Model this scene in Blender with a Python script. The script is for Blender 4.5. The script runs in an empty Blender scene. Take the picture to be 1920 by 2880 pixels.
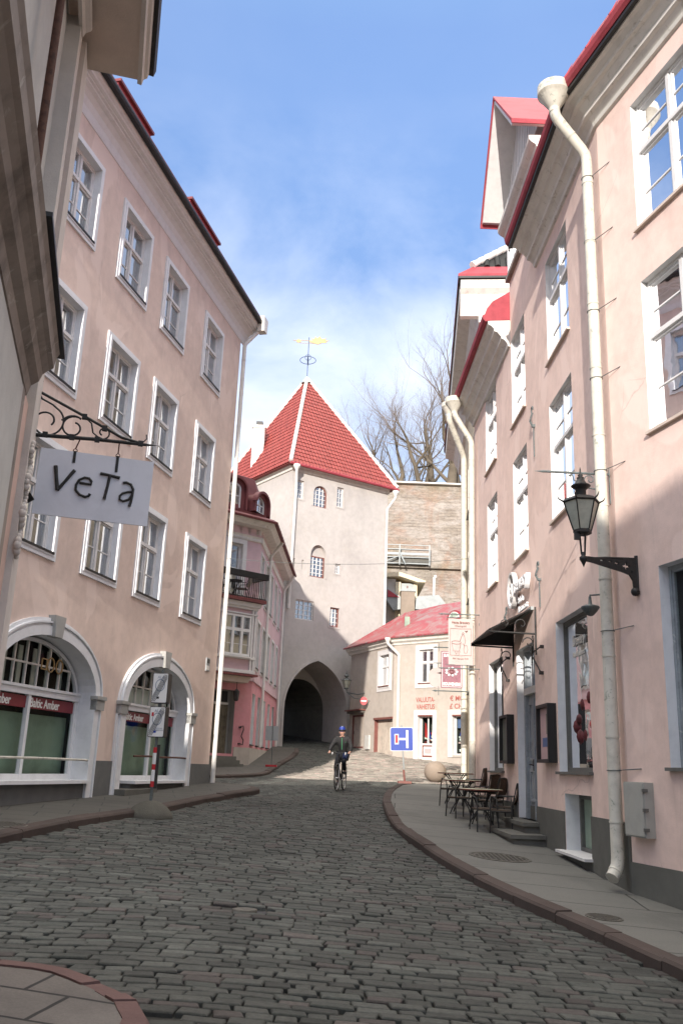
import bpy, bmesh, math, random
from mathutils import Vector, Matrix, noise
from mathutils.geometry import tessellate_polygon
random.seed(7)
R = math.radians
sc = bpy.context.scene
COL = sc.collection
HZ = 1.7            # eye height above the near paving: all coordinates below are relative to the eye

# ------------------------------------------------------------------ materials
def newmat(name):
    m = bpy.data.materials.new(name); m.use_nodes = True
    nt = m.node_tree; b = nt.nodes['Principled BSDF']
    return m, nt, b
def N(nt, t, **kw):
    n = nt.nodes.new(t)
    for k, v in kw.items():
        if k == 'op': n.operation = v
        else: n.inputs[k].default_value = v
    return n
def ramp(nt, fac, stops):
    r = nt.nodes.new('ShaderNodeValToRGB')
    el = r.color_ramp.elements
    while len(el) < len(stops): el.new(.5)
    for e, (p, c) in zip(el, stops):
        e.position = p; e.color = (c[0], c[1], c[2], 1) if not isinstance(c, (int, float)) else (c, c, c, 1)
    nt.links.new(fac, r.inputs[0]); return r.outputs[0]
def coords(nt, scale=(1, 1, 1)):
    tc = nt.nodes.new('ShaderNodeTexCoord'); mp = nt.nodes.new('ShaderNodeMapping')
    mp.inputs['Scale'].default_value = scale
    nt.links.new(tc.outputs['Object'], mp.inputs[0]); return mp.outputs[0]
def noise_tex(nt, vec, scale, detail=4, rough=.55, dist=0):
    n = N(nt, 'ShaderNodeTexNoise', Scale=scale, Detail=detail, Roughness=rough, Distortion=dist)
    nt.links.new(vec, n.inputs['Vector']); return n.outputs['Fac']
def mix(nt, fac, a, b, mode='MIX'):
    m = nt.nodes.new('ShaderNodeMix'); m.data_type = 'RGBA'; m.blend_type = mode
    for i, x in ((0, fac), (6, a), (7, b)):
        if isinstance(x, (int, float)): m.inputs[i].default_value = x if i == 0 else (x, x, x, 1)
        elif isinstance(x, tuple): m.inputs[i].default_value = (x[0], x[1], x[2], 1)
        else: nt.links.new(x, m.inputs[i])
    return m.outputs[2]
def bump(nt, b, h, strength=.3, dist=.01):
    n = nt.nodes.new('ShaderNodeBump'); n.inputs['Strength'].default_value = strength; n.inputs['Distance'].default_value = dist
    nt.links.new(h, n.inputs['Height']); nt.links.new(n.outputs[0], b.inputs['Normal'])
def plaster(name, col, var=.12, stain=None, stainamt=.5, rough=.9, grain=.25, streak=True, patch=None):
    m, nt, b = newmat(name)
    v = coords(nt); d = tuple(c * (1 - var * 1.6) for c in col); l = tuple(min(1, c * (1 + var)) for c in col)
    c = ramp(nt, noise_tex(nt, v, .45, 6, .6, .6), [(.3, d), (.5, col), (.72, l)])
    f = ramp(nt, noise_tex(nt, v, 3.5, 5, .7), [(.35, .92), (.65, 1.04)])
    c = mix(nt, 1, c, f, 'MULTIPLY')
    if streak:
        vs = coords(nt, (1.1, 1.1, .14))
        c = mix(nt, 1, c, ramp(nt, noise_tex(nt, vs, 1.6, 5, .6), [(.3, .955), (.55, 1.0), (.8, 1.02)]), 'MULTIPLY')
    if stain:
        s = ramp(nt, noise_tex(nt, v, .8, 7, .72, 1.2), [(.53, 0.), (.68, 1.)])
        mm = nt.nodes.new('ShaderNodeMath'); mm.operation = 'MULTIPLY'; mm.inputs[1].default_value = stainamt
        nt.links.new(s, mm.inputs[0]); c = mix(nt, mm.outputs[0], c, stain)
    if patch:
        pv = coords(nt, (.9, .9, .55)); f1 = ramp(nt, noise_tex(nt, pv, .55, 3, .5, 1.5), [(.55, 0.), (.57, .8)]); c = mix(nt, f1, c, patch)
        pv2 = coords(nt, (3.5, 3.5, .5)); f2 = ramp(nt, noise_tex(nt, pv2, .8, 7, .75, .6), [(.57, 0.), (.78, .65)]); c = mix(nt, f2, c, tuple(x * .72 for x in col))
        vo = N(nt, 'ShaderNodeTexVoronoi', Scale=.55); vo.feature = 'DISTANCE_TO_EDGE'; wv = nt.nodes.new('ShaderNodeMix'); wv.data_type = 'VECTOR'; wv.inputs[0].default_value = .22
        nn = N(nt, 'ShaderNodeTexNoise', Scale=1.4, Detail=6.0); nt.links.new(v, nn.inputs['Vector']); nt.links.new(v, wv.inputs[4]); nt.links.new(nn.outputs['Color'], wv.inputs[5]); nt.links.new(wv.outputs[1], vo.inputs['Vector'])
        ck = ramp(nt, vo.outputs['Distance'], [(.0, .45), (.004, 0.)]); gate_ = ramp(nt, noise_tex(nt, v, .35, 2, .5), [(.55, 0.), (.6, 1.)]); mk = nt.nodes.new('ShaderNodeMath'); mk.operation = 'MULTIPLY'; nt.links.new(ck, mk.inputs[0]); nt.links.new(gate_, mk.inputs[1]); c = mix(nt, mk.outputs[0], c, tuple(x * .45 for x in col))
    nt.links.new(c, b.inputs['Base Color']); b.inputs['Roughness'].default_value = rough
    b.inputs['Specular IOR Level'].default_value = .25
    a = nt.nodes.new('ShaderNodeMath'); a.operation = 'ADD'
    nt.links.new(noise_tex(nt, v, 60, 4, .7), a.inputs[0]); nt.links.new(noise_tex(nt, v, 5, 5, .6), a.inputs[1])
    bump(nt, b, a.outputs[0], grain, .012)
    return m
def paint(name, col, rough=.5, var=.1, scale=6, dirt=None, spec=.4, metallic=0, bmp=.1):
    m, nt, b = newmat(name); v = coords(nt)
    d = tuple(c * (1 - var * 2) for c in col)
    c = ramp(nt, noise_tex(nt, v, scale, 6, .65, .3), [(.32, d), (.52, col), (.75, tuple(min(1, x * (1 + var * .6)) for x in col))])
    if dirt:
        c = mix(nt, ramp(nt, noise_tex(nt, v, scale * 1.7, 8, .7, .8), [(.585, 0.), (.64, .85)]), c, dirt)
    nt.links.new(c, b.inputs['Base Color'])
    b.inputs['Roughness'].default_value = rough; b.inputs['Specular IOR Level'].default_value = spec; b.inputs['Metallic'].default_value = metallic
    if bmp: bump(nt, b, noise_tex(nt, v, 35, 4, .6), bmp, .006)
    return m
def plain(name, col, rough=.6, emit=0, metallic=0):
    m, nt, b = newmat(name); b.inputs['Base Color'].default_value = (*col, 1); b.inputs['Roughness'].default_value = rough
    b.inputs['Metallic'].default_value = metallic
    return m

M = {}
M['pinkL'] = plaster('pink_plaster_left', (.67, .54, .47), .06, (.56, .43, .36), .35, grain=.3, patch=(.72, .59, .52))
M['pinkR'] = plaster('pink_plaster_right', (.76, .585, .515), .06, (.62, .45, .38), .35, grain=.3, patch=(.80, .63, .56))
M['plinth'] = plaster('plinth_grey', (.125, .125, .112), .15, (.08, .08, .07), .5)
M['plinthL'] = plaster('plinth_grey_left', (.15, .155, .15), .12, (.22, .21, .19), .3)
M['rose'] = plaster('rose_plaster', (.60, .275, .30), .08, (.5, .4, .36), .35)
M['lilac'] = plaster('lilac_plaster', (.60, .435, .46), .06)
M['tower'] = plaster('tower_render', (.445, .42, .395), .07, (.40, .365, .31), .3, grain=.6, streak=False)
M['cream'] = plaster('cream_render', (.44, .40, .355), .05, (.36, .30, .23), .5)
M['ochre'] = plaster('ochre_render', (.66, .57, .41), .05)
M['white'] = paint('white_paint', (.66, .655, .645), .55, .05, 5)
M['white2'] = paint('offwhite_moulding', (.66, .645, .60), .7, .07, 3, dirt=(.45, .43, .38))
M['whiteL'] = paint('cool_white_surround', (.70, .715, .73), .65, .05, 4)
M['grey_sill'] = paint('grey_green_sill', (.13, .13, .12), .6, .1, 6)
M['redmetal'] = paint('red_sheet_metal', (.33, .06, .075), .62, .12, 2.5, spec=.15, bmp=.15)
M['darkred'] = paint('dark_red_metal', (.17, .035, .035), .4, .15, 3)
M['maroon'] = paint('maroon_sheet', (.17, .055, .055), .55, .14, 2, spec=.25)
M['pipe'] = paint('cream_downpipe', (.55, .53, .46), .5, .10, 5, dirt=(.25, .27, .22), bmp=.2)
M['pipew'] = paint('white_downpipe', (.68, .67, .63), .45, .05, 3, bmp=.08)
M['iron'] = paint('black_iron', (.022, .023, .022), .55, .2, 20, dirt=(.06, .035, .025))
M['irongrey'] = paint('grey_iron', (.10, .12, .12), .5, .2, 20)
M['rust'] = paint('rusty_steel', (.10, .045, .03), .8, .25, 20)
M['brownwood'] = paint('weathered_brown_moulding', (.26, .225, .195), .75, .22, 3, dirt=(.36, .33, .29))
M['soffit'] = plaster('beige_soffit', (.60, .51, .44), .06, streak=False)
M['greywall'] = plaster('grey_green_panel', (.50, .50, .475), .05)
M['pilaster'] = plaster('pale_pilaster', (.60, .56, .52), .05)
M['pinkN'] = plaster('near_pink', (.60, .44, .38), .07)
M['stone'] = plaster('step_stone', (.14, .137, .122), .18, (.08, .08, .07), .5, grain=.5, streak=False)
M['concrete'] = plaster('concrete', (.095, .092, .078), .2, (.15, .15, .13), .4, grain=1.2, streak=False)
M['ball'] = plaster('granite_ball', (.28, .23, .185), .12, (.22, .18, .14), .5, grain=.6, streak=False)
M['doorblue'] = paint('blue_grey_door', (.27, .30, .32), .5, .15, 4, dirt=(.4, .42, .42))
M['doorbrown'] = paint('old_brown_door', (.15, .13, .09), .6, .2, 5)
M['doorgrey'] = paint('grey_door', (.30, .30, .27), .5, .08, 5)
M['plank'] = paint('weathered_plank', (.52, .46, .39), .8, .12, 3)
M['redtrim'] = paint('red_trim', (.19, .075, .062), .6, .12, 6)
M['black'] = paint('matt_black', (.018, .018, .018), .5, .1, 10)
M['banner'] = paint('banner_cloth', (.46, .39, .37), .8, .05, 3)
M['souvred'] = paint('souvenir_board', (.26, .11, .14), .6, .15, 8)
M['brown_text'] = plain('brown_lettering', (.20, .09, .07), .7)
M['pale_text'] = plain('pale_lettering', (.62, .6, .54), .6)
M['redtext'] = plain('dull_red_lettering', (.38, .11, .09), .7)
M['whitet'] = plain('white_lettering', (.75, .75, .72), .6)
M['amberred'] = paint('shop_red_band', (.19, .02, .03), .45, .05, 3)
M['blue'] = paint('sign_blue', (.010, .045, .32), .4, .05, 4)
M['signwhite'] = paint('sign_white', (.66, .68, .68), .4, .03, 4)
M['signred'] = paint('sign_red', (.42, .02, .03), .4, .05, 6)
M['veta'] = paint('pale_blue_board', (.66, .68, .74), .5, .05, 3, dirt=None)
M['signgrey'] = paint('sign_back_grey', (.30, .32, .33), .5, .05, 5)
M['greyline'] = plain('sign_grey_line', (.24, .29, .36), .6)
M['cloth_curtain'] = paint('net_curtain', (.70, .70, .66), .9, .06, 5)
M['leaf_green'] = plain('indoor_plants', (.05, .1, .045), .8)
M['greenblind'] = paint('green_blind', (.27, .35, .28), .8, .1, 2)
M['posterpink'] = paint('menu_paper', (.52, .36, .36), .6, .06, 3)
M['postergrey'] = paint('menu_paper_dark', (.13, .14, .12), .5, .2, 3)
M['postblue'] = plain('poster_blue', (.10, .14, .28), .6)
M['straw'] = paint('woven_seat', (.10, .075, .055), .85, .25, 30)
M['tabletop'] = paint('table_laminate', (.36, .37, .25), .35, .06, 4)
M['tableedge'] = plain('table_edge_red', (.25, .07, .05), .5)
M['gold'] = paint('gilt', (.40, .27, .12), .5, .1, 6, metallic=.1)
M['vaneblue'] = plain('vane_blue', (.05, .08, .16), .5)
M['metalgrey'] = paint('grey_sheet_roof', (.30, .33, .33), .4, .1, 3)
M['interior'] = plain('dark_interior', (.035, .035, .033), .9)
M['paleblind'] = paint('pale_green_blind', (.62, .66, .52), .85, .08, 3)
M['boxgrey'] = paint('cabinet_grey', (.36, .36, .33), .55, .05, 5)
M['carved'] = plaster('carved_stone', (.36, .36, .34), .15, (.24, .24, .22), .5, streak=False)
M['skin'] = plain('skin', (.50, .29, .22), .6)
M['jacket'] = plain('black_jacket', (.007, .007, .008), .75)
M['trouser'] = plain('dark_trousers', (.009, .010, .015), .8)
M['bluecloth'] = plain('blue_cloth', (.01, .022, .08), .8)
M['helmet'] = plain('helmet_blue', (.008, .03, .22), .4)
M['green'] = plain('green_zip', (.05, .30, .12), .6)
M['rubber'] = plain('rubber', (.015, .015, .015), .8)
M['chrome'] = plain('bright_metal', (.55, .55, .55), .3, metallic=.8)
M['frosted'] = paint('lamp_glass', (.42, .44, .37), .35, .1, 8)
M['hairbrown'] = plain('hair_brown', (.05, .03, .02), .8)

def glassmat(name, tint, mixf=.35, rough=.02, ior=1.9):
    m = bpy.data.materials.new(name); m.use_nodes = True; nt = m.node_tree; nt.nodes.clear()
    o = nt.nodes.new('ShaderNodeOutputMaterial'); t = nt.nodes.new('ShaderNodeBsdfTransparent'); g = nt.nodes.new('ShaderNodeBsdfGlossy')
    t.inputs[0].default_value = (*tint, 1); g.inputs['Roughness'].default_value = rough; g.inputs[0].default_value = (.95, .97, 1, 1)
    v = coords(nt); bp = nt.nodes.new('ShaderNodeBump'); bp.inputs['Strength'].default_value = .12; bp.inputs['Distance'].default_value = .02
    nt.links.new(noise_tex(nt, v, 1.7, 2, .5), bp.inputs['Height']); nt.links.new(bp.outputs[0], g.inputs['Normal'])
    mx = nt.nodes.new('ShaderNodeMixShader')
    fr = nt.nodes.new('ShaderNodeFresnel'); fr.inputs[0].default_value = ior
    mm = nt.nodes.new('ShaderNodeMath'); mm.operation = 'ADD'; mm.inputs[1].default_value = mixf; mm.use_clamp = True
    nt.links.new(fr.outputs[0], mm.inputs[0]); nt.links.new(mm.outputs[0], mx.inputs[0])
    nt.links.new(t.outputs[0], mx.inputs[1]); nt.links.new(g.outputs[0], mx.inputs[2]); nt.links.new(mx.outputs[0], o.inputs[0])
    return m
M['glass'] = glassmat('window_glass', (.8, .85, .84), .32)
M['shopglass'] = glassmat('shop_glass', (.85, .92, .88), .0, ior=1.13)

# setts with per-stone tint carried by a colour attribute
m, nt, b = newmat('granite_setts'); M['setts'] = m
at = nt.nodes.new('ShaderNodeAttribute'); at.attribute_name = 'tint'; v = coords(nt)
c = mix(nt, 1, at.outputs['Color'], ramp(nt, noise_tex(nt, v, 22, 6, .75), [(.3, .62), (.55, 1.), (.78, 1.25)]), 'MULTIPLY')
c = mix(nt, 1, c, ramp(nt, noise_tex(nt, v, .5, 5, .6, 1.), [(.3, .8), (.6, 1.1)]), 'MULTIPLY')
nt.links.new(c, b.inputs['Base Color']); b.inputs['Roughness'].default_value = .8; b.inputs['Specular IOR Level'].default_value = .3
bump(nt, b, noise_tex(nt, v, 45, 6, .7), .55, .012)
m, nt, b = newmat('joint_dirt'); M['joint'] = m; v = coords(nt)
nt.links.new(ramp(nt, noise_tex(nt, v, 9, 6, .7), [(.3, (.014, .014, .012)), (.7, (.042, .040, .034))]), b.inputs['Base Color']); b.inputs['Roughness'].default_value = .95
bump(nt, b, noise_tex(nt, v, 40, 5, .7), .6, .02)
def slabs(name, col, joint, bw, bh, mortar=.01, squash=1, rot=0, rough=.8, joc=.55):
    m, nt, b = newmat(name)
    tc = nt.nodes.new('ShaderNodeTexCoord'); mp = nt.nodes.new('ShaderNodeMapping'); mp.inputs['Rotation'].default_value[2] = rot
    nt.links.new(tc.outputs['Object'], mp.inputs[0]); v = coords(nt)
    br = N(nt, 'ShaderNodeTexBrick', Scale=1.0, **{'Mortar Size': mortar, 'Brick Width': bw, 'Row Height': bh, 'Mortar Smooth': .2, 'Bias': 0.})
    br.inputs['Color1'].default_value = (*col, 1); br.inputs['Color2'].default_value = (*[x * .84 for x in col], 1)
    br.inputs['Mortar'].default_value = (*joint, 1)
    w = nt.nodes.new('ShaderNodeVectorMath'); w.operation = 'ADD'; nn = N(nt, 'ShaderNodeTexNoise', Scale=1.3)
    nt.links.new(mp.outputs[0], nn.inputs['Vector']); sc_ = nt.nodes.new('ShaderNodeVectorMath'); sc_.operation = 'SCALE'; sc_.inputs['Scale'].default_value = .05
    nt.links.new(nn.outputs['Color'], sc_.inputs[0]); nt.links.new(mp.outputs[0], w.inputs[0]); nt.links.new(sc_.outputs[0], w.inputs[1]); nt.links.new(w.outputs[0], br.inputs['Vector'])
    c = mix(nt, 1, br.outputs['Color'], ramp(nt, noise_tex(nt, v, .7, 8, .7, .8), [(.3, .72), (.5, 1.), (.75, 1.15)]), 'MULTIPLY')
    c = mix(nt, 1, c, ramp(nt, noise_tex(nt, v, 55, 4, .8), [(.3, .8), (.7, 1.18)]), 'MULTIPLY')
    nt.links.new(c, b.inputs['Base Color']); b.inputs['Roughness'].default_value = rough
    inv = nt.nodes.new('ShaderNodeMath'); inv.operation = 'SUBTRACT'; inv.inputs[0].default_value = 1; nt.links.new(br.outputs['Fac'], inv.inputs[1])
    ad = nt.nodes.new('ShaderNodeMath'); ad.operation = 'MULTIPLY_ADD'; ad.inputs[1].default_value = .25
    nt.links.new(noise_tex(nt, v, 50, 4, .7), ad.inputs[0]); nt.links.new(inv.outputs[0], ad.inputs[2])
    bump(nt, b, ad.outputs[0], .5, .01)
    return m
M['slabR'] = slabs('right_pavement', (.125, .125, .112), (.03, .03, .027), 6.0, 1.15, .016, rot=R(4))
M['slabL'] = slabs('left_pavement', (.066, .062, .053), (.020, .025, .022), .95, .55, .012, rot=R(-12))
M['slabN'] = slabs('corner_pavement', (.13, .118, .108), (.012, .012, .012), .62, .52, .016, rot=R(12))
M['kerb'] = plaster('kerb_granite', (.068, .052, .046), .25, (.065, .055, .05), .6, grain=.6, streak=False)
M['kerbN'] = plaster('corner_kerb_granite', (.13, .08, .075), .2, (.09, .06, .058), .5, grain=.6, streak=False)
def brickmat():
    m, nt, b = newmat('old_limestone_brick'); 
    tc = nt.nodes.new('ShaderNodeTexCoord'); mp = nt.nodes.new('ShaderNodeMapping'); mp.inputs['Rotation'].default_value[0] = R(90)
    nt.links.new(tc.outputs['Object'], mp.inputs[0]); v = coords(nt); vs = coords(nt, (.6, .6, 1.7))
    br = N(nt, 'ShaderNodeTexBrick', Scale=1.0, **{'Mortar Size': .035, 'Brick Width': 1.1, 'Row Height': .26, 'Mortar Smooth': .5})
    br.inputs['Color1'].default_value = (.30, .26, .215, 1); br.inputs['Color2'].default_value = (.25, .215, .18, 1); br.inputs['Mortar'].default_value = (.20, .17, .14, 1)
    nt.links.new(mp.outputs[0], br.inputs['Vector'])
    c = mix(nt, ramp(nt, noise_tex(nt, vs, .55, 8, .75, .5), [(.42, 0.), (.6, .85)]), br.outputs['Color'], (.40, .365, .33))
    c = mix(nt, ramp(nt, noise_tex(nt, v, .28, 8, .7, .8), [(.5, 0.), (.66, .75)]), c, (.31, .18, .12))
    c = mix(nt, ramp(nt, noise_tex(nt, v, .16, 6, .6, .5), [(.5, 0.), (.7, .7)]), c, (.22, .195, .125))
    c = mix(nt, 1, c, ramp(nt, noise_tex(nt, vs, 3.2, 8, .8), [(.35, .62), (.55, 1.), (.7, 1.2)]), 'MULTIPLY')
    nt.links.new(c, b.inputs['Base Color']); b.inputs['Roughness'].default_value = .95
    bump(nt, b, noise_tex(nt, vs, 3, 8, .8), .8, .12)
    return m
M['rampart'] = brickmat()
def tilemat():
    m, nt, b = newmat('red_pantiles'); v = coords(nt)
    c = ramp(nt, noise_tex(nt, v, 5, 6, .7), [(.3, (.17, .026, .022)), (.5, (.23, .036, .030)), (.72, (.28, .056, .045))])
    c = mix(nt, ramp(nt, noise_tex(nt, v, .8, 6, .7), [(.55, 0.), (.75, .4)]), c, (.17, .03, .03))
    at = nt.nodes.new('ShaderNodeAttribute'); at.attribute_name = 'tint'
    c = mix(nt, 1, c, at.outputs['Color'], 'MULTIPLY')
    nt.links.new(c, b.inputs['Base Color']); b.inputs['Roughness'].default_value = .7; bump(nt, b, noise_tex(nt, v, 25, 4, .6), .3, .01)
    return m
M['tile'] = tilemat()
m, nt, b = newmat('worn_red_roof'); M['wornroof'] = m; v = coords(nt); vs = coords(nt, (.5, .5, .5))
c = mix(nt, ramp(nt, noise_tex(nt, vs, 2.6, 10, .78, 1.6), [(.47, 0.), (.60, .85)]), (.27, .045, .055), (.24, .185, .175))
nt.links.new(c, b.inputs['Base Color']); b.inputs['Roughness'].default_value = .5; bump(nt, b, noise_tex(nt, v, 12, 5, .6), .3, .01)
M['bark'] = plaster('bark', (.12, .10, .075), .2, (.06, .055, .04), .5, grain=.8)
M['twig'] = paint('twig', (.17, .13, .10), .9, .15, 3)
M['mortar'] = plaster('white_hip_mortar', (.72, .70, .66), .05, grain=.5)

# ------------------------------------------------------------------ mesh helpers
class Fr:
    """facade frame: s along the wall, d out towards the street, z up"""
    def __init__(f, x, y, az, side=1, z=0):
        a = R(az); f.o = Vector((x, y, z)); f.t = Vector((math.sin(a), math.cos(a), 0)); f.n = Vector((math.cos(a), -math.sin(a), 0)) * side
    def p(f, s, d, z): return f.o + f.t * s + f.n * d + Vector((0, 0, z))
class WF:
    def p(f, s, d, z): return Vector((s, d, z))
W = WF()
class MB:
    def __init__(s): s.v = []; s.f = []; s.m = []; s.sm = []; s.mats = []; s.tint = None
    def mi(s, m):
        if m not in s.mats: s.mats.append(m)
        return s.mats.index(m)
    def add(s, vs, fs, m, smooth=False):
        o = len(s.v); i = s.mi(m); s.v += [Vector(x) for x in vs]
        for f in fs: s.f.append([o + k for k in f]); s.m.append(i); s.sm.append(smooth)
        return s
    def box(s, F, s0, s1, d0, d1, z0, z1, m):
        c = [F.p(a, b_, c_) for a in (s0, s1) for b_ in (d0, d1) for c_ in (z0, z1)]
        return s.add(c, [(0, 1, 3, 2), (4, 6, 7, 5), (0, 4, 5, 1), (2, 3, 7, 6), (0, 2, 6, 4), (1, 5, 7, 3)], m)
    def quad(s, pts, m): return s.add(pts, [tuple(range(len(pts)))], m)
    def sweep(s, F, prof, s0, s1, m, caps=True):
        """closed (d,z) profile carried from s0 to s1"""
        n = len(prof); vs = [F.p(s0, *p) for p in prof] + [F.p(s1, *p) for p in prof]
        fs = [(i, (i + 1) % n, n + (i + 1) % n, n + i) for i in range(n)]
        s.add(vs, fs, m)
        if caps:
            tri = tessellate_polygon([[Vector((p[0], p[1], 0)) for p in prof]])
            s.add([F.p(s0, *p) for p in prof], tri, m); s.add([F.p(s1, *p) for p in prof], tri, m)
        return s
    def path(s, prof, pts, m, cap=True):
        """profile (d,z) carried along a list of (point2d, normal2d)"""
        n = len(prof); vs = []
        for (x, y), (nx, ny) in pts:
            for d, z in prof: vs.append(Vector((x + nx * d, y + ny * d, z)))
        fs = []
        for k in range(len(pts) - 1):
            for i in range(n): j = (i + 1) % n; fs.append((k * n + i, k * n + j, (k + 1) * n + j, (k + 1) * n + i))
        s.add(vs, fs, m)
        if cap:
            tri = tessellate_polygon([[Vector((p[0], p[1], 0)) for p in prof]])
            s.add(vs[:n], tri, m); s.add(vs[-n:], tri, m)
        return s
    def wall(s, F, outer, holes, m, d=0):
        loops = [outer] + holes
        flat = [p for l in loops for p in l]
        tri = tessellate_polygon([[Vector((p[0], p[1], 0)) for p in l] for l in loops])
        return s.add([F.p(p[0], d, p[1]) for p in flat], tri, m)
    def reveal(s, F, loop, d0, d1, m, close=True):
        n = len(loop); vs = [F.p(p[0], d0, p[1]) for p in loop] + [F.p(p[0], d1, p[1]) for p in loop]
        return s.add(vs, [(i, (i + 1) % n, n + (i + 1) % n, n + i) for i in range(n if close else n - 1)], m)
    def prism(s, F, loop, d0, d1, m, holes=[]):
        loops = [loop] + holes
        s.wall(F, loop, holes, m, d0); s.wall(F, loop, holes, m, d1)
        for l in loops: s.reveal(F, l, d0, d1, m)
        return s
    def ring(s, F, outer, inner, d0, d1, m, close=True):
        n = len(outer)
        for d in (d0, d1):
            vs = [F.p(p[0], d, p[1]) for p in outer] + [F.p(p[0], d, p[1]) for p in inner]
            s.add(vs, [(i, (i + 1) % n, n + (i + 1) % n, n + i) for i in range(n if close else n - 1)], m)
        s.reveal(F, outer, d0, d1, m, close); s.reveal(F, inner, d0, d1, m, close); return s
    def tube(s, pts, r, m, n=8, caps=True, smooth=True):
        pts = [Vector(p) for p in pts]; k = len(pts)
        rr = r if isinstance(r, (list, tuple)) else [r] * k
        vs = []; prev = None
        for i, p in enumerate(pts):
            t = (pts[min(i + 1, k - 1)] - pts[max(i - 1, 0)])
            t = t.normalized() if t.length > 1e-9 else Vector((0, 0, 1))
            if prev is None:
                a = Vector((0, 0, 1)) if abs(t.z) < .9 else Vector((1, 0, 0)); u = t.cross(a).normalized()
            else:
                u = prev - t * prev.dot(t); u = u.normalized() if u.length > 1e-6 else t.orthogonal().normalized()
            prev = u; w = t.cross(u)
            for j in range(n):
                a = 2 * math.pi * j / n; vs.append(p + (u * math.cos(a) + w * math.sin(a)) * rr[i])
        fs = [(i * n + j, i * n + (j + 1) % n, (i + 1) * n + (j + 1) % n, (i + 1) * n + j) for i in range(k - 1) for j in range(n)]
        s.add(vs, fs, m, smooth)
        if caps: s.add(vs[:n], [tuple(range(n))], m); s.add(vs[-n:], [tuple(range(n))], m)
        return s
    def lathe(s, c, prof, m, n=20, smooth=True, F=None, rot=0):
        c = Vector(c); vs = []
        for r, z in prof:
            for j in range(n):
                a = 2 * math.pi * (j + rot) / n; vs.append(c + Vector((r * math.cos(a), r * math.sin(a), z)))
        k = len(prof)
        fs = [(i * n + j, i * n + (j + 1) % n, (i + 1) * n + (j + 1) % n, (i + 1) * n + j) for i in range(k - 1) for j in range(n)]
        s.add(vs, fs, m, smooth)
        if prof[0][0] > 1e-4: s.add(vs[:n], [tuple(range(n))], m)
        if prof[-1][0] > 1e-4: s.add(vs[-n:], [tuple(range(n))], m)
        return s
    def ball(s, c, r, m, n=16, k=10, sq=(1, 1, 1)):
        vs = []; c = Vector(c)
        for i in range(k + 1):
            a = math.pi * i / k
            for j in range(n):
                b_ = 2 * math.pi * j / n; vs.append(c + Vector((r * sq[0] * math.sin(a) * math.cos(b_), r * sq[1] * math.sin(a) * math.sin(b_), r * sq[2] * math.cos(a))))
        return s.add(vs, [(i * n + j, i * n + (j + 1) % n, (i + 1) * n + (j + 1) % n, (i + 1) * n + j) for i in range(k) for j in range(n)], m, True)
    def build(s, name, parent=None, base=None):
        me = bpy.data.meshes.new(name)
        if parent is not None: off = ORG[parent.name]
        else: off = Vector(base) if base is not None else Vector((0, 0, 0))
        me.from_pydata([v - off for v in s.v], [], s.f)
        for m in s.mats: me.materials.append(M[m] if isinstance(m, str) else m)
        me.polygons.foreach_set('material_index', s.m); me.polygons.foreach_set('use_smooth', s.sm)
        if s.tint:
            ca = me.color_attributes.new('tint', 'FLOAT_COLOR', 'POINT')
            ca.data.foreach_set('color', [c for t in s.tint for c in (t[0], t[1], t[2], 1)])
        me.update()
        o = bpy.data.objects.new(name, me); COL.objects.link(o)
        if parent is not None: o.parent = parent
        else: o.location = off + Vector((0, 0, HZ))
        ORG[o.name] = off
        return o
ORG = {}
def tag(o, label=None, cat=None, group=None, kind=None):
    if label: o['label'] = label
    if cat: o['category'] = cat
    if group: o['group'] = group
    if kind: o['kind'] = kind
    return o
def thing(name, base, label, cat, group=None):
    o = bpy.data.objects.new(name, None); COL.objects.link(o); o.location = Vector(base) + Vector((0, 0, HZ)); o.empty_display_size = .2
    ORG[o.name] = Vector(base); return tag(o, label, cat, group)
def copy_tree(o, loc=None, rz=None, label=None):
    def rec(x, par):
        c = x.copy(); COL.objects.link(c); ORG[c.name] = ORG.get(x.name, Vector()).copy()
        if par is not None: c.parent = par
        for ch in list(x.children): rec(ch, c)
        return c
    c = rec(o, None)
    if loc is not None: c.location = Vector(loc) + Vector((0, 0, HZ))
    if rz is not None: c.rotation_euler[2] = rz
    if label: c['label'] = label
    return c
def text(name, F, body, s, z, h, m, parent, d=.01, flip=False, depth=.006, sx=1, bold=0, align='LEFT', base=None, rot=0, fit=None):
    cu = bpy.data.curves.new('t', 'FONT'); cu.body = body; cu.size = h; cu.extrude = depth; cu.align_x = align; cu.offset = bold
    o = bpy.data.objects.new('t', cu); COL.objects.link(o)
    bpy.context.view_layer.update()
    me = bpy.data.meshes.new_from_object(o.evaluated_get(bpy.context.evaluated_depsgraph_get()))
    bpy.data.objects.remove(o); off = ORG[parent.name] if parent is not None else Vector(base)
    if fit: xs_ = [v.co.x for v in me.vertices]; sx = fit / (max(xs_) - min(xs_))
    k = -1 if flip else 1; cr, sr = math.cos(rot), math.sin(rot)
    for v in me.vertices:
        x, y = v.co.x * sx, v.co.y
        x, y = x * cr - y * sr, x * sr + y * cr
        v.co = F.p(s + k * x, d + v.co.z, z + y) - off
    me.materials.clear(); me.materials.append(M[m])
    t = bpy.data.objects.new(name, me); COL.objects.link(t)
    if parent is not None: t.parent = parent
    else: t.location = off + Vector((0, 0, HZ))
    ORG[t.name] = off
    return t

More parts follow.
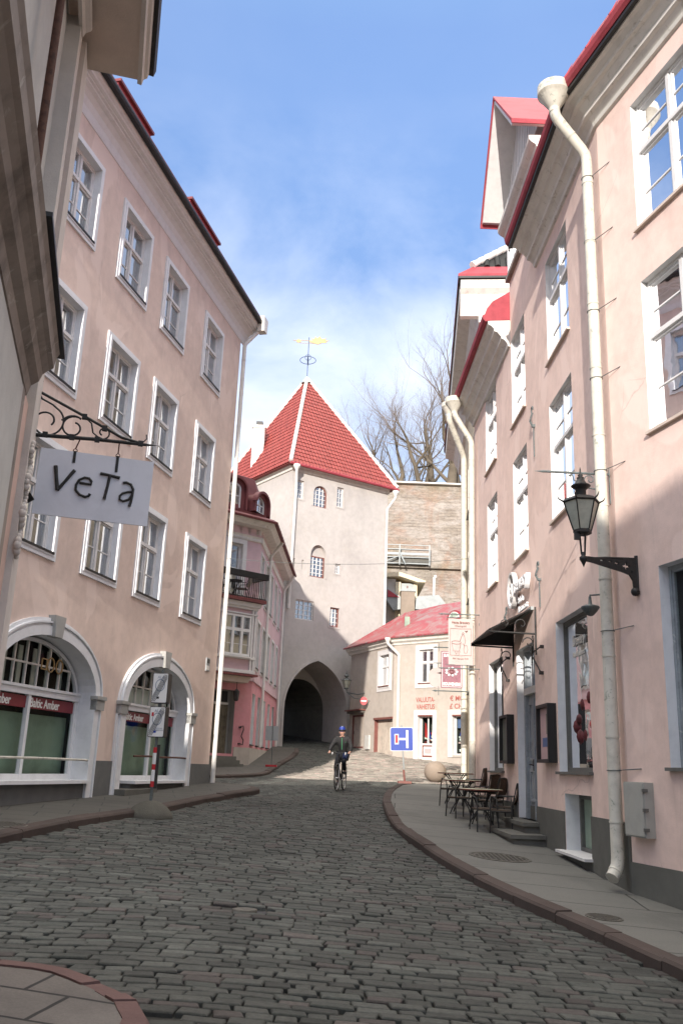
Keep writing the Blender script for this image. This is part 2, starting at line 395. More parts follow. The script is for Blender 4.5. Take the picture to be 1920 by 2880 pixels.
# ------------------------------------------------------------------ ground
def lin(x, X, Y):
    if x <= X[0]: return Y[0]
    for i in range(len(X) - 1):
        if x <= X[i + 1]: return Y[i] + (Y[i + 1] - Y[i]) * (x - X[i]) / (X[i + 1] - X[i])
    return Y[-1]
CY = [-10, 0, 6, 12.5, 16, 19.3, 26, 33, 37, 42, 48, 52, 60, 75]; CZ = [-1.75, -1.72, -1.62, -1.36, -1.2, -1.08, -.66, -.38, -.15, .33, .93, 1.35, 2.3, 4.]
def g(x, y): return lin(y, CY, CZ) - .05 * max(-9, min(9, x)) * lin(y, [0, 13, 19.3, 25, 32], [.7, 1, 1.05, .5, 0])
gm = MB(); xs = [-60, -40, -25] + [i * .75 for i in range(-20, 21)] + [25, 40, 60]; ys = [-45, -25, -15] + [i * .75 for i in range(-12, 90)] + [75, 90, 130, 200]
gv = [Vector((x, y, g(x, y) - .035)) for y in ys for x in xs]; nx = len(xs)
gm.add(gv, [(j * nx + i, j * nx + i + 1, (j + 1) * nx + i + 1, (j + 1) * nx + i) for j in range(len(ys) - 1) for i in range(nx - 1)], 'joint', True)
tag(gm.build('ground'), kind='structure')

KR = [(6.2, -4), (5.2, 2), (4.15, 5.2), (3.09, 8.42), (2.86, 9.38), (2.62, 10.3), (2.33, 11.3), (2.0, 12.75), (1.77, 14.0), (1.6, 15.34), (1.4, 17.2), (1.3, 19), (1.26, 21.0), (1.3, 23.4), (1.44, 25.2), (1.68, 27.0), (2.02, 28.9), (2.5, 30.0)]
WR = [(6.88, 1.8), (6.1, 4.6), (5.4, 7.3), (4.75, 9.7), (4.38, 11.1), (4.2, 11.75), (4.0, 12.5), (3.985, 14), (3.975, 15), (3.965, 16), (3.95, 17.5), (3.93, 19), (3.91, 21), (3.89, 23.2), (3.87, 24.9), (4.3, 26.1), (4.4, 28), (4.55, 29.6)]
KL = [(-4.62, 10.9), (-4.5, 11.6), (-4.34, 12.55), (-4.2, 13.5), (-3.95, 14.9), (-3.62, 16.2), (-3.2, 18.0), (-2.78, 20.6), (-2.3, 22.4), (-1.95, 23.5), (-1.83, 24.1), (-1.97, 24.75), (-2.4, 25.15), (-3.1, 25.3), (-5.5, 25.4)]
WL = [(-6.35, 11.3), (-6.3, 11.8), (-6.10, 12.6), (-5.86, 13.7), (-5.58, 14.9), (-5.28, 16.2), (-4.88, 18.0), (-4.30, 20.6), (-3.89, 22.4), (-3.64, 23.5), (-3.50, 24.1), (-3.42, 24.5), (-3.36, 24.7), (-3.6, 24.9), (-5.5, 24.95)]
def strip(A, B, dz, m, rows=6, sub=3):
    mb = MB(); P = []
    for i in range(len(A) - 1):
        for k in range(sub):
            t = k / sub; P.append(((A[i][0] * (1 - t) + A[i + 1][0] * t, A[i][1] * (1 - t) + A[i + 1][1] * t), (B[i][0] * (1 - t) + B[i + 1][0] * t, B[i][1] * (1 - t) + B[i + 1][1] * t)))
    P.append((A[-1], B[-1])); vs = []
    for a, c in P:
        for j in range(rows + 1):
            u = j / rows; x = a[0] * (1 - u) + c[0] * u; y = a[1] * (1 - u) + c[1] * u; vs.append((x, y, g(x, y) + dz))
    n = rows + 1
    mb.add(vs, [(i * n + j, i * n + j + 1, (i + 1) * n + j + 1, (i + 1) * n + j) for i in range(len(P) - 1) for j in range(rows)], m, True)
    return mb
def resample(L, step):
    out = []; acc = 0
    for i in range(len(L) - 1):
        a = Vector(L[i]); c = Vector(L[i + 1]); n = max(1, int((c - a).length / step))
        for k in range(n): out.append(tuple(a.lerp(c, k / n)))
    out.append(L[-1]); return out
def kerb(L, w, side, m, seg=1.05, h=.12, jit=.012):
    """granite kerb stones: L outer top edge; side = which way the pavement lies"""
    mb = MB(); P = resample(L, .15); rng = random.Random(3)
    nr = []
    for i in range(len(P)):
        t = Vector(P[min(i + 1, len(P) - 1)]) - Vector(P[max(i - 1, 0)]); t.normalize(); nr.append(Vector((t.y, -t.x)) * side)
    i = 0; per = max(2, int(seg / .15))
    while i < len(P) - 1:
        j = min(len(P) - 1, i + per + rng.randint(-1, 2)); dz = rng.uniform(-jit, jit); pts = []
        prof = [(0.0, -.16), (-.004, h - .03 + dz), (.02, h + dz), (w - .008, h + .008 + dz), (w, h - .1)]
        n = len(prof); vs = []
        for k in range(i, j + 1):
            t = Vector((0, 0))
            if k == i: t = (Vector(P[k + 1]) - Vector(P[k])).normalized() * .007
            if k == j: t = -(Vector(P[k]) - Vector(P[k - 1])).normalized() * .007
            for d, z in prof:
                q = Vector(P[k]) + t + nr[k] * d; vs.append(Vector((q.x, q.y, g(q.x, q.y) + z)))
        q = (j - i)
        mb.add(vs, [(a * n + c, a * n + (c + 1) % n, (a + 1) * n + (c + 1) % n, (a + 1) * n + c) for a in range(q) for c in range(n)], m)
        mb.add(vs[:n], [tuple(range(n))], m); mb.add(vs[-n:], [tuple(range(n))], m)
        i = j
    return mb
def offset(L, d, side):
    out = []
    for i in range(len(L)):
        t = Vector(L[min(i + 1, len(L) - 1)]) - Vector(L[max(i - 1, 0)]); t.normalize(); q = Vector(L[i]) + Vector((t.y, -t.x)) * side * d; out.append((q.x, q.y))
    return out
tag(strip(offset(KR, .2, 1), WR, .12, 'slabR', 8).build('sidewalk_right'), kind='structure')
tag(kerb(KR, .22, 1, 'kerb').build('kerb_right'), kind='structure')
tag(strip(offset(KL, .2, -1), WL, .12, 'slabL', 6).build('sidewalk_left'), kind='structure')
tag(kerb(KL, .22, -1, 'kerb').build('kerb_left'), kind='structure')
KN = [(-6.5, 6.9), (-4, 6.86), (-2.6, 6.85), (-2.23, 6.84), (-1.94, 6.82), (-1.75, 6.76), (-1.57, 6.63), (-1.34, 6.43), (-1.14, 6.2), (-1.0, 5.85), (-.95, 5.3), (-.7, 4), (-.2, 1.5), (.3, -1)]
WN = [(-6.5, 6.3), (-4, 6.3), (-2.62, 6.2), (-2.55, 6.1), (-2.5, 6.0), (-2.45, 5.8), (-2.4, 5.6), (-2.35, 5.4), (-2.25, 5.1), (-2.15, 4.9), (-2.05, 4.5), (-1.8, 3.6), (-1.2, 1.3), (-.7, -1)]
tag(strip(offset(KN, .15, 1), WN, .12, 'slabN', 5).build('sidewalk_corner'), kind='structure')
tag(kerb(KN, .17, 1, 'kerbN', .42).build('kerb_corner'), kind='structure')
KP = [(-9, 26.6), (-6, 28.2), (-3.78, 29.6), (-2.95, 31.0), (-2.42, 32.6), (-2.25, 34.0), (-2.2, 36), (-2.1, 38), (-1.75, 41.5), (-1.6, 44.5), (-1.7, 46.3)]
WP = [(-13, 28.9), (-8.4, 32.8), (-6.4, 34.4), (-5.0, 35.6), (-4.0, 36.4), (-3.5, 36.85), (-3.36, 37.2), (-3.3, 38.6), (-3.22, 41.5), (-3.1, 44.5), (-3.0, 46.6)]
tag(strip(offset(KP, .2, -1), WP, .1, 'slabL', 6).build('sidewalk_far'), kind='structure')
tag(kerb(KP, .2, -1, 'kerb', h=.1).build('kerb_far'), kind='structure')

# granite setts, laid in wavy rows across the street
def xr(y): return lin(y, [p[1] for p in KR], [p[0] for p in KR]) if y < 28.9 else lin(y, [28.9, 31, 41, 44], [2.5, 4.6, 6.4, 4.5])
def xl(y):
    if y < 6.2: return lin(y, [-1, 1.5, 4, 5.3, 5.85, 6.2], [.3, -.2, -.7, -.95, -1.0, -1.14])
    if y < 6.9: return lin(y, [6.2, 6.43, 6.63, 6.76, 6.84, 6.9], [-1.14, -1.34, -1.57, -1.75, -2.3, -3])
    if y < 11: return -7.5
    if y < 24.1: return lin(y, [p[1] for p in KL[:11]], [p[0] for p in KL[:11]])
    if y < 25.3: return -3
    if y < 29.6: return lin(y, [25.3, 26.6, 29.6], [-8, -8, -3.9])
    return lin(y, [29.6, 31, 32.6, 34, 38, 44.5, 47], [-3.8, -2.95, -2.42, -2.25, -2.1, -1.7, -1.9]) if y < 47 else -3.2 - (y - 47) * .6
st = MB(); tint = []; rng = random.Random(11); y = 2.6
vsA = []; fsA = []
while y < 56:
    rh = rng.uniform(.115, .150) * (1 if y < 34 else 1.25); x0 = xl(y) - .15; x1 = xr(y) + .1; x = x0 + rng.uniform(0, .2)
    while x < x1:
        w = rng.uniform(.19, .335) if rng.random() < .88 else rng.uniform(.13, .19)
        wob = lambda xx: .16 * math.sin(xx * .55 + y * .13) + .09 * math.sin(xx * 1.35 + y * .31 + 1) + .12 * noise.noise(Vector((xx * .45, y * .16, 0)))
        gap = rng.uniform(.004, .010) if rng.random() < .88 else rng.uniform(.014, .036)
        cx0, cx1 = x + gap, x + w - gap * .4; cy0, cy1 = y + .006, y + rh - rng.uniform(.004, .012)
        if x > xl(y) - .1 and x + w < x1 + .1:
            J = lambda a=.007: rng.uniform(-a, a)
            sh = rng.uniform(-.012, .012); tx, ty = J(.0045), J(.0045); hz = rng.uniform(-.008, .006)
            if not (-1.06 < (x + w / 2) < -.6 and 9.75 < y + wob(x) < 9.98):
                cs = [(cx0 + J() - sh, cy0 + J(.005)), (cx1 + J() - sh, cy0 + J(.005)), (cx1 + J() + sh, cy1 + J(.005)), (cx0 + J() + sh, cy1 + J(.005))]
                mx = sum(c[0] for c in cs) / 4; my = sum(c[1] for c in cs) / 4
                o = len(vsA)
                t = rng.gauss(1, .2); t = max(.55, min(1.6, t)); hue = rng.random()
                col = (.057 * t, .060 * t, .054 * t) if hue < .8 else ((.062 * t, .055 * t, .051 * t) if hue < .92 else (.050 * t, .055 * t, .049 * t))
                if y > 32 and x > -2.2 + (y - 32) * .22: col = (col[0] * 4.8, col[1] * 4.15, col[2] * 4.0)  # paler plaza stones: the sunlit patch is put into their tint
                for ins, dz in ((0, -.05), (0, -.010), (.006, -.002), (.016, .002)):
                    for (a, b_) in cs:
                        dx, dy = mx - a, my - b_; px = a + math.copysign(min(ins, abs(dx) * .8), dx); py = b_ + math.copysign(min(ins * .8, abs(dy) * .8), dy)
                        wy = wob(px); q = Vector((px, py + wy, 0)); q.z = g(q.x, q.y) + dz + hz + (px - mx) * tx * 10 * .6 + (py - my) * ty * 12 * .6
                        vsA.append(q); tint.append(col)
                for k in range(3):
                    for e in range(4): fsA.append((o + k * 4 + e, o + k * 4 + (e + 1) % 4, o + k * 4 + 4 + (e + 1) % 4, o + k * 4 + 4 + e))
                fsA.append((o + 12, o + 13, o + 14, o + 15))
        x += w
    y += rh
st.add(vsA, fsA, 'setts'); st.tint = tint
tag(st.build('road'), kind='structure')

def manhole(x, y, r, label, dz=.12, m='irongrey', sq=1, broken=False):
    mb = MB(); z = g(x, y) + dz; sx = (g(x + .3, y) - g(x - .3, y)) / .6; sy = (g(x, y + .3) - g(x, y - .3)) / .6
    def P(a, rr, h): return Vector((x + rr * math.cos(a), y + rr * sq * math.sin(a), z + sx * rr * math.cos(a) + sy * rr * sq * math.sin(a) + h))
    n = 36; prof = [(r * 1.06, -.02), (r * 1.06, .008), (r * .97, .009), (r * .955, -.004), (r * .94, -.004), (r * .93, .007), (0.001, .007)]
    vs = [P(2 * math.pi * j / n, p, h) for p, h in prof for j in range(n)]
    mb.add(vs, [(i * n + j, i * n + (j + 1) % n, (i + 1) * n + (j + 1) % n, (i + 1) * n + j) for i in range(len(prof) - 1) for j in range(n)], m)
    o = mb.build('manhole_cover', base=(x, y, z)); tag(o, label, 'manhole cover')
    st_ = MB()
    for i in range(-5, 6):
        for j in range(-5, 6):
            if math.hypot(i, j) < 5.2:
                px, py = x + i * r * .16, y + j * r * .16 * sq; zz = z + sx * (px - x) + sy * (py - y)
                st_.box(W, px - r * .05, px + r * .05, py - r * .05 * sq, py + r * .05 * sq, zz, zz + .012, m)
    st_.build('tread_pattern', o)
M['cover'] = paint('cast_iron_cover', (.085, .078, .065), .7, .25, 12)
manhole(2.7, 14.95, .46, 'large round manhole cover in the right pavement below the shop door steps', m='cover')
manhole(3.02, 10.5, .19, 'small round cover beside the right kerb near the downpipe', m='cover')
manhole(-4.62, 13.5, .3, 'round manhole cover in the left pavement at the picture edge', m='cover')
manhole(4.9, 39.6, .42, 'manhole cover in the sunlit paving in front of the souvenir shop', .0, m='cover')
mb = MB(); z = g(-.83, 9.87)
mb.box(W, -1.05, -.61, 9.76, 9.98, z - .06, z - .03, 'black')
mb.lathe((-.83, 9.87, z - .03), [(.13, 0), (.13, .03), (.1, .035), (0.001, .02)], 'cover', 20)
tag(mb.build('street_valve_cover', base=(-.83, 9.87, z)), 'small round iron valve cover sunk among the cobbles', 'valve cover')

# ------------------------------------------------------------------ facade kit
def darkbox(mb, F, s0, s1, d0, d1, z0, z1):
    P = [F.p(a, b_, c) for a in (s0, s1) for b_ in (d0, d1) for c in (z0, z1)]
    mb.add(P, [(0, 1, 3, 2), (4, 6, 7, 5), (0, 4, 5, 1) if False else (0, 2, 6, 4), (1, 5, 7, 3), (0, 1, 5, 4) if abs(d0) > abs(d1) else (2, 3, 7, 6)], 'interior')
def rect(a, b_, c, d): return [(a, c), (b_, c), (b_, d), (a, d)]
def window(root, F, s0, s1, z0, z1, rev=.22, surr=0, mull=1, tr=.62, bars=True, sill=True, frame='white', revm='white', surm='white', sillm='darkred', curtain=True, name='window', glass='glass', proud=.05, lights=None, cm='cloth_curtain', sillp=.07, seed=0, full=False):
    w = MB(); fw = .05; D = -rev
    w.ring(F, rect(s0, s1, z0, z1), rect(s0 + fw, s1 - fw, z0 + fw, z1 - fw), D - .02, D + .05, frame)
    zt = z0 + (z1 - z0) * tr; xs_ = [s0 + (s1 - s0) * k / (mull + 1) for k in range(mull + 2)]
    for x in xs_[1:-1]: w.box(F, x - .035, x + .035, D - .02, D + .062, z0 + fw, z1 - fw, frame)
    if tr < 1: w.box(F, s0 + fw, s1 - fw, D - .02, D + .075, zt - .035, zt + .035, frame)
    for k in range(mull + 1):
        a, b_ = xs_[k] + .045, xs_[k + 1] - .045
        for (c, d) in (((z0 + fw, zt - .035), (zt + .035, z1 - fw)) if tr < 1 else ((z0 + fw, z1 - fw),)):
            w.ring(F, rect(a, b_, c, d), rect(a + .035, b_ - .035, c + .035, d - .035), D - .01, D + .035, frame)
            if bars and d - c > .7: zz = c + (d - c) * .45; w.box(F, a, b_, D - .005, D + .028, zz - .012, zz + .012, frame)
            if lights:
                for q in range(1, lights[0]): x = a + (b_ - a) * q / lights[0]; w.box(F, x - .01, x + .01, D - .004, D + .025, c, d, frame)
                for q in range(1, lights[1]): zz = c + (d - c) * q / lights[1]; w.box(F, a, b_, D - .003, D + .024, zz - .01, zz + .01, frame)
    o = w.build(name, root)
    p = MB(); p.quad([F.p(s0 + .02, D + .012, z0 + .02), F.p(s1 - .02, D + .012, z0 + .02), F.p(s1 - .02, D + .012, z1 - .02), F.p(s0 + .02, D + .012, z1 - .02)], glass); p.build('pane', o)
    r = MB(); lp = rect(s0, s1, z0, z1); r.reveal(F, lp, 0.0 if not surr else -.02, D, revm)
    if surr:
        a = surr; r.ring(F, rect(s0 - a, s1 + a, z0 - a, z1 + a), rect(s0 - a * .45, s1 + a * .45, z0 - a * .45, z1 + a * .45), -.02, proud * .7, surm)
        r.ring(F, rect(s0 - a * .45, s1 + a * .45, z0 - a * .45, z1 + a * .45), lp, -.02, proud, surm)
    r.build('surround', o)
    if sill:
        q = MB(); q.box(F, s0 - .03, s1 + .03, D + .03, sillp, z0 - .03, z0 + .012, sillm); q.build('sill', o)
    if curtain:
        c = MB(); rg = random.Random(seed * 7 + int(s0 * 13) + int(z0 * 31)); wd = (s1 - s0)
        for a, b_ in ((s0, s0 + wd * rg.uniform(.22, .46)), (s1 - wd * rg.uniform(.2, .44), s1)):
            n = 14; vs = []
            for i in range(n + 1):
                x = a + (b_ - a) * i / n; dd = D - .14 + .025 * math.sin(i * 1.9)
                vs += [F.p(x, dd, z0 + .02), F.p(x, dd, z1 - .02)]
            c.add(vs, [(2 * i, 2 * i + 2, 2 * i + 3, 2 * i + 1) for i in range(n)], cm, True)
        if full: c.box(F, s0 + .03, s1 - .03, D - .2, D - .18, z0, z1, 'paleblind')
        c.box(F, s0 + .05, s1 - .05, D - .9, D - .86, z0, z1, 'interior')
        c.build('curtain', o)
    return o
def cornice_profile(w, z0, z1, steps=5, base=-.02):
    """stepped and coved classical profile from the wall (low) to the eave (high)"""
    P = [(base, z0)]; h = z1 - z0
    segs = [(.10, .10), (.16, .16), (.34, .30), (.44, .38), (.70, .55), (.80, .66), (.93, .78), (1., .84), (1., 1.)]
    for u, v in segs:
        P.append((w * u, z0 + h * (v - .05))); P.append((w * u, z0 + h * v))
    P.append((base, z1)); return P
def downpipe(root, pts, r, m, rings=1.05, hop=None, brk=None):
    mb = MB(); P = []
    pts = [Vector(p) for p in pts]
    for i, p in enumerate(pts):
        if 0 < i < len(pts) - 1:
            a = (pts[i - 1] - p).normalized(); c = (pts[i + 1] - p).normalized()
            for t in (.1, .04, 0, .04, .1):
                pass
            P += [p + a * r * 1.3, p + (a + c) * r * .3, p + c * r * 1.3]
        else: P.append(p)
    mb.tube(P, r, m, 14)
    for i in range(len(pts) - 1):
        a, c = pts[i], pts[i + 1]; L = (c - a).length; n = max(1, int(L / rings)); t = (c - a).normalized()
        for k in range(n):
            q = a + t * (L * (k + .5) / n); mb.tube([q - t * .012, q + t * .012], r * 1.09, m, 14)
    if hop:
        x, y, z, hr = hop
        mb.lathe((x, y, z), [(r, -.32 * hr / .25), (r * 1.05, -.25 * hr / .25), (hr * .85, -.05), (hr, 0), (hr, .14 * hr / .25), (hr * .94, .145 * hr / .25), (hr * .9, .05)], m, 26, False)
    if brk is not None:
        F, zs, s, = brk
        for z in zs: pass
    return mb.build('downpipe', root)

# ================================================================== LEFT PINK HOUSE
L = Fr(-3.30, 25, 12.75)
Lh = thing('apartment_house', (-3.30, 25, -.6), 'four storey pink plaster house on the left with two arched shop windows at street level', 'house')
rowsL = [(10.13, 11.83), (6.84, 8.58), (3.60, 5.50)]; colsL = [(-12.62, -11.42), (-10.3, -9.17), (-7.92, -6.64), (-5.56, -4.34), (-2.83, -1.62)]
def arch(c, hw, zb, zs_, rise, n=24):
    return [(c - hw, zb), (c + hw, zb)] + [(c + hw * math.cos(math.pi * k / n), zs_ + rise * math.sin(math.pi * k / n)) for k in range(n + 1)]
A1c, A2c = -8.76, -3.68
wallL = MB(); holes = [rect(a, b_, c, d) for (c, d) in rowsL for (a, b_) in colsL]
h1 = arch(A1c, 1.80, -.50, 1.12, 1.0); h2 = arch(A2c, 1.82, -.62, 1.12, 1.0)
holes += [h1, h2]
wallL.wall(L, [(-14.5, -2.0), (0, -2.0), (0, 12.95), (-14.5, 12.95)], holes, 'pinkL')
wallL.quad([L.p(0, 0, -2), L.p(0, -10, -2), L.p(0, -10, 12.95), L.p(0, 0, 12.95)], 'pinkL')
wallL.quad([L.p(-14.5, 0, -2), L.p(-14.5, -10, -2), L.p(-14.5, -10, 12.95), L.p(-14.5, 0, 12.95)], 'pinkL')
wallL.quad([L.p(0, -10, -2), L.p(-14.5, -10, -2), L.p(-14.5, -10, 12.95), L.p(0, -10, 12.95)], 'pinkL')
wallL.build('wall', Lh)
pl = MB()
for a, b_ in ((-14.5, A1c - 2.14), (A1c + 2.14, A2c - 2.16), (A2c + 2.16, .03)): pl = MB(); pl.box(L, a, b_, -.02, .035, -1.9, -.05, 'plinthL'); pl.build('plinth', Lh)
for (c, d) in rowsL:
    for i, (a, b_) in enumerate(colsL): window(Lh, L, a, b_, c, d, rev=.16, surr=.14, revm='whiteL', surm='whiteL', proud=.055, sillm='iron', seed=i)
co = MB(); co.sweep(L, [(-.02, 12.5), (.015, 12.5), (.03, 12.56), (.04, 12.7), (.09, 12.83), (.17, 12.91), (.25, 12.95), (.25, 12.99), (.30, 13.0), (.30, 13.03), (.37, 13.05), (.38, 13.09), (.43, 13.12), (.45, 13.2), (-.02, 13.24)], -14.5, .42, 'white')
co.build('cornice', Lh)
rf = MB(); rf.sweep(L, [(.42, 13.21), (.53, 13.21), (.56, 13.27), (.55, 13.36), (.50, 13.38), (-.3, 14.1), (-4.8, 17.6), (-10.4, 13.4), (-10.4, 13.25)], -14.5, .55, 'maroon'); rf.build('roof', Lh)
gt = MB(); gt.sweep(L, [(.46, 13.17), (.56, 13.17), (.585, 13.22), (.585, 13.27), (.565, 13.26), (.55, 13.205), (.47, 13.205)], -14.5, .58, 'black'); gt.build('gutter', Lh)
for a, b_ in ((-8.3, -6.5), (-3.85, -1.6)):
    dm = MB(); dm.box(L, a + .1, b_ - .1, -3.2, -.55, 13.8, 14.84, 'maroon')
    dm.box(L, a, b_, -3.3, -.36, 14.82, 14.91, 'redmetal'); dm.box(L, a - .04, b_ + .04, -3.4, -.28, 14.91, 14.98, 'darkred')
    dm.box(L, a + .4, b_ - .4, -.56, -.53, 14.3, 14.75, 'white')
    dm.build('dormer', Lh)
dp = downpipe(Lh, [L.p(.40, .50, 13.1), L.p(.28, .35, 12.85), L.p(.02, .13, 12.4), L.p(.02, .13, -.52)], .062, 'pipew')
bx = MB(); bx.prism(L, [(.22, 12.95), (.5, 12.95), (.56, 13.42), (.14, 13.42)], .42, .66, 'pipew'); bx.build('rain_head', Lh)
# arches
def arch_trim(c, hw, zb, rise, wdt=.34):
    out = arch(c, hw + wdt, zb - .45, 1.12, rise + wdt * .93); mid = arch(c, hw + wdt * .55, zb - .45, 1.12, rise + wdt * .5); inn = arch(c, hw, zb - .45, 1.12, rise)
    t = MB(); t.ring(L, out[1:] + out[:1], mid[1:] + mid[:1], -.02, .05, 'whiteL', False); t.ring(L, mid[1:] + mid[:1], inn[1:] + inn[:1], -.02, .085, 'whiteL', False)
    q = arch(c, hw + wdt * .8, zb - .45, 1.12, rise + wdt * .75); q2 = arch(c, hw + wdt * .7, zb - .45, 1.12, rise + wdt * .65)
    t.ring(L, q[1:] + q[:1], q2[1:] + q2[:1], -.02, .10, 'whiteL', False)
    t.reveal(L, arch(c, hw, zb, 1.12, rise), -.02, -.42, 'whiteL')
    t.build('arch_surround', Lh)
    k = MB(); k.prism(L, [(c - .13, 1.12 + rise - .02), (c + .13, 1.12 + rise - .02), (c + .19, 1.12 + rise + wdt * 1.08), (c - .19, 1.12 + rise + wdt * 1.08)], -.02, .15, 'carved')
    k.build('keystone', Lh)
    for sgn in (-1, 1):
        k = MB(); x = c + sgn * (hw + wdt * .5); k.box(L, x - .17, x + .17, -.02, .12, .92, 1.12, 'carved'); k.box(L, x - .2, x + .2, -.02, .145, 1.12, 1.19, 'carved'); k.build('impost_block', Lh)
arch_trim(A1c, 1.80, -.5, 1.0); arch_trim(A2c, 1.82, -.62, 1.0)
def shopfront(c, hw, zb, door=None):
    w = MB(); D = -.36
    lo = arch(c, hw - .04, zb + .02, 1.12, .97); li = arch(c, hw - .11, zb + .1, 1.12, .9)
    w.ring(L, lo, li, D, D + .07, 'whiteL')
    w.box(L, c - hw, c + hw, D, D + .1, 1.06, 1.2, 'whiteL'); w.box(L, c - hw, c + hw, D - .01, D + .13, 1.17, 1.22, 'whiteL')
    n = 9
    for k in range(1, n):
        x = c - hw + 2 * hw * k / n; h = 1.12 + .95 * math.sqrt(max(0, 1 - ((x - c) / hw) ** 2)); w.box(L, x - .018, x + .018, D, D + .05, 1.2, h, 'white2')
    w.box(L, c - hw * .93, c + hw * .93, D + .002, D + .045, 1.60, 1.635, 'white2')
    xs_ = [c - hw, c, c + hw] if not door else [door[1], (door[1] + c + hw) / 2, c + hw]
    for x in xs_: w.box(L, x - .045, x + .045, D, D + .085, zb, 1.06, 'whiteL')
    w.box(L, xs_[0], c + hw, D, D + .08, zb, zb + .09, 'whiteL')
    o = w.build('shop_window', Lh)
    p = MB(); p.wall(L, arch(c, hw - .05, zb + .02, 1.12, .95), [], 'shopglass', D + .02); p.build('pane', o)
    bd = MB(); bd.box(L, xs_[0] + .05, c + hw - .05, D + .03, D + .038, .825, 1.035, 'amberred'); bd.build('red_band', o)
    b2 = MB(); b2.box(L, xs_[0], c + hw, D - .16, D - .14, zb, .74, 'greenblind')
    darkbox(b2, L, c - hw - .02, c + hw + .02, D - .01, D - 1.3, zb - .1, 2.3)
    if not door:
        b2.box(L, c + .95, c + hw, D - .3, D - .27, zb, .75, 'cloth_curtain')
        for k in range(7): b2.box(L, c - 1.6 + k * .5, c - 1.47 + k * .5, D - .22, D - .2, 1.2, 1.95, 'white2')
    else:
        b2.box(L, c + hw - .42, c + hw - .1, D - .2, D - .17, zb, .78, 'cloth_curtain')
        b2.box(L, c - hw + .3, c + hw - .3, D - .12, D - .1, 1.2, 1.6, 'signwhite')
    b2.build('display', o)
    s = MB(); s.box(L, xs_[0] - .05, c + hw + .02, D, .16, zb - .06, zb, 'whiteL'); s.box(L, xs_[0], c + hw, D + .02, .03, zb - 1.2, zb - .06, 'plinthL'); s.build('sill', o)
    return o, xs_
o1, xs1 = shopfront(A1c, 1.80, -.42)
text('lettering', L, 'Baltic Amber', -8.68, .855, .23, 'whitet', o1, d=-.315, fit=1.04, depth=.004, bold=.003)
text('lettering', L, 'Baltic Amber', -10.36, .855, .23, 'whitet', o1, d=-.315, fit=1.04, depth=.004, bold=.003)
for k, x in enumerate((-8.15, -7.83)):
    rg_ = MB(); pts = [L.p(x + .12 * math.cos(a * .3491), -.3, 1.66 + .13 * math.sin(a * .3491)) for a in range(19)]; rg_.tube(pts, .016, 'gold', 6); rg_.build('ring_emblem', o1)
sq = MB(); sq.ring(L, rect(-8.48, -8.29, 1.55, 1.76), rect(-8.46, -8.31, 1.57, 1.74), -.31, -.29, 'gold'); sq.build('square_emblem', o1)
o2, xs2 = shopfront(A2c, 1.82, -.45, door=(-5.6, -4.86))
text('lettering', L, 'Baltic Amber', -3.30, .855, .21, 'whitet', o2, d=-.315, fit=1.0, depth=.004, bold=.003)
text('lettering', L, 'Baltic Amber', -4.76, .855, .21, 'whitet', o2, d=-.315, fit=1.0, depth=.004, bold=.003)
dr = MB(); dr.box(L, -5.52, -4.95, -.38, -.32, -.60, 1.05, 'doorgrey'); dr.box(L, -5.40, -5.07, -.335, -.30, -.52, -.05, 'doorgrey')
dr.box(L, -5.41, -5.06, -.322, -.312, .05, .88, 'black'); dd = dr.build('door', Lh)
hd = MB(); hd.tube([L.p(-5.12, -.24, .0), L.p(-5.06, -.22, .3), L.p(-5.0, -.24, .5)], .018, 'chrome', 6); hd.build('handle', dd)
bx = MB(); bx.box(L, -5.75, -4.1, -.43, .34, -1.4, -.61, 'stone'); bx.build('doorstep', Lh)
for a, b_, z in ((A1c - 1.95, A1c + 1.95, -.05), (xs2[0], xs2[1], .07), (xs2[1] + .02, A2c + 2.1, .07)):
    r_ = MB(); r_.tube([L.p(a, .05, z), L.p((a + b_) / 2, .07, z + .01), L.p(b_, .05, z)], .022, 'rust' if z > 0 else 'pipe', 8); r_.build('guard_rail', Lh)
for z in (2.44, 2.62):
    o = MB(); o.box(L, -.84, -.58, .0, .03, z - .08, z + .09, 'signgrey'); o.box(L, -.81, -.61, .03, .034, z - .05, z + .06, 'black' if z > 2.5 else 'white2')
    t = o.build('wall_plaque', base=L.p(-.7, 0, z)); tag(t, 'small %s plaque on the pink wall beside the corner downpipe' % ('dark' if z > 2.5 else 'pale lower'), 'plaque')

# ================================================================== RIGHT PINK HOUSE (two facets)
B = Fr(4.0, 12.5, -.6, -1); A = Fr(4.0, 12.5, -15, -1)
Bh = thing('corner_house', (4.0, 12.5, -1.45), 'large pink plaster house on the right with red metal eave, gabled dormer and brewery shop', 'house')
wb = MB(); hb = []
up = [(7.78, 10.04), (4.54, 6.92)]; cB = [(2.02, 3.60), (5.60, 7.02)]
hb += [rect(a, b_, c, d) for (c, d) in up for (a, b_) in cB]
shop = rect(1.62, 3.6, .06, 2.67); door = rect(5.3, 7.0, -.86, 2.58); cell = rect(1.75, 3.3, -1.2, -.28)
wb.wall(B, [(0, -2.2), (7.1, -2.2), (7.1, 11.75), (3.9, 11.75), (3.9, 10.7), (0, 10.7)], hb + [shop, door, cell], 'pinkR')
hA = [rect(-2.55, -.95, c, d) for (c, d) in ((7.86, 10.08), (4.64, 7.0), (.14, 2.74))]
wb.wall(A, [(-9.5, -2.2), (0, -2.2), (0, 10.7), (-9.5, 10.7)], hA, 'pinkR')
wb.quad([B.p(7.1, 0, -2.2), B.p(7.1, -9, -2.2), B.p(7.1, -9, 11.75), B.p(7.1, 0, 11.75)], 'pinkR')
wb.quad([B.p(0, -9, -2.2), B.p(7.1, -9, -2.2), B.p(7.1, -9, 11.0), B.p(0, -9, 11.0)], 'pinkR')
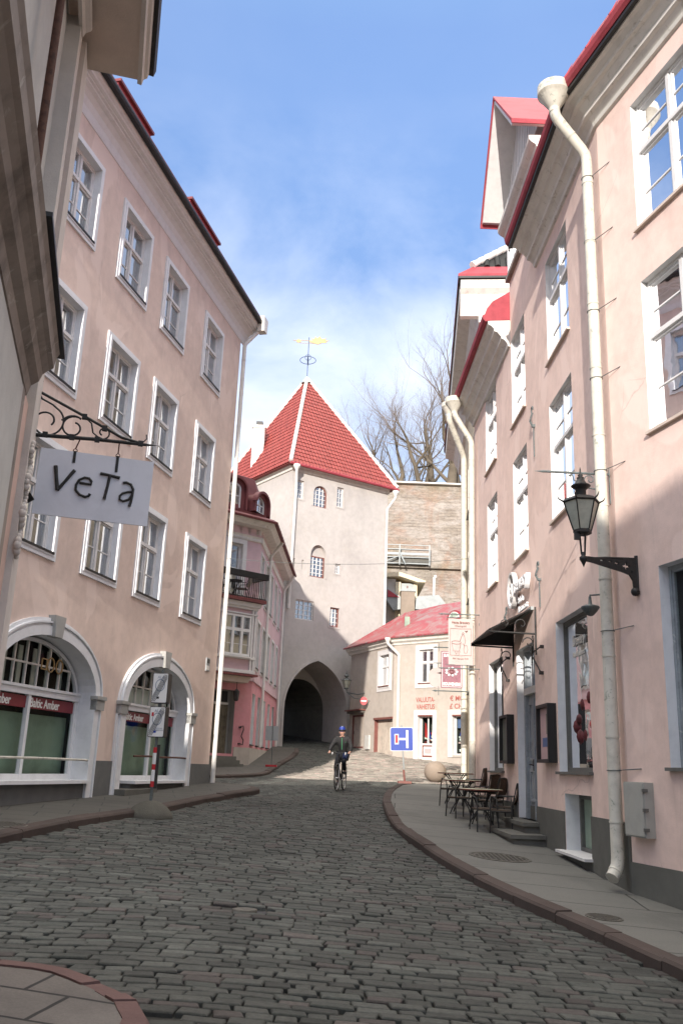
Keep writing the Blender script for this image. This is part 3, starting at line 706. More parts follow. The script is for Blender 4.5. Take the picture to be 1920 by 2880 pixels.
wb.quad([A.p(-9.5, 0, -2.2), A.p(-9.5, -9, -2.2), A.p(-9.5, -9, 11.0), A.p(-9.5, 0, 11.0)], 'pinkR')
wb.build('wall', Bh)
pb = MB()
for a, b_ in ((.02, 1.75), (3.3, 5.28), (7.02, 12.1)):
    pass
pb.prism(B, [(0, -2.1), (5.28, -2.1), (5.28, -.57), (3.32, -.57), (3.32, -1.22), (1.73, -1.22), (1.73, -.57), (0, -.57)], -.01, .03, 'plinth'); pb.build('plinth', Bh); pb = MB()
pb.box(B, 7.02, 7.1, -.01, .03, -2.1, -.57, 'plinth'); pb.build('plinth', Bh); pb = MB()
pb.sweep(A, [(-.01, -2.1), (.03, -2.1), (.03, -1.05), (-.01, -1.05)], -9.5, -.0, 'plinth')
pb.build('plinth', Bh)
for (c, d) in up:
    for i, (a, b_) in enumerate(cB): window(Bh, B, a, b_, c, d, rev=.13, sillm='soffit', sillp=.06, seed=i + 3)
window(Bh, A, -2.55, -.95, 7.86, 10.08, rev=.15, sillp=.06, sillm='soffit'); window(Bh, A, -2.55, -.95, 4.64, 7.0, rev=.15, sillp=.06, sillm='soffit')
window(Bh, A, -2.55, -.95, .14, 2.74, rev=.20, frame='doorblue', tr=1.1, mull=0, bars=False, curtain=False, revm='whiteL', sillm='grey_sill', name='shop_window', glass='shopglass')
wa3 = [o_ for o_ in Bh.children if o_.name.startswith('shop_window')][-1]; dz = MB(); darkbox(dz, A, -2.57, -.93, -.22, -1.0, .12, 2.76); dz.build('backing', wa3)
ws = window(Bh, B, 1.62, 3.6, .06, 2.67, rev=.19, frame='grey_sill', tr=1.1, mull=0, bars=False, curtain=False, revm='whiteL', sillm='grey_sill', name='shop_window', glass='shopglass')
dz = MB(); darkbox(dz, B, 1.6, 3.62, -.21, -1.1, .04, 2.69); dz.box(B, 1.75, 3.5, -.26, -.245, 1.9, 2.6, 'black')
dz.build('backing', ws)
text('lettering', B, 'Brewery', 3.12, 2.18, .27, 'pale_text', ws, d=-.165, flip=True, sx=.8, depth=.003, bold=.004)
text('lettering', B, 'Pub & Restaurant', 3.12, 1.99, .125, 'pale_text', ws, d=-.165, flip=True, sx=.8, depth=.003, bold=.004)
# window display: stacked bottles in red wrapping, white caps
ds = MB(); rg = random.Random(5)
M['wine'] = paint('wine_red_display', (.10, .018, .022), .5, .3, 4); M['candle'] = plain('display_white', (.50, .50, .44), .5); M['redglow'] = plain('display_red', (.40, .02, .02), .5)
ds.ball(B.p(2.62, -.42, 1.82), .22, 'redglow', sq=(.6, 1.4, 1))
for i, (x, h) in enumerate(((3.05, 1.45), (2.9, 1.58), (2.74, 1.82), (2.6, 1.86), (2.44, 1.74), (2.28, 1.66), (2.12, 1.5))):
    ds.tube([B.p(x, -.36, 1.15), B.p(x, -.36, h - .06), B.p(x, -.36, h)], [.07, .07, .03], 'candle', 10)
for i in range(26): ds.ball(B.p(rg.uniform(2.1, 3.05), -.36 + rg.uniform(-.12, .12), rg.uniform(.62, 1.3)), rg.uniform(.08, .17), 'wine' if rg.random() < .8 else 'redglow', 10, 6)
ds.box(B, 2.15, 2.95, -.45, -.38, .1, .9, 'wine'); ds.box(B, 1.75, 2.1, -.5, -.44, .1, 1.1, 'greenblind')
for x, c in ((3.3, 'candle'), (3.05, 'greenblind'), (2.75, 'redglow'), (2.45, 'wine'), (2.2, 'redglow'), (1.95, 'pale_text'), (1.78, 'redglow')): ds.lathe(B.p(x, -.32, .1), [(.05, 0), (.12, .08), (.11, .2), (.05, .32), (.02, .4)], c, 10)
ds.build('display', ws)
# street door
D_ = -.17; dm = MB()
dm.box(B, 5.3, 5.42, D_ - .05, D_ + .08, -.86, 2.58, 'doorblue'); dm.box(B, 6.62, 6.74, D_ - .05, D_ + .08, -.86, 2.58, 'doorblue')
dm.box(B, 5.42, 6.62, D_ - .05, D_ + .10, 1.60, 1.74, 'white2'); dm.box(B, 5.42, 6.62, D_ - .05, D_ + .08, 2.5, 2.58, 'doorblue')
for k in range(3): x = 5.42 + 1.2 * k / 2; dm.box(B, x - .03, x + .03, D_ - .04, D_ + .05, 1.74, 2.5, 'doorblue')
for x0, x1 in ((5.43, 6.01), (6.03, 6.61)):
    dm.box(B, x0, x1, D_ - .05, D_, -.86, 1.60, 'doorblue')
    for (c, d) in ((.28, 1.45), (-.52, .12)): dm.ring(B, rect(x0 + .08, x1 - .08, c, d), rect(x0 + .14, x1 - .14, c + .06, d - .06), D_, D_ + .035, 'doorblue'); dm.box(B, x0 + .2, x1 - .2, D_, D_ + .02, c + .12, d - .12, 'doorblue')
    dm.box(B, x0 + .02, x1 - .02, D_, D_ + .02, -.86, -.6, 'plinth')
dm.box(B, 5.99, 6.05, D_, D_ + .05, -.86, 1.6, 'doorblue')
dr = dm.build('door', Bh)
p = MB(); p.quad([B.p(5.42, D_ + .01, 1.74), B.p(6.62, D_ + .01, 1.74), B.p(6.62, D_ + .01, 2.5), B.p(5.42, D_ + .01, 2.5)], 'shopglass'); p.box(B, 5.4, 6.7, D_ - .6, D_ - .55, 1.5, 2.6, 'interior'); p.build('pane', dr)
p = MB(); p.tube([B.p(6.08, D_ + .05, .18), B.p(6.08, D_ + .11, .2), B.p(6.2, D_ + .11, .2)], .014, 'iron', 6); p.box(B, 6.06, 6.1, D_, D_ + .06, .08, .3, 'iron'); p.build('handle', dr)
p = MB(); p.reveal(B, rect(5.3, 7.0, -.86, 2.58), 0, D_ - .06, 'whiteL'); p.box(B, 6.74, 6.99, D_ - .06, D_ - .01, -.86, 2.58, 'white'); p.build('door_surround', Bh)
p = MB(); p.box(B, 5.1, 6.95, -.48, .30, -1.4, -.92, 'stone'); p.box(B, 5.06, 7.0, -.5, .34, -.93, -.86, 'stone'); p.box(B, 4.6, 7.35, -.08, .62, -1.5, -1.11, 'stone'); p.box(B, 4.55, 7.42, -.1, .67, -1.12, -1.05, 'stone'); p.build('doorstep', Bh)
# cellar window
p = MB(); p.reveal(B, cell, .0, -.3, 'whiteL'); p.box(B, 1.75, 3.3, -.34, -.3, -1.2, -.28, 'greenblind'); p.ring(B, cell, rect(1.83, 3.22, -1.12, -.36), -.3, -.24, 'grey_sill')
p.prism(B, [(1.68, -1.22), (3.42, -1.22), (3.42, -1.18), (1.68, -1.18)], -.28, .16, 'white'); p.build('cellar_window', Bh)
# cornice + red eave over both facets, mitred at the bend
def bend(d): # the mitre line between the facets
    n1, n2 = A.n, B.n; m_ = (n1 + n2).normalized(); k = 1 / m_.dot(n1); q = Vector((4.0, 12.5, 0)) + m_ * d * k; return q
def mitred(prof, sA, sB, mat, name, parent, cap=True):
    mb = MB(); n = len(prof); vs = []
    for d, z in prof: v_ = A.p(sA, d, z); vs.append(v_)
    for d, z in prof: q = bend(d); vs.append(Vector((q.x, q.y, z)))
    for d, z in prof: vs.append(B.p(sB, d, z))
    fs = [(k * n + i, k * n + (i + 1) % n, (k + 1) * n + (i + 1) % n, (k + 1) * n + i) for k in range(2) for i in range(n)]
    mb.add(vs, fs, mat); tri = tessellate_polygon([[Vector((p_[0], p_[1], 0)) for p_ in prof]])
    if cap: mb.add(vs[:n], tri, mat); mb.add(vs[2 * n:], tri, mat)
    return mb.build(name, parent)
corp = [(-.02, 10.42), (.05, 10.44), (.07, 10.5), (.14, 10.58), (.20, 10.60), (.21, 10.66), (.30, 10.76), (.36, 10.77), (.37, 10.82), (.44, 10.88), (.50, 10.89), (.52, 10.98), (-.02, 11.02)]
mitred(corp, -9.5, 4.35, 'white2', 'cornice', Bh)
mitred([(.50, 10.985), (.60, 10.96), (.64, 11.02), (.66, 11.1), (.60, 11.13), (.58, 11.2), (.50, 11.42), (.44, 11.46), (-.3, 12.0), (-4.5, 15.2), (-4.5, 11.1), (-.02, 11.03)], -9.5, 4.42, 'redmetal', 'roof', Bh)
mitred([(.48, 10.92), (.58, 10.90), (.585, 10.955), (.48, 10.965)], -9.5, 4.42, 'black', 'eave_board', Bh)
# standing seams of the eave sheet
for k in range(14):
    sm_ = MB(); s = -9 + k * .68
    sm_.prism(Fr(*(A.p(s, 0, 0).xy), -15 + 90, 1), [(-.665, 11.1), (-.59, 11.21), (-.51, 11.43), (-.5, 11.46), (-.6, 11.25), (-.675, 11.12)], -.012, .012, 'redmetal'); sm_.build('standing_seam', Bh)
# gabled dormer
gd = MB(); s0, s1 = 3.95, 7.1; zc = 13.28
gd.box(B, s0, s1, -3, .0, 11.7, zc, 'pinkR'); 
gd.box(B, s0 - .02, s1 + .02, -.02, .10, 11.68, 11.78, 'brownwood')
gd.build('dormer_wall', Bh)
o = MB()
for k in range(4):
    a = s0 + .18 + k * .76; o.ring(B, rect(a, a + .62, 11.85, 12.98), rect(a + .07, a + .55, 11.92, 12.91), .0, .06, 'white'); o.box(B, a, a + .62, .02, .05, 12.5, 12.55, 'white'); o.box(B, a + .3, a + .33, .02, .05, 11.9, 13.05, 'white')
ow = o.build('dormer_window', Bh)
o = MB(); o.quad([B.p(s0 + .1, .02, 11.85), B.p(s1 - .1, .02, 11.85), B.p(s1 - .1, .02, 13.1), B.p(s0 + .1, .02, 13.1)], 'glass'); o.box(B, s0 + .1, s1 - .1, .004, .012, 11.85, 13.1, 'interior'); o.build('pane', ow)
o = MB(); o.sweep(B, [(-.05, 13.0), (.07, 13.02), (.09, 13.08), (.18, 13.14), (.23, 13.2), (.24, 13.3), (-.05, 13.32)], s0 - .2, s1 + .2, 'white2'); o.build('dormer_cornice', Bh)
cs = (s0 + s1) / 2; pk = 15.75
def off(p_, q_, t): return (p_[0] + (q_[0] - p_[0]) * t, p_[1] + (q_[1] - p_[1]) * t)
o = MB(); o.wall(B, [(s0 - .2, zc + .27), (s1 + .2, zc + .27), (cs, pk - .15)], [], 'white', .04)
for k in range(-9, 10):
    x = cs + k * .17; zt = pk - .18 - abs(x - cs) / (s1 + .2 - cs) * (pk - .15 - zc - .27)
    if zt > zc + .35: o.box(B, x - .006, x + .006, .04, .05, zc + .27, zt, 'greywall')
o.build('gable_cladding', Bh)
o = MB(); a = (s0 - .40, zc + .2); c = (s1 + .26, zc + .2); k_ = (cs, pk)
for e in (a, c):
    q = [(e[0], e[1]), (k_[0], k_[1]), (k_[0], k_[1] - .14), (e[0] + (.12 if e is a else -.12), e[1] - .02)]
    o.prism(B, q, -3.2, .62, 'white')
    q2 = [(e[0] - (.05 if e is a else -.05), e[1]), (k_[0], k_[1] + .06), (k_[0], k_[1] + .002), (e[0], e[1] - .0)]
ot = o.build('gable_soffit', Bh)
o = MB()
for e, sg in ((a, -1), (c, 1)): o.prism(B, [(e[0] + sg * .06, e[1] - .09), (e[0] + sg * .06, e[1] + .02), (k_[0], k_[1] + .07), (k_[0], k_[1] + .004), (e[0], e[1] + .004), (e[0] + sg * .04, e[1] - .09)], -3.25, .66, 'redmetal')
o.build('gable_roof', Bh)
pa = .12
Bq = Vector((4.0, 12.5, 0)); hopx = bend(.72)
ph = Vector((4.0, 12.5, 0)) + (A.n + B.n).normalized() * .16 + B.t * .12
downpipe(Bh, [Vector((hopx.x, hopx.y, 10.86)), Vector((hopx.x, hopx.y, 10.55)), Vector((ph.x, ph.y, 9.95)), Vector((ph.x, ph.y, -1.12)), Vector((ph.x - .12, ph.y - .10, -1.26))], .088, 'pipe', hop=(hopx.x, hopx.y, 10.96, .27))
for z in (9.5, 8.3, 7.05, 5.9, 4.4, 2.0, .1):
    br = MB(); br.tube([Vector((ph.x + .02, ph.y, z)), A.p(-.32, 0, z + .03)], .007, 'irongrey', 5)
    br.tube([Vector((ph.x + math.cos(t) * .095, ph.y + math.sin(t) * .095, z)) for t in [i * math.pi / 8 for i in range(17)]], .006, 'irongrey', 4); br.build('pipe_clamp', Bh)
# canopy over the door
cn = MB(); c0, c1, dp_, zt, zb_ = 5.05, 7.25, .95, 3.22, 2.72
for z_, t in ((0, .03),):
    vs = [B.p(c0 + .25, .02, zt), B.p(c1 - .25, .02, zt), B.p(c1, dp_, zb_), B.p(c0, dp_, zb_)]
    cn.add(vs + [v_ + Vector((0, 0, .03)) for v_ in vs], [(0, 1, 2, 3), (4, 5, 6, 7), (0, 1, 5, 4), (1, 2, 6, 5), (2, 3, 7, 6), (3, 0, 4, 7)], 'black')
    cn.add([B.p(c1 - .22, .02, zt), B.p(c1, dp_, zb_), B.p(c1, .02, zb_)], [(0, 1, 2)], 'black'); cn.box(B, c0 + .22, c1 - .22, .0, .06, zt - .02, zt + .05, 'metalgrey')
for s in (c0 + .02, c1 - .02):
    cn.tube([B.p(s, .02, zb_ - .04), B.p(s, dp_, zb_ - .02)], .02, 'iron', 6); cn.tube([B.p(s, .02, zb_ - .45), B.p(s, .02, zt)], .018, 'iron', 6)
    for dd_, rr in ((.3, .13), (.62, .10)):
        cn.tube([B.p(s, dd_ + rr * (1 - a * .09) * math.cos(a * .6), zb_ + .14 + rr * (1 - a * .09) * math.sin(a * .6)) for a in range(10)], .011, 'iron', 5)
    cn.tube([B.p(s, .16 + .13 * (1 - a * .08) * math.cos(a * .6), zb_ - .22 + .13 * (1 - a * .08) * math.sin(a * .6)) for a in range(11)], .013, 'iron', 5)
cn.build('canopy', Bh)

# brewery lettering standing off the wall
bs = thing('wall_sign', B.p(6.0, 0, 3.3), 'raised white ring and metal letters on the pink wall above the door canopy', 'shop sign')
o = MB(); pts_o = [(6.78 + .36 * math.cos(t), 3.88 + .40 * math.sin(t)) for t in [i * math.pi / 16 for i in range(32)]]; pts_i = [(6.78 + .31 * math.cos(t), 3.88 + .345 * math.sin(t)) for t in [i * math.pi / 16 for i in range(32)]]
o.ring(B, pts_o, pts_i, .06, .16, 'white'); o.wall(B, pts_i, [], 'brownwood', .085); o.build('ring', bs)
text('lettering', B, 'B', 6.95, 3.70, .48, 'white', bs, d=.12, flip=True, depth=.03, bold=.01)
text('lettering', B, 'rewery', 6.36, 3.74, .42, 'whiteL', bs, d=.13, flip=True, depth=.05, sx=1.0, bold=.003)
text('lettering', B, 'Pub &', 6.30, 3.50, .19, 'whiteL', bs, d=.08, flip=True, depth=.02); text('lettering', B, 'Restaurant', 6.30, 3.30, .19, 'whiteL', bs, d=.08, flip=True, depth=.02)

def hook(F, s, z, label, sz=1., m='irongrey'):
    o = MB(); o.tube([F.p(s + .09 * (1 - a * .07) * math.cos(a * .62 - 1.2), .05, z + .1 * sz + .09 * (1 - a * .07) * math.sin(a * .62 - 1.2)) for a in range(9)], .016, m, 6)
    o.tube([F.p(s + .02, .05, z + .03), F.p(s + .05, .09, z - .12 * sz), F.p(s, .05, z - .28 * sz)], .017, m, 6)
    o.tube([F.p(s - .05, .05, z), F.p(s - .03, .12, z - .18 * sz), F.p(s, .05, z - .3 * sz)], .012, m, 6)
    o.tube([F.p(s, .03, z - .28 * sz), F.p(s - .01, .03, z - .95 * sz)], .014, m, 6)
    o.box(F, s - .03, s + .03, 0, .06, z - .3 * sz, z - .24 * sz, m)
    t = o.build('wall_anchor', base=F.p(s, 0, z)); tag(t, label, 'iron anchor')
hook(B, 4.8, 7.25, 'ornamental iron wall anchor on the pink wall between the upper windows', 1.)
hook(B, 4.62, 3.9, 'ornamental iron wall anchor right of the raised brewery letters', .8)
hook(B, 7.75, 3.55, 'ornamental iron wall anchor left of the raised brewery ring', .7)
def flagholder(F, s, z, label):
    o = MB(); o.tube([F.p(s + .34, .08, z - .18), F.p(s, .14, z + .12)], .014, 'iron', 6); o.tube([F.p(s - .32, .06, z + .06), F.p(s + .3, .1, z + .0)], .013, 'iron', 6)
    o.tube([F.p(s + .1, .1, z + .22), F.p(s + .05, .18, z), F.p(s - .25, .05, z - .42)], .015, 'iron', 6)
    o.tube([F.p(s + .05 + .06 * math.cos(a * .6), .12, z + .26 + .06 * math.sin(a * .6)) for a in range(10)], .01, 'iron', 5)
    o.box(F, s - .28, s - .22, 0, .08, z - .46, z - .4, 'iron'); o.box(F, s - .34, s - .3, 0, .07, z + .03, z + .09, 'iron')
    t = o.build('flag_holder', base=F.p(s, 0, z)); tag(t, label, 'flag holder')
flagholder(B, 4.85, 2.3, 'black iron flag holder on the wall right of the shop door'); flagholder(B, 8.0, 2.45, 'black iron flag holder on the wall left of the shop door')
def menu(s0, s1, label, pm, extra):
    o = thing('menu_case', B.p((s0 + s1) / 2, 0, .2), label, 'menu case')
    q = MB(); q.ring(B, rect(s0, s1, .22, 1.25), rect(s0 + .06, s1 - .06, .28, 1.19), .0, .16, 'black'); q.box(B, s0 + .03, s1 - .03, .0, .03, .25, 1.22, 'black'); q.build('frame', o)
    q = MB(); q.box(B, s0 + .06, s1 - .06, .08, .09, .28, 1.19, pm)
    if extra: q.box(B, s0 + .2, s1 - .22, .09, .094, .5, .66, 'postblue'); q.box(B, s0 + .14, s1 - .5, .09, .094, .72, 1.08, 'brownwood')
    q.build('poster', o)
menu(6.95 + .4, 8.25, 'narrow black framed menu case with dark photo left of the shop door', 'postergrey', False)
menu(3.72, 4.62, 'black framed menu case with pink sheet right of the shop door', 'posterpink', True)
ub = thing('utility_box', A.p(-.33, 0, -.7), 'grey metal electrical cabinet on the pink wall right of the downpipe', 'utility box')
o = MB(); o.box(A, -.56, -.1, 0, .14, -.72, -.04, 'boxgrey'); o.build('cabinet', ub)
o = MB(); o.box(A, -.545, -.115, .14, .155, -.70, -.06, 'boxgrey'); o.build('door', ub)
for z in (-.62, -.38, -.14): o = MB(); o.box(A, -.58, -.54, .1, .165, z - .02, z + .02, 'grey_sill'); o.build('hinge', ub)
sl = thing('wall_floodlight', B.p(.75, 0, 2.55), 'small dark floodlight on the wall left of the downpipe above the display window', 'floodlight')
o = MB(); o.lathe(B.p(.75, .2, 2.42), [(.02, .2), (.03, .08), (.13, .05), (.14, .03), (.10, -.03), (.04, -.09), (.001, -.1)], 'irongrey', 16); o.build('lamp_head', sl)
o = MB(); o.tube([B.p(.75, 0, 2.66), B.p(.75, .2, 2.64), B.p(.75, .2, 2.55)], .015, 'irongrey', 6); o.build('arm', sl)

# ================================================================== NEXT HOUSE IN THE ROW (C)
Ch = thing('row_house', B.p(7.1, 0, -1.1), 'lower pink plaster house with white cornice beyond the brewery house on the right', 'house')
wc = MB(); hc = [rect(8.98, 10.5, 7.76, 10.06 - .1), rect(8.98, 10.35, 4.55, 6.88), rect(8.5, 10.3, .05, 2.66)]
wc.wall(B, [(7.1, -2.2), (12.4, -2.2), (12.4, 10.3), (7.1, 10.3)], hc, 'pinkR')
wc.quad([B.p(12.4, 0, -2.2), B.p(12.4, -8, -2.2), B.p(12.4, -8, 11), B.p(12.4, 0, 10.3)], 'pinkR')
wc.quad([B.p(12.4, -8, -2.2), B.p(7.1, -8, -2.2), B.p(7.1, -8, 11), B.p(12.4, -8, 11)], 'pinkR')
wc.build('wall', Ch)
o = MB(); o.box(B, 7.1, 12.4, -.01, .03, -2.1, -.57, 'plinth'); o.build('plinth', Ch)
window(Ch, B, 8.98, 10.5, 7.76, 9.96, rev=.13, sillp=.06, sillm='soffit', seed=9); window(Ch, B, 8.98, 10.35, 4.55, 6.88, rev=.13, sillp=.06, sillm='soffit', seed=11)
wq = window(Ch, B, 8.5, 10.3, .05, 2.66, rev=.17, frame='grey_sill', tr=1.1, mull=0, bars=False, curtain=False, sillm='grey_sill', name='shop_window', glass='shopglass')
o = MB(); darkbox(o, B, 8.48, 10.32, -.19, -1.0, .03, 2.68); o.box(B, 8.75, 8.95, -.33, -.32, .55, .85, 'blue')
rg = random.Random(8)
for k in range(12): o.lathe(B.p(8.6 + k * .14, -.5, .08), [(.05, 0), (.07, .1), (.06, .3), (.02, .4)], rg.choice(['candle', 'pale_text', 'greenblind', 'wine']), 8)
o.build('display', wq)
cpr = [(-.02, 9.95), (.05, 9.97), (.07, 10.04), (.15, 10.14), (.21, 10.16), (.22, 10.22), (.32, 10.34), (.38, 10.35), (.39, 10.42), (.46, 10.5), (.52, 10.52), (.54, 10.62), (-.02, 10.66)]
o = MB(); o.sweep(B, cpr, 7.12, 12.45, 'white2'); o.build('cornice', Ch)
o = MB(); o.sweep(B, [(.50, 10.625), (.60, 10.6), (.65, 10.66), (.67, 10.76), (.60, 10.8), (.56, 10.95), (.42, 11.15), (-.02, 11.45), (-4, 14), (-8, 11.2), (-8, 10.7), (-.02, 10.67)], 7.11, 12.5, 'redmetal'); o.build('roof', Ch)
downpipe(Ch, [B.p(12.0, .66, 10.3), B.p(12.0, .66, 10.15), B.p(12.1, .14, 9.35), B.p(12.1, .14, -.9)], .088, 'pipe', hop=(*B.p(12.0, .66, 0).xy, 10.5, .27))

# ================================================================== CREAM CORNER HOUSE (D)
Dd = Fr(4.18, 25.0, 5.3, -1)
Dh = thing('tall_cream_house', (4.18, 25, -.6), 'tall ochre house with deep white eave and tiled roof beyond the pink row', 'house')
wd_ = MB(); hd_ = [rect(a, a + 1.3, z, z + 2.1) for a in (1.6, 4.6, 7.6, 10.6) for z in (9.6, 6.2, 2.8)]
wd_.wall(Dd, [(0, -2), (15, -2), (15, 14.2), (0, 14.2)], hd_, 'ochre')
wd_.wall(Fr(4.18, 25.0, 95.3, -1), [(0, -2), (9, -2), (9, 15.0), (0, 15.0)], [], 'ochre', 0); wd_.wall(Fr(*Dd.p(15, 0, 0).xy, 95.3, -1), [(0, -2), (9, -2), (9, 15.0), (0, 15.0)], [], 'ochre', 0)
wd_.build('wall', Dh)
for i, r_ in enumerate(hd_): window(Dh, Dd, r_[0][0], r_[1][0], r_[0][1], r_[2][1], rev=.25, sillp=.08, sillm='irongrey', seed=i)
o = MB(); o.sweep(Dd, [(-.02, 13.6), (.12, 13.65), (.16, 13.9), (.3, 14.15), (.34, 14.3), (.72, 14.45), (.74, 14.72), (-.02, 14.75)], -.05, 15.4, 'white2'); 
E2 = Fr(4.18, 25.0, 95.3, 1)
o.sweep(E2, [(-.02, 13.6), (.10, 13.65), (.16, 13.9), (.26, 14.15), (.3, 14.3), (.42, 14.45), (.44, 14.72), (-.02, 14.75)], -.72, 9, 'white2')
o.box(E2, -.06, .50, -.02, .12, -2, 13.45, 'ochre'); o.box(E2, -.12, .56, -.02, .17, 13.02, 13.12, 'white2'); o.box(E2, -.16, .6, -.02, .2, 13.38, 13.6, 'white2')
for k in range(8): o.box(E2, -.12 + k * .085, -.075 + k * .085, -.02, .19, 13.28, 13.36, 'white2')
o.build('cornice', Dh)
o = MB(); o.box(Dd, -.5, 15.5, -9.2, .78, 14.75, 14.82, 'black'); o.box(Dd, -.5, 15.5, -9.2, .80, 14.82, 14.9, 'redmetal')
o.add([Dd.p(-.5, .8, 14.9), Dd.p(15.5, .8, 14.9), Dd.p(15.5, .35, 15.25), Dd.p(-.3, .35, 15.25)], [(0, 1, 2, 3)], 'redmetal')
o.add([Dd.p(-.5, .8, 14.9), Dd.p(-.5, -9.2, 14.9), Dd.p(-.3, -9.0, 15.25), Dd.p(-.3, .35, 15.25)], [(0, 1, 2, 3)], 'redmetal')
o.add([Dd.p(-.3, .35, 15.25), Dd.p(15.5, .35, 15.25), Dd.p(13, -4.3, 19.3), Dd.p(2.2, -4.3, 19.3), Dd.p(-.3, -9, 15.25), Dd.p(15.5, -9, 15.25)], [(0, 1, 2, 3), (0, 3, 4), (1, 5, 2), (3, 2, 5, 4)], 'tile')
for k in range(26):
    t = k / 26; a = Vector(Dd.p(-.28, -.1 - 8.8 * t, 15.24)); o.tube([a, a + Vector((.0, 0, .0)) + (Dd.p(2.2, -4.3, 19.3) - Dd.p(-.3, -4.3, 15.25)) * .12], .10, 'tile', 8)
o.build('roof', Dh)
o = MB(); a = Dd.p(-.3, .35, 15.3); c = Dd.p(2.2, -4.3, 19.35)
for k in range(20): t = k / 20; q = a.lerp(c, t); o.tube([q, q + (c - a) / 18], [.13, .10], 'mortar', 8)
o.build('hip_tiles', Dh)
hp = Dd.p(8.4, .98, 13.9)
downpipe(Dh, [Dd.p(8.4, .78, 13.9), Dd.p(8.4, .78, 13.6), Dd.p(9.4, .14, 12.4), Dd.p(9.4, .14, -.5)], .12, 'pipe', hop=(*Dd.p(8.4, .78, 0).xy, 14.15, .30), rings=1.6)

# ================================================================== TOWER
T = Fr(-2.85, 48, 55); TL_ = Fr(-2.85, 48, -35, -1); TW, TD = 6.87, 8.9
Th = thing('gate_tower', (0, 50, 1.2), 'white medieval gate tower with red pyramid roof and dark pointed archway closing the street', 'tower')
wt = MB()
def parch(c, hw, zb, zs_, za, n=10):
    """pointed arch outline"""
    P = [(c - hw, zb), (c + hw, zb)]; h = za - zs_
    rad = (h * h + hw * hw) / (2 * hw); 
    for k in range(n + 1):
        a = math.asin(h / rad) * k / n; P.append((c + hw - rad + rad * math.cos(a), zs_ + rad * math.sin(a)))
    for k in range(n - 1, -1, -1):
        a = math.asin(h / rad) * k / n; P.append((c - hw + rad - rad * math.cos(a), zs_ + rad * math.sin(a)))
    return P
def rarch(c, hw, zb, zs_, rise, n=14): return [(c - hw, zb), (c + hw, zb)] + [(c + hw * math.cos(math.pi * k / n), zs_ + rise * math.sin(math.pi * k / n)) for k in range(n + 1)]
gate = parch(2.30, 2.04, .6, 2.9, 5.58)
w1 = rect(.36, .80, 14.55, 15.62); w2 = rarch(1.96, .47, 14.3, 15.15, .42); w3 = rect(3.12, 3.58, 14.6, 15.78)
nich = rarch(2.0, .52, 10.2, 11.45, .62); w5 = rect(3.18, 3.54, 10.62, 11.2); w6 = rect(.66, 1.86, 7.72, 8.8); w7 = rect(2.96, 3.60, 7.55, 8.65)
slt = [rect(.36, .47, 10.5, 11.05), rect(.92, 1.05, 10.5, 11.05)]
wt.wall(T, [(0, -.5), (TW, -.5), (TW, 16.6), (0, 16.6)], [gate, w1, w2, w3, nich, w5, w6, w7] + slt, 'tower')
wt.wall(TL_, [(0, -.5), (TD, -.5), (TD, 16.6), (0, 16.6)], [], 'tower')
wt.wall(Fr(*T.p(TW, 0, 0).xy, -35, 1), [(0, -.5), (TD, -.5), (TD, 16.6), (0, 16.6)], [], 'tower')
wt.wall(T, [(0, -.5), (TW, -.5), (TW, 16.6), (0, 16.6)], [parch(2.9, 1.3, .6, 3.0, 4.4)], 'tower', -TD)
for s_ in slt: wt.reveal(T, s_, 0, -.07, 'tower'); wt.wall(T, s_, [], 'tower', -.07)
wt.build('wall', Th)
g_ = MB(); n = len(gate)
gi = rarch(2.62, 1.72, .6, 3.1, 1.65, n - 3)
# splayed recess from the wide pointed outer arch to the lower round inner arch
gi = [(gi[0][0], .6), (gi[1][0], .6)] + gi[2:]
d1 = -2.3
g_.reveal(T, gate, 0, d1, 'tower', True)
g_.wall(T, gate, [gi], 'tower', d1)
g_.reveal(T, gi, d1, -TD, 'stone')
g_.build('gateway', Th)
rim = MB(); go = parch(2.30, 2.16, .9, 2.9, 5.74); rim.ring(T, go[1:] + go[:1], gate[1:] + gate[:1], -.01, .035, 'tower', False); rim.build('arch_moulding', Th)
def smallwin(lp, fr, nb, nz, name='window'):
    q = MB(); q.reveal(T, lp, 0, -.16, 'tower'); s0 = min(p_[0] for p_ in lp); s1 = max(p_[0] for p_ in lp); z0 = min(p_[1] for p_ in lp); z1 = max(p_[1] for p_ in lp)
    cxx, czz = (s0 + s1) / 2, (z0 + z1) / 2; inn = [(cxx + (p_[0] - cxx) * (1 - .12 / (s1 - s0)), czz + (p_[1] - czz) * (1 - .12 / (z1 - z0))) for p_ in lp]
    q.ring(T, lp, inn, -.16, -.09, fr)
    for k in range(1, nb): x = s0 + (s1 - s0) * k / nb; q.box(T, x - (.03 if k == nb // 2 and nb > 2 else .014), x + (.03 if k == nb // 2 and nb > 2 else .014), -.15, -.11, z0, z1 - .05, 'white')
    for k in range(1, nz): z = z0 + (z1 - z0) * k / nz; q.box(T, s0, s1, -.149, -.115, z - .014, z + .014, 'white')
    o_ = q.build(name, Th); p_ = MB(); p_.wall(T, lp, [], 'glass', -.15); p_.wall(T, lp, [], 'interior', -.4); p_.build('pane', o_)
smallwin(w1, 'white', 2, 4); smallwin(w3, 'white', 2, 4); smallwin(w2, 'redtrim', 4, 5); smallwin(w5, 'white', 2, 3); smallwin(w6, 'white', 4, 4); smallwin(w7, 'redtrim', 3, 4)
q = MB(); q.reveal(T, nich, 0, -.2, 'tower'); q.wall(T, nich, [], 'tower', -.2); q.ring(T, rect(1.5, 2.5, 10.22, 11.42), rect(1.56, 2.44, 10.28, 11.36), -.2, -.12, 'redtrim')
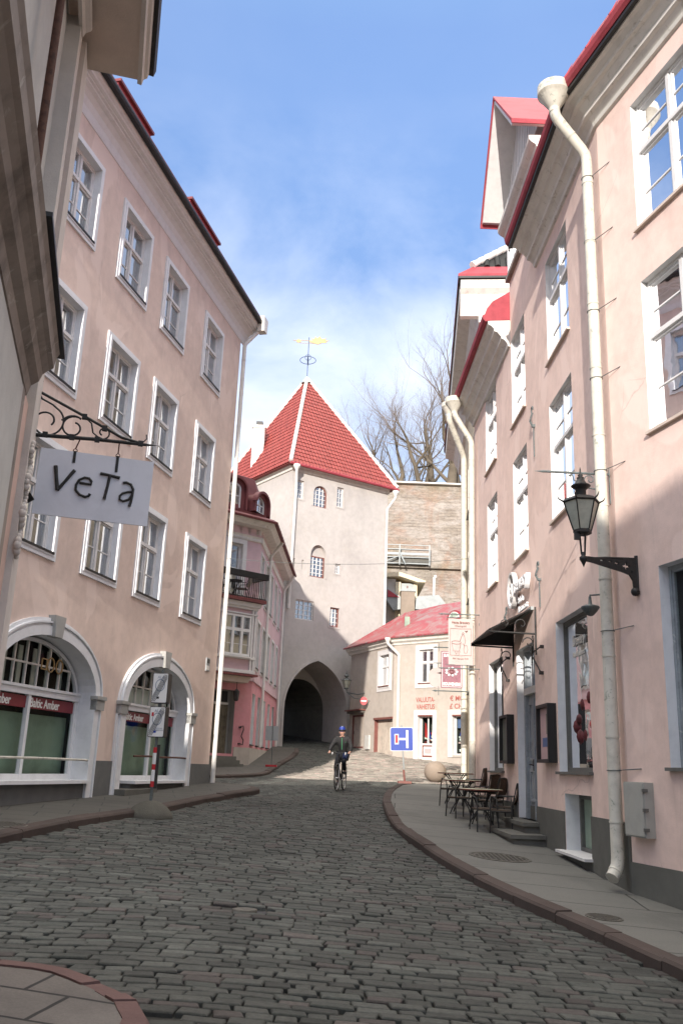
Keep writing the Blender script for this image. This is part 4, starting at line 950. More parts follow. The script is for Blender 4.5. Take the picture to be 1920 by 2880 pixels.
for k in range(1, 4): x = 1.5 + k * .25; q.box(T, x - .02, x + .02, -.19, -.13, 10.25, 11.4, 'white')
for k in range(1, 5): z = 10.22 + k * .24; q.box(T, 1.55, 2.45, -.189, -.135, z - .015, z + .015, 'white')
o = q.build('window', Th); q = MB(); q.wall(T, rect(1.52, 2.48, 10.24, 11.4), [], 'glass', -.17); q.wall(T, rect(1.52, 2.48, 10.24, 11.4), [], 'interior', -.196); q.build('pane', o)
# rough render rims round the openings
q = MB()
for lp, wv in ((w1, .1), (w3, .1), (w5, .09), (w7, .08)):
    q = MB(); s0, s1, z0, z1 = lp[0][0], lp[1][0], lp[0][1], lp[2][1]; q.ring(T, rect(s0 - wv, s1 + wv, z0 - wv, z1 + wv), lp, -.005, .02, 'tower'); q.build('render_rim', Th)
for c, hw, zb, zs_, ri in ((1.96, .47, 14.3, 15.15, .42), (2.0, .52, 10.2, 11.45, .62)):
    q = MB(); a_ = rarch(c, hw + .12, zb, zs_, ri + .12); b_ = rarch(c, hw, zb, zs_, ri); q.ring(T, a_[1:] + a_[:1], b_[1:] + b_[:1], -.005, .025, 'tower', False); q.build('render_rim', Th)
o = MB()
for F_, ln in ((T, TW), (TL_, TD)): o.sweep(F_, [(-.01, 16.12), (.07, 16.14), (.09, 16.22), (.09, 16.3), (.2, 16.42), (.2, 16.5), (-.01, 16.55)], -.07 if F_ is T else .0, ln + .07, 'white2')
o.build('cornice', Th)
apex = T.p(TW / 2, -TD / 2, 24.3); ez = 16.45; e_ = .42
cor = [T.p(-e_, e_, ez), T.p(TW + e_, e_, ez), T.p(TW + e_, -TD - e_, ez), T.p(-e_, -TD - e_, ez)]
rt = MB(); tint = []; rg = random.Random(2)
for k in range(4):
    a, c = cor[k], cor[(k + 1) % 4]; ed = (c - a); Lg = ed.length; u = ed.normalized(); mid = (a + c) / 2; upv = (apex - mid); Ls = upv.length; upv.normalize(); nrm = u.cross(upv).normalized()
    if nrm.z < 0: nrm = -nrm
    rows = int(Ls / .34); step = .053
    for r_ in range(rows):
        v0, v1 = Ls * r_ / rows, Ls * (r_ + 1) / rows; lo, hi = Lg / 2 * v0 / Ls, Lg - Lg / 2 * v0 / Ls; lo1, hi1 = Lg / 2 * v1 / Ls, Lg - Lg / 2 * v1 / Ls
        n_ = max(1, int((hi - lo) / step)); vs = []
        for i in range(n_ + 1):
            x = lo + (hi - lo) * i / n_; x1_ = min(max(x, lo1), hi1); ph_ = x / .235 * 2 * math.pi
            hh = .021 * math.sin(ph_) + .008 * math.sin(2 * ph_); t_ = .88 + .24 * ((int(x / .235) * 7919 + r_ * 104729 + k * 31) % 97) / 97
            vs.append(a + u * x + upv * v0 + nrm * (hh + .045)); vs.append(a + u * x1_ + upv * v1 + nrm * (hh + .012)); tint += [(t_,) * 3, (t_,) * 3]
        rt.add(vs, [(2 * i, 2 * i + 2, 2 * i + 3, 2 * i + 1) for i in range(n_)], 'tile', True)
n0 = len(rt.v); rt.add([v_ - Vector((0, 0, .06)) for v_ in cor] + [apex - Vector((0, 0, .08))], [(0, 1, 4), (1, 2, 4), (2, 3, 4), (3, 0, 4), (0, 3, 2, 1)], 'tile'); tint += [(.8, .8, .8)] * 5
rt.tint = tint; rt.build('roof', Th)
o = MB()
for k in range(4):
    a = cor[k]; n_ = 34
    for i in range(n_): p0 = a.lerp(apex, i / n_); p1 = a.lerp(apex, (i + 1.15) / n_); o.tube([p0 + Vector((0, 0, .06)), p1 + Vector((0, 0, .04))], [.125, .10], 'mortar', 8)
o.build('hip_tiles', Th)
o = MB(); o.sweep(T, [(.40, 16.32), (.52, 16.3), (.56, 16.38), (.52, 16.44), (.42, 16.42)], -.45, TW + .45, 'redmetal'); o.build('gutter', Th)
o = MB(); o.lathe(apex, [(.38, -.34), (.3, -.22), (.16, .0), (.06, .1), (.04, .16)], 'metalgrey', 12)
o.tube([apex, apex + Vector((0, 0, 3.0))], .028, 'vaneblue', 6)
for s_ in range(2):
    ax = Vector((1, 0, 0)) if s_ == 0 else Vector((0, 1, 0)); o.tube([apex + Vector((0, 0, 1.35)) + ax * .52 * math.cos(t) + Vector((0, 0, .28 * math.sin(t))) for t in [i * math.pi / 10 for i in range(21)]], .026, 'vaneblue', 5)
    o.tube([apex + Vector((0, 0, 1.55)) + ax * .2 * math.cos(t) + Vector((0, 0, .2 * math.sin(t))) for t in [i * math.pi / 8 for i in range(17)]], .018, 'vaneblue', 5)
zv = Vector((0, 0, 2.75)); o.tube([apex + zv + Vector((-1.05, 0, 0)), apex + zv + Vector((1.25, 0, .05))], .022, 'gold', 5); o.tube([apex + zv + Vector((-.6, 0, -.18)), apex + zv + Vector((.8, 0, -.18))], .016, 'gold', 5)
vf = Fr(apex.x, apex.y, 90, 1)
o.prism(vf, [(.05, 26.95), (.3, 26.9), (.6, 26.8), (.8, 26.92), (1.2, 26.95), (1.1, 27.02), (1.35, 27.12), (1.05, 27.14), (1.15, 27.28), (.85, 27.22), (.7, 27.42), (.55, 27.25), (.4, 27.38), (.35, 27.2), (.15, 27.25), (.25, 27.1), (.0, 27.05)], -.02, .02, 'gold')
o.prism(vf, [(-.85, 26.95), (-.7, 26.88), (-.5, 26.95), (-.55, 27.12), (-.75, 27.15)], -.02, .02, 'gold')
o.build('weather_vane', Th)
downpipe(Th, [T.p(-.05, .5, 16.05), T.p(-.05, .5, 15.9), T.p(.22, .12, 15.0), T.p(.14, .12, 8.2)], .075, 'pipew', hop=(*T.p(-.05, .5, 0).xy, 16.2, .2), rings=2.4)
downpipe(Th, [T.p(TW + .25, .45, 16.0), T.p(TW + .25, .45, 15.85), T.p(TW - .12, .12, 15.1), T.p(TW - .12, .12, 7.1), T.p(TW - .3, .2, 6.95)], .075, 'pipew', hop=(*T.p(TW + .25, .45, 0).xy, 16.15, .2), rings=2.4)
ch = MB(); cp_ = Vector((-5.36, 52.6, 0)); zc_ = 18.7; ch.box(W, cp_.x - .36, cp_.x + .36, cp_.y - .36, cp_.y + .36, 17.6, 20.35, 'mortar'); ch.box(W, cp_.x - .42, cp_.x + .42, cp_.y - .42, cp_.y + .42, 20.25, 20.42, 'mortar'); ch.box(W, cp_.x - .2, cp_.x + .2, cp_.y - .2, cp_.y + .2, 20.42, 20.75, 'black'); ch.build('chimney', Th)

# ================================================================== PINK BALCONY HOUSE (P)
P_ = Fr(-3.37, 37, 50); PR = Fr(-3.37, 37, 2)
Ph = thing('balcony_house', (-3.37, 37, -.1), 'rose and lilac house with maroon mansard, oriel window and balcony beyond the left corner', 'house')
wp = MB(); hp_up = rect(-1.62, -.92, 6.7, 8.85); dr_ = rect(-1.78, -.78, .36, 2.82)
wp.wall(P_, [(-9, 3.3), (0, 3.3), (0, 9.7), (-9, 9.7)], [hp_up], 'lilac'); wp.wall(P_, [(-9, -1), (0, -1), (0, 3.3), (-9, 3.3)], [dr_], 'rose')
rp = []; 
for a, b_ in ((.35, 1.35), (2.3, 3.3), (4.3, 5.3), (6.4, 7.4), (8.4, 9.3)): rp.append((a, b_))
wp.wall(PR, [(0, 3.3), (10.6, 3.3), (10.6, 9.7), (0, 9.7)], [rect(a, b_, z, z + h) for a, b_ in rp for z, h in ((3.85, 1.9), (6.75, 1.9))], 'lilac')
wp.wall(PR, [(0, -1), (10.6, -1), (10.6, 3.3), (0, 3.3)], [rect(a, b_, .75, 2.8) for a, b_ in rp], 'rose')
wp.wall(Fr(*P_.p(-9, 0, 0).xy, -40, 1), [(0, -1), (8, -1), (8, 9.7), (0, 9.7)], [], 'rose')
wp.build('wall', Ph)
o = MB(); o.box(P_, -.72, .04, -.02, .05, -1, .62, 'cream'); o.build('plinth', Ph); o = MB(); o.sweep(PR, [(-.02, -1), (.05, -1), (.05, .62), (-.02, .62)], -.02, 10.4, 'cream'); o.build('plinth', Ph)
window(Ph, P_, -1.62, -.92, 6.7, 8.85, rev=.2, surr=.2, mull=0, tr=.5, bars=False, sillm='white')
for a, b_ in rp:
    for z, h in ((.75, 2.05), (3.85, 1.9), (6.75, 1.9)): window(Ph, PR, a, b_, z, z + h, rev=.22, surr=.12 if z > 1 else 0, mull=1, tr=.6, bars=False, sillm='iron')
o = MB()
for F_, a, b_ in ((P_, -9, .06), (PR, -.06, 10.5)):
    o = MB(); o.sweep(F_, [(-.01, 9.06), (.05, 9.06), (.07, 9.12), (.05, 9.2), (.09, 9.28), (-.01, 9.3)], a, b_, 'white2'); o.build('string_course', Ph); o = MB(); o.sweep(F_, [(-.01, 3.25), (.06, 3.25), (.06, 3.38), (-.01, 3.38)], a, b_, 'lilac'); o.build('string_course', Ph)
o = MB(); cprf = [(-.02, 9.62), (.38, 9.66), (.42, 9.72), (.5, 9.8), (.55, 9.9), (-.02, 9.92)]
def mit2(prof, sA, sB, mat, mb):
    n1, n2 = P_.n, PR.n; mm_ = (n1 + n2).normalized(); k = 1 / mm_.dot(n1); n = len(prof)
    vs = [P_.p(sA, d, z) for d, z in prof] + [Vector((-3.37, 37, 0)) + mm_ * d * k + Vector((0, 0, z)) for d, z in prof] + [PR.p(sB, d, z) for d, z in prof]
    mb.add(vs, [(q * n + i, q * n + (i + 1) % n, (q + 1) * n + (i + 1) % n, (q + 1) * n + i) for q in range(2) for i in range(n)], mat)
    tri = tessellate_polygon([[Vector((p_[0], p_[1], 0)) for p_ in prof]]); mb.add(vs[:n], tri, mat); mb.add(vs[2 * n:], tri, mat)
mit2(cprf, -9, 10.6, 'white2', o); o.build('cornice', Ph)
o = MB()
for F_, a, b_ in ((P_, -4, .2), (PR, 0, 10.5)):
    n = int((b_ - a) / .42)
    for k in range(n): x = a + k * .42; o.prism(Fr(*F_.p(x, 0, 0).xy, (50 if F_ is P_ else 2) + 90, 1), [(-.36, 9.64), (0, 9.64), (0, 9.38), (-.1, 9.42), (-.24, 9.55), (-.36, 9.57)], -.07, .07, 'white2')
o.build('modillion', Ph)
o = MB(); mit2([(.55, 9.88), (.68, 9.86), (.70, 9.93), (.62, 9.98), (.5, 10.06), (.2, 10.16), (.1, 10.2), (.12, 10.3), (-.05, 10.34), (-.5, 12.0), (-4, 13.4), (-4, 9.9)], -9, 10.7, 'maroon', o); o.build('roof', Ph)
def roof_dormer(F, s0, s1, z0, z1, arched, dd=-.02):
    q = MB(); c = (s0 + s1) / 2; hw = (s1 - s0) / 2
    out = rarch(c, hw + .16, z0, z1 - hw * .8, hw * .95 + .1); inn = rarch(c, hw, z0, z1 - hw * .8, hw * .8)
    q.prism(F, out, dd, -2.2, 'maroon', [inn]); q.ring(F, rarch(c, hw + .24, z0 - .05, z1 - hw * .8, hw * .95 + .2)[1:], out[1:], dd - .1, dd + .14, 'maroon', False)
    q.ring(F, inn, [(c + (p_[0] - c) * .8, z0 + .06 + (p_[1] - z0) * .88) for p_ in inn], dd - .12, dd - .05, 'white')
    q.box(F, c - .025, c + .025, dd - .11, dd - .06, z0, z1 - .1, 'white'); q.box(F, s0, s1, dd - .11, dd - .06, (z0 + z1) / 2 - .02, (z0 + z1) / 2 + .02, 'white')
    o_ = q.build('roof_dormer', Ph); q = MB(); q.wall(F, inn, [], 'glass', dd - .09); q.wall(F, inn, [], 'interior', dd - .4); q.build('pane', o_)
roof_dormer(P_, -1.85, -1.15, 10.34, 11.5, True); roof_dormer(Fr(-3.37, 37, 25), -.55, .15, 10.34, 11.05, True, .0); roof_dormer(PR, .8, 1.4, 10.34, 10.95, True)
OF = Fr(*P_.p(0, .0, 0).xy, 42); o = MB(); s0, s1 = -2.35, -.5; dO = .75
o.box(P_, s0, s1, 0, dO, 3.55, 6.0, 'white'); oo = None
o = MB(); o.box(P_, s0, s1, -.02, dO - .06, 3.45, 6.2, 'lilac')
for (a, b_, c, d) in ((s0 - .04, s1 + .04, 6.0, 6.1), (s0 - .1, s1 + .1, 6.1, 6.28), (s0 - .04, s1 + .04, 5.78, 5.84), (s0 - .05, s1 + .05, 3.45, 3.58), (s0 - .02, s1 + .02, 4.0, 4.1)): o.box(P_, a, b_, 0, dO + (.04 if d - c < .15 else .12), c, d, 'white')
for x in (s0, s0 + .14, s1 - .22, s1 - .08): o.box(P_, x, x + .08, 0, dO + .015, 3.5, 6.05, 'white')
ob = o.build('oriel', Ph)
q = MB(); a, b_, c, d = s0 + .3, s1 - .28, 4.12, 5.74; q.ring(P_, rect(a, b_, c, d), rect(a + .08, b_ - .08, c + .08, d - .08), dO - .05, dO + .06, 'white')
for k in (1, 2): x = a + (b_ - a) * k / 3; q.box(P_, x - .055, x + .055, dO - .05, dO + .055, c, d, 'white')
q.box(P_, a, b_, dO - .05, dO + .05, 5.08, 5.2, 'white')
for k in range(3): x0 = a + (b_ - a) * k / 3; q.box(P_, x0 + .05, x0 + (b_ - a) / 3 - .05, dO - .05, dO + .03, 4.56, 4.58, 'white')
q.box(P_, a - .05, b_ + .05, dO, dO + .14, 4.04, 4.1, 'white'); q.build('window_frame', ob)
q = MB(); q.quad([P_.p(a, dO + .0, c), P_.p(b_, dO + .0, c), P_.p(b_, dO + .0, d), P_.p(a, dO + .0, d)], 'glass'); q.box(P_, a, b_, dO - .045, dO - .03, c, d, 'greenblind'); q.quad([P_.p(a + .1, dO - .02, c + .1), P_.p(a + .3, dO - .02, c + .1), P_.p(a + .25, dO - .02, d - .7), P_.p(a + .16, dO - .02, d - .6)], 'cloth_curtain'); q.build('pane', ob)
q = MB(); q.box(P_, s0 - .15, s1 + .14, -.02, dO + .14, 3.34, 3.42, 'maroon'); q.prism(P_, [(s0, 3.35), (s1, 3.35), (s1 - .15, 3.1), (s0 + .1, 3.1)], 0, dO - .1, 'soffit'); q.build('oriel_base', ob)
# balcony on top of the oriel
bc = MB(); bc.box(P_, s0 - .1, s1 + .25, -.02, dO + .28, 6.29, 6.42, 'maroon'); bcf = bc.build('balcony', Ph)
q = MB(); fr_ = dO + .24; x0_, x1_ = s0 - .05, s1 + .2
for k in range(24): x = x0_ + (x1_ - x0_) * k / 23; q.tube([P_.p(x, fr_, 6.42), P_.p(x, fr_ + .05, 6.75), P_.p(x, fr_, 7.4)], .011, 'iron', 5)
for k in range(8): dd_ = fr_ * (k + .5) / 8; q.tube([P_.p(x1_, dd_, 6.42), P_.p(x1_ + .04, dd_, 6.75), P_.p(x1_, dd_, 7.4)], .011, 'iron', 5)
q.box(P_, x0_, x1_ + .02, fr_ - .03, fr_ + .03, 6.44, 6.47, 'iron'); q.build('balustrade', bcf)
q = MB(); q.box(P_, x0_ - .05, x1_ + .08, fr_ - .09, fr_ + .07, 7.26, 7.5, 'black'); q.box(P_, x1_ - .06, x1_ + .08, 0, fr_ - .1, 7.3, 7.5, 'stone'); q.build('planter_rail', bcf)
def small_table(nm, c, r, h, m, label, cat, legs=3, group=None):
    t = thing(nm, c, label, cat, group); c = Vector(c); q = MB(); q.lathe(c + Vector((0, 0, h - .03)), [(r, 0), (r, .03)], m, 24); q.build('table_top', t)
    q = MB(); q.tube([c + Vector((0, 0, .05)), c + Vector((0, 0, h - .03))], .02, 'iron', 6)
    for k in range(legs): a_ = k * 2 * math.pi / legs; q.tube([c + Vector((r * .6 * math.cos(a_), r * .6 * math.sin(a_), 0)), c + Vector((.03 * math.cos(a_), .03 * math.sin(a_), h * .45)), c + Vector((r * .6 * math.cos(a_), r * .6 * math.sin(a_), h - .03))], .014, 'iron', 5)
    q.build('leg_frame', t); return t
small_table('balcony_table', P_.p(-1.55, .55, 6.42), .30, .72, 'iron', 'dark round bistro table on the balcony of the pink house', 'table')
def garden_chair(nm, c, rz, label, m='straw', group=None, arms=True):
    t = thing(nm, c, label, 'chair', group); c = Vector(c); Rz = Matrix.Rotation(rz, 3, 'Z'); Pp = lambda x, y_, z: c + Rz @ Vector((x, y_, z))
    q = MB(); vs = [Pp(-.22, -.22, .44), Pp(.22, -.22, .44), Pp(.2, .2, .42), Pp(-.2, .2, .42)]; q.add(vs + [v_ + Vector((0, 0, .03)) for v_ in vs], [(0, 1, 2, 3), (4, 5, 6, 7), (0, 1, 5, 4), (1, 2, 6, 5), (2, 3, 7, 6), (3, 0, 4, 7)], m); q.build('seat', t)
    q = MB(); n = 6; vs = []
    for i in range(n + 1):
        u_ = i / n; z = .5 + .42 * u_; y_ = .2 + .10 * u_ + .04 * math.sin(u_ * 3.1); w_ = .21 - .03 * u_ * u_
        for dy in (0, .03): vs += [Pp(-w_, y_ + dy, z), Pp(0, y_ + dy + .035, z + (.01 if i == n else 0)), Pp(w_, y_ + dy, z)]
    fs = []
    for i in range(n):
        for s_ in (0, 3):
            for j in (0, 1): fs.append((i * 6 + s_ + j, i * 6 + s_ + j + 1, (i + 1) * 6 + s_ + j + 1, (i + 1) * 6 + s_ + j))
        fs.append((i * 6, i * 6 + 3, (i + 1) * 6 + 3, (i + 1) * 6)); fs.append((i * 6 + 2, i * 6 + 5, (i + 1) * 6 + 5, (i + 1) * 6 + 2))
    fs.append((n * 6, n * 6 + 1, n * 6 + 4, n * 6 + 3)); fs.append((n * 6 + 1, n * 6 + 2, n * 6 + 5, n * 6 + 4)); q.add(vs, fs, m, True); q.build('backrest', t)
    for sx in (-1, 1):
        q = MB(); q.tube([Pp(sx * .23, -.24, 0), Pp(sx * .22, -.2, .42), Pp(sx * .235, -.19, .6), Pp(sx * .24, -.12, .66), Pp(sx * .24, .22, .66)], .013, 'iron', 6); q.build('front_leg', t)
        q = MB(); q.tube([Pp(sx * .23, .28, 0), Pp(sx * .2, .2, .42), Pp(sx * .2, .31, .92)], .013, 'iron', 6); q.build('rear_leg', t)
    q = MB(); q.tube([Pp(-.2, -.2, .42), Pp(.2, -.2, .42)], .012, 'iron', 5); q.tube([Pp(-.2, .2, .42), Pp(.2, .2, .42)], .012, 'iron', 5); q.tube([Pp(-.2, .31, .92), Pp(0, .345, .94), Pp(.2, .31, .92)], .013, 'iron', 5); q.tube([Pp(-.21, 0, .2), Pp(.21, 0, .2)], .01, 'iron', 5)
    q.build('frame', t); return t
garden_chair('balcony_chair', P_.p(-2.12, .5, 6.42), R(150), 'dark iron chair on the balcony left of the bistro table', 'iron')
garden_chair('balcony_chair', P_.p(-1.1, .45, 6.42), R(-100), 'iron chair with brown seat on the balcony right of the bistro table', 'brownwood')
# entrance
q = MB(); q.reveal(P_, dr_, 0, -.35, 'doorgrey'); q.box(P_, -1.78, -.78, -.42, -.35, .36, 2.82, 'doorgrey'); q.box(P_, -1.66, -.9, -.35, -.3, .36, 2.25, 'doorbrown')
for z0_, z1_ in ((.5, 1.1), (1.2, 2.15)): q.ring(P_, rect(-1.58, -1.3, z0_, z1_), rect(-1.54, -1.34, z0_ + .05, z1_ - .05), -.3, -.275, 'doorbrown'); q.ring(P_, rect(-1.24, -.98, z0_, z1_), rect(-1.2, -1.02, z0_ + .05, z1_ - .05), -.3, -.275, 'doorbrown')
q.box(P_, -1.66, -.9, -.35, -.28, 2.25, 2.33, 'white2'); q.box(P_, -1.3, -1.26, -.35, -.29, 2.33, 2.8, 'white2'); q.box(P_, -1.64, -.92, -.35, -.34, 2.36, 2.78, 'interior')
q.build('door', Ph)
q = MB()
for k in range(4): q.box(P_, -2.4, -.7 + k * .0, -.1, .25 + .26 * k, -.9, .26 - .14 * k, 'stone')
q.build('entrance_steps', Ph)
downpipe(Ph, [PR.p(3.05, .62, 9.9), PR.p(3.05, .5, 9.7), PR.p(3.0, .12, 9.2), PR.p(3.0, .12, .7)], .065, 'pipew', rings=2.2)
downpipe(Ph, [PR.p(10.1, .62, 9.8), PR.p(10.1, .5, 9.55), PR.p(10.1, .12, 9.0), PR.p(10.1, .12, .9)], .07, 'pipew', rings=2.2)
lt = thing('hanging_lantern', P_.p(-1.15, .75, 2.3), 'dark lantern hanging over the door under the oriel of the pink house', 'lantern')
q = MB(); q.tube([P_.p(-1.15, .62, 3.1), P_.p(-1.15, .62, 2.8)], .014, 'iron', 5); q.lathe(P_.p(-1.15, .62, 2.4), [(.06, -.04), (.09, 0), (.12, .3), (.13, .32), (.03, .42)], 'iron', 6, False); q.build('lantern_body', lt)
q = MB(); c0_ = P_.p(-.35, .05, 0); q.tube([P_.p(-.48, .1, .75), P_.p(-.36, .12, .72), P_.p(-.34, .12, .9), P_.p(-.45, .12, 1.05), P_.p(-.36, .12, 1.3), P_.p(-.38, .12, 1.45), P_.p(-.5, .1, 1.42)], .022, 'iron', 6); q.box(P_, -.52, -.44, 0, .1, 1.36, 1.42, 'iron'); q.box(P_, -.52, -.44, 0, .1, .73, .78, 'iron')
tag(q.build('wall_hook', base=P_.p(-.4, 0, .7)), 'curled iron bracket on the rose wall right of the old brown door', 'bracket')

# ================================================================== SMALL CREAM SHOP HOUSE (E)
E1 = Fr(2.92, 44.9, 132.4); E0 = Fr(2.92, 44.9, 157.1)
Eh = thing('shop_house', (2.92, 44.9, .7), 'low cream house with red sheet roof and souvenir shop doors beside the tower', 'house')
we = MB(); eL = [rect(-1.6, -.5, 4.05, 5.62), rect(-2.1, .0, .7, 2.40), rect(-5.0, -3.4, 1.0, 2.75)]; eR = [rect(1.58, 2.44, 4.06, 5.68), rect(1.56, 2.43, .5, 2.52), rect(3.55, 4.5, .75, 2.52)]
we.wall(E0, [(-5.3, -.5), (0, -.5), (0, 6.1), (-5.3, 6.1)], [eL[0], rect(-2.1, -.05, .7, 2.40), eL[2]], 'cream'); we.wall(E1, [(0, -.5), (5.2, -.5), (5.2, 6.1), (0, 6.1)], eR, 'cream')
we.wall(Fr(*E1.p(5.2, 0, 0).xy, 45, -1), [(0, -.5), (5, -.5), (5, 6.1), (0, 6.1)], [], 'cream'); we.wall(Fr(*E0.p(-5.3, 0, 0).xy, 60, 1), [(0, -.5), (5, -.5), (5, 6.1), (0, 6.1)], [], 'cream')
we.build('wall', Eh)
window(Eh, E0, -1.6, -.5, 4.05, 5.62, rev=.16, surr=.26, tr=.62, bars=False, sillm='redtrim', sillp=.1, full=True)
window(Eh, E1, 1.58, 2.44, 4.06, 5.68, rev=.16, surr=.22, tr=.62, bars=False, sillm='redtrim', sillp=.1, full=True)
def mit3(prof, sA, sB, mat, nm):
    mb = MB(); n1, n2 = E0.n, E1.n; mm_ = (n1 + n2).normalized(); k = 1 / mm_.dot(n1); n = len(prof)
    vs = [E0.p(sA, d, z) for d, z in prof] + [Vector((2.92, 44.9, 0)) + mm_ * d * k + Vector((0, 0, z)) for d, z in prof] + [E1.p(sB, d, z) for d, z in prof]
    mb.add(vs, [(q_ * n + i, q_ * n + (i + 1) % n, (q_ + 1) * n + (i + 1) % n, (q_ + 1) * n + i) for q_ in range(2) for i in range(n)], mat)
    tri = tessellate_polygon([[Vector((p_[0], p_[1], 0)) for p_ in prof]]); mb.add(vs[:n], tri, mat); mb.add(vs[2 * n:], tri, mat); mb.build(nm, Eh)
mit3([(-.02, 5.98), (.06, 6.0), (.08, 6.08), (.2, 6.16), (.22, 6.24), (.3, 6.3), (.3, 6.38), (-.02, 6.4)], -5.5, 5.3, 'white2', 'cornice')
rf = MB(); ea = [E0.p(-5.6, .38, 6.38), Vector((2.92, 44.9, 6.38)) + (E0.n + E1.n).normalized() * .4, E1.p(5.4, .38, 6.38), E1.p(5.4, -3.2, 8.75), E1.p(.6, -3.3, 8.55), E0.p(-3.6, -2.4, 8.4), E1.p(5.4, -7, 6.3), E0.p(-5, -6, 6.3), E1.p(1, -7, 6.3)]
rf.add(ea + [v_ - Vector((0, 0, .07)) for v_ in ea[:3]], [(0, 1, 4, 5), (1, 2, 3, 4), (3, 6, 8, 4), (4, 8, 7, 5), (0, 5, 7), (0, 1, 10, 9), (1, 2, 11, 10)], 'wornroof'); rf.build('roof', Eh)
q = MB(); c = E1.p(3.0, -1.25, 0); q.prism(Fr(*E1.p(2.55, -.9, 0).xy, 132.4), [(0, 7.25)] + [(.45 - .45 * math.cos(math.pi * k / 10), 7.25 + .42 * math.sin(math.pi * k / 10)) for k in range(11)] + [(.9, 7.25)], -.9, 0, 'wornroof')
q.prism(Fr(*E1.p(2.55, -.9, 0).xy, 132.4), [(.14, 7.3)] + [(.45 - .31 * math.cos(math.pi * k / 10), 7.3 + .28 * math.sin(math.pi * k / 10)) for k in range(11)] + [(.76, 7.3)], .0, .03, 'white')
q.prism(Fr(*E1.p(2.55, -.9, 0).xy, 132.4), [(.2, 7.33)] + [(.45 - .25 * math.cos(math.pi * k / 10), 7.33 + .22 * math.sin(math.pi * k / 10)) for k in range(11)] + [(.7, 7.33)], .03, .035, 'greenblind'); q.build('roof_vent', Eh)
q = MB(); q.box(W, *[E0.p(-.6, -1.0, 0).x + t for t in (-.13, .13)], *[E0.p(-.6, -1.0, 0).y + t for t in (-.13, .13)], 7.0, 7.62, 'greenblind'); q.build('roof_stack', Eh)
downpipe(Eh, [E1.p(-.1, .42, 6.15), E1.p(-.1, .42, 6.05), E1.p(.38, .1, 5.5), E1.p(.38, .1, 1.0)], .07, 'pipew', hop=(*E1.p(-.1, .42, 0).xy, 6.25, .15), rings=1.4)
# doors
q = MB(); q.reveal(E0, rect(-2.1, -.05, .7, 2.4), 0, -.22, 'redtrim')
for k in range(2):
    for j in range(9):
        xx = -2.1 + k * 1.03; q.box(E0, xx + .02 + j * .112, xx + .02 + j * .112 + .104, -.25, -.20 + .004 * (j % 2), .7, 2.36, 'plank')
q.box(E0, -2.15, .0, -.0, .05, 2.40, 2.50, 'redtrim'); q.build('garage_door', Eh)
q = MB(); q.reveal(E0, rect(-5.0, -3.4, 1.0, 2.75), 0, -.12, 'cream'); q.box(E0, -5.0, -3.4, -.16, -.12, 1.0, 2.75, 'plank'); q.ring(E0, rect(-4.98, -3.42, 1.02, 2.73), rect(-4.90, -3.5, 1.10, 2.65), -.12, -.06, 'redtrim'); q.tube([E0.p(-4.75, -.05, 1.75), E0.p(-4.75, -.05, 1.9)], .02, 'iron', 5); q.build('door', Eh)
q = MB(); q.box(E0, -5.2, -3.2, -.0, .35, 2.93, 3.0, 'redtrim'); q.box(E0, -5.15, -3.3, 0, .22, 2.82, 2.93, 'stone'); q.build('door_hood', Eh)
def shopdoor(lp, seed, panel):
    s0, s1, z0, z1 = lp[0][0], lp[1][0], lp[0][1], lp[2][1]; q = MB(); q.ring(E1, rect(s0 - .24, s1 + .2, z0 - .1, z1 + .25), rect(s0, s1, z0 - .1, z1), -.01, .05, 'white'); q.reveal(E1, lp, -.01, -.25, 'white'); q.box(E1, s0, s1, -.2, .06, z1 - .03, z1 + .04, 'redtrim')
    q.ring(E1, lp, rect(s0 + .06, s1 - .06, z0 + .06, z1 - .06), -.28, -.2, 'white')
    zz = z0 + (.75 if panel else .1); q.box(E1, (s0 + s1) / 2 - .025, (s0 + s1) / 2 + .025, -.27, -.2, zz, z1, 'white')
    if panel:
        q.box(E1, s0, s1, -.27, -.21, z0, zz, 'white'); q.ring(E1, rect(s0 + .1, s1 - .1, z0 + .12, zz - .08), rect(s0 + .16, s1 - .16, z0 + .2, zz - .14), -.21, -.19, 'redtrim'); q.box(E1, s0 + .25, s1 - .25, -.21, -.185, z0 + .3, zz - .24, 'posterpink')
    o_ = q.build('shop_door', Eh); q = MB(); q.quad([E1.p(s0 + .05, -.24, zz), E1.p(s1 - .05, -.24, zz), E1.p(s1 - .05, -.24, z1 - .05), E1.p(s0 + .05, -.24, z1 - .05)], 'shopglass'); q.build('pane', o_)
    q = MB(); darkbox(q, E1, s0, s1, -.29, -.8, z0, z1); rg = random.Random(seed)
    for k in range(60 if not panel else 22):
        x, z = rg.uniform(s0 + .1, s1 - .1), rg.uniform(zz, z1 - .4 if not panel else zz + .45); w_ = rg.uniform(.03, .07); q.box(E1, x - w_, x + w_, -.45 - rg.random() * .2, -.4, z, z + rg.uniform(.05, .12), rg.choice(['redglow', 'candle', 'blue', 'wine', 'gold', 'pale_text', 'posterpink', 'signwhite']))
    if panel: q.prism(E1, [(s0 + .12, zz + .3), (s0 + .3, zz + .25), (s0 + .18, z1 - .35), (s0 + .12, z1 - .3)], -.42, -.38, 'redglow'); q.prism(E1, [(s0 + .3, zz + .3), (s0 + .5, zz + .2), (s0 + .34, z1 - .5)], -.42, -.38, 'blue'); q.prism(E1, [(s0 + .52, zz + .3), (s0 + .62, zz + .2), (s0 + .56, z1 - .6)], -.42, -.38, 'signwhite')
    else: q.box(E1, s0 + .08, s0 + .5, -.34, -.3, z1 - .55, z1 - .12, 'postblue')
    q.build('display', o_)
shopdoor(eR[1], 4, True); shopdoor(eR[2], 6, False)
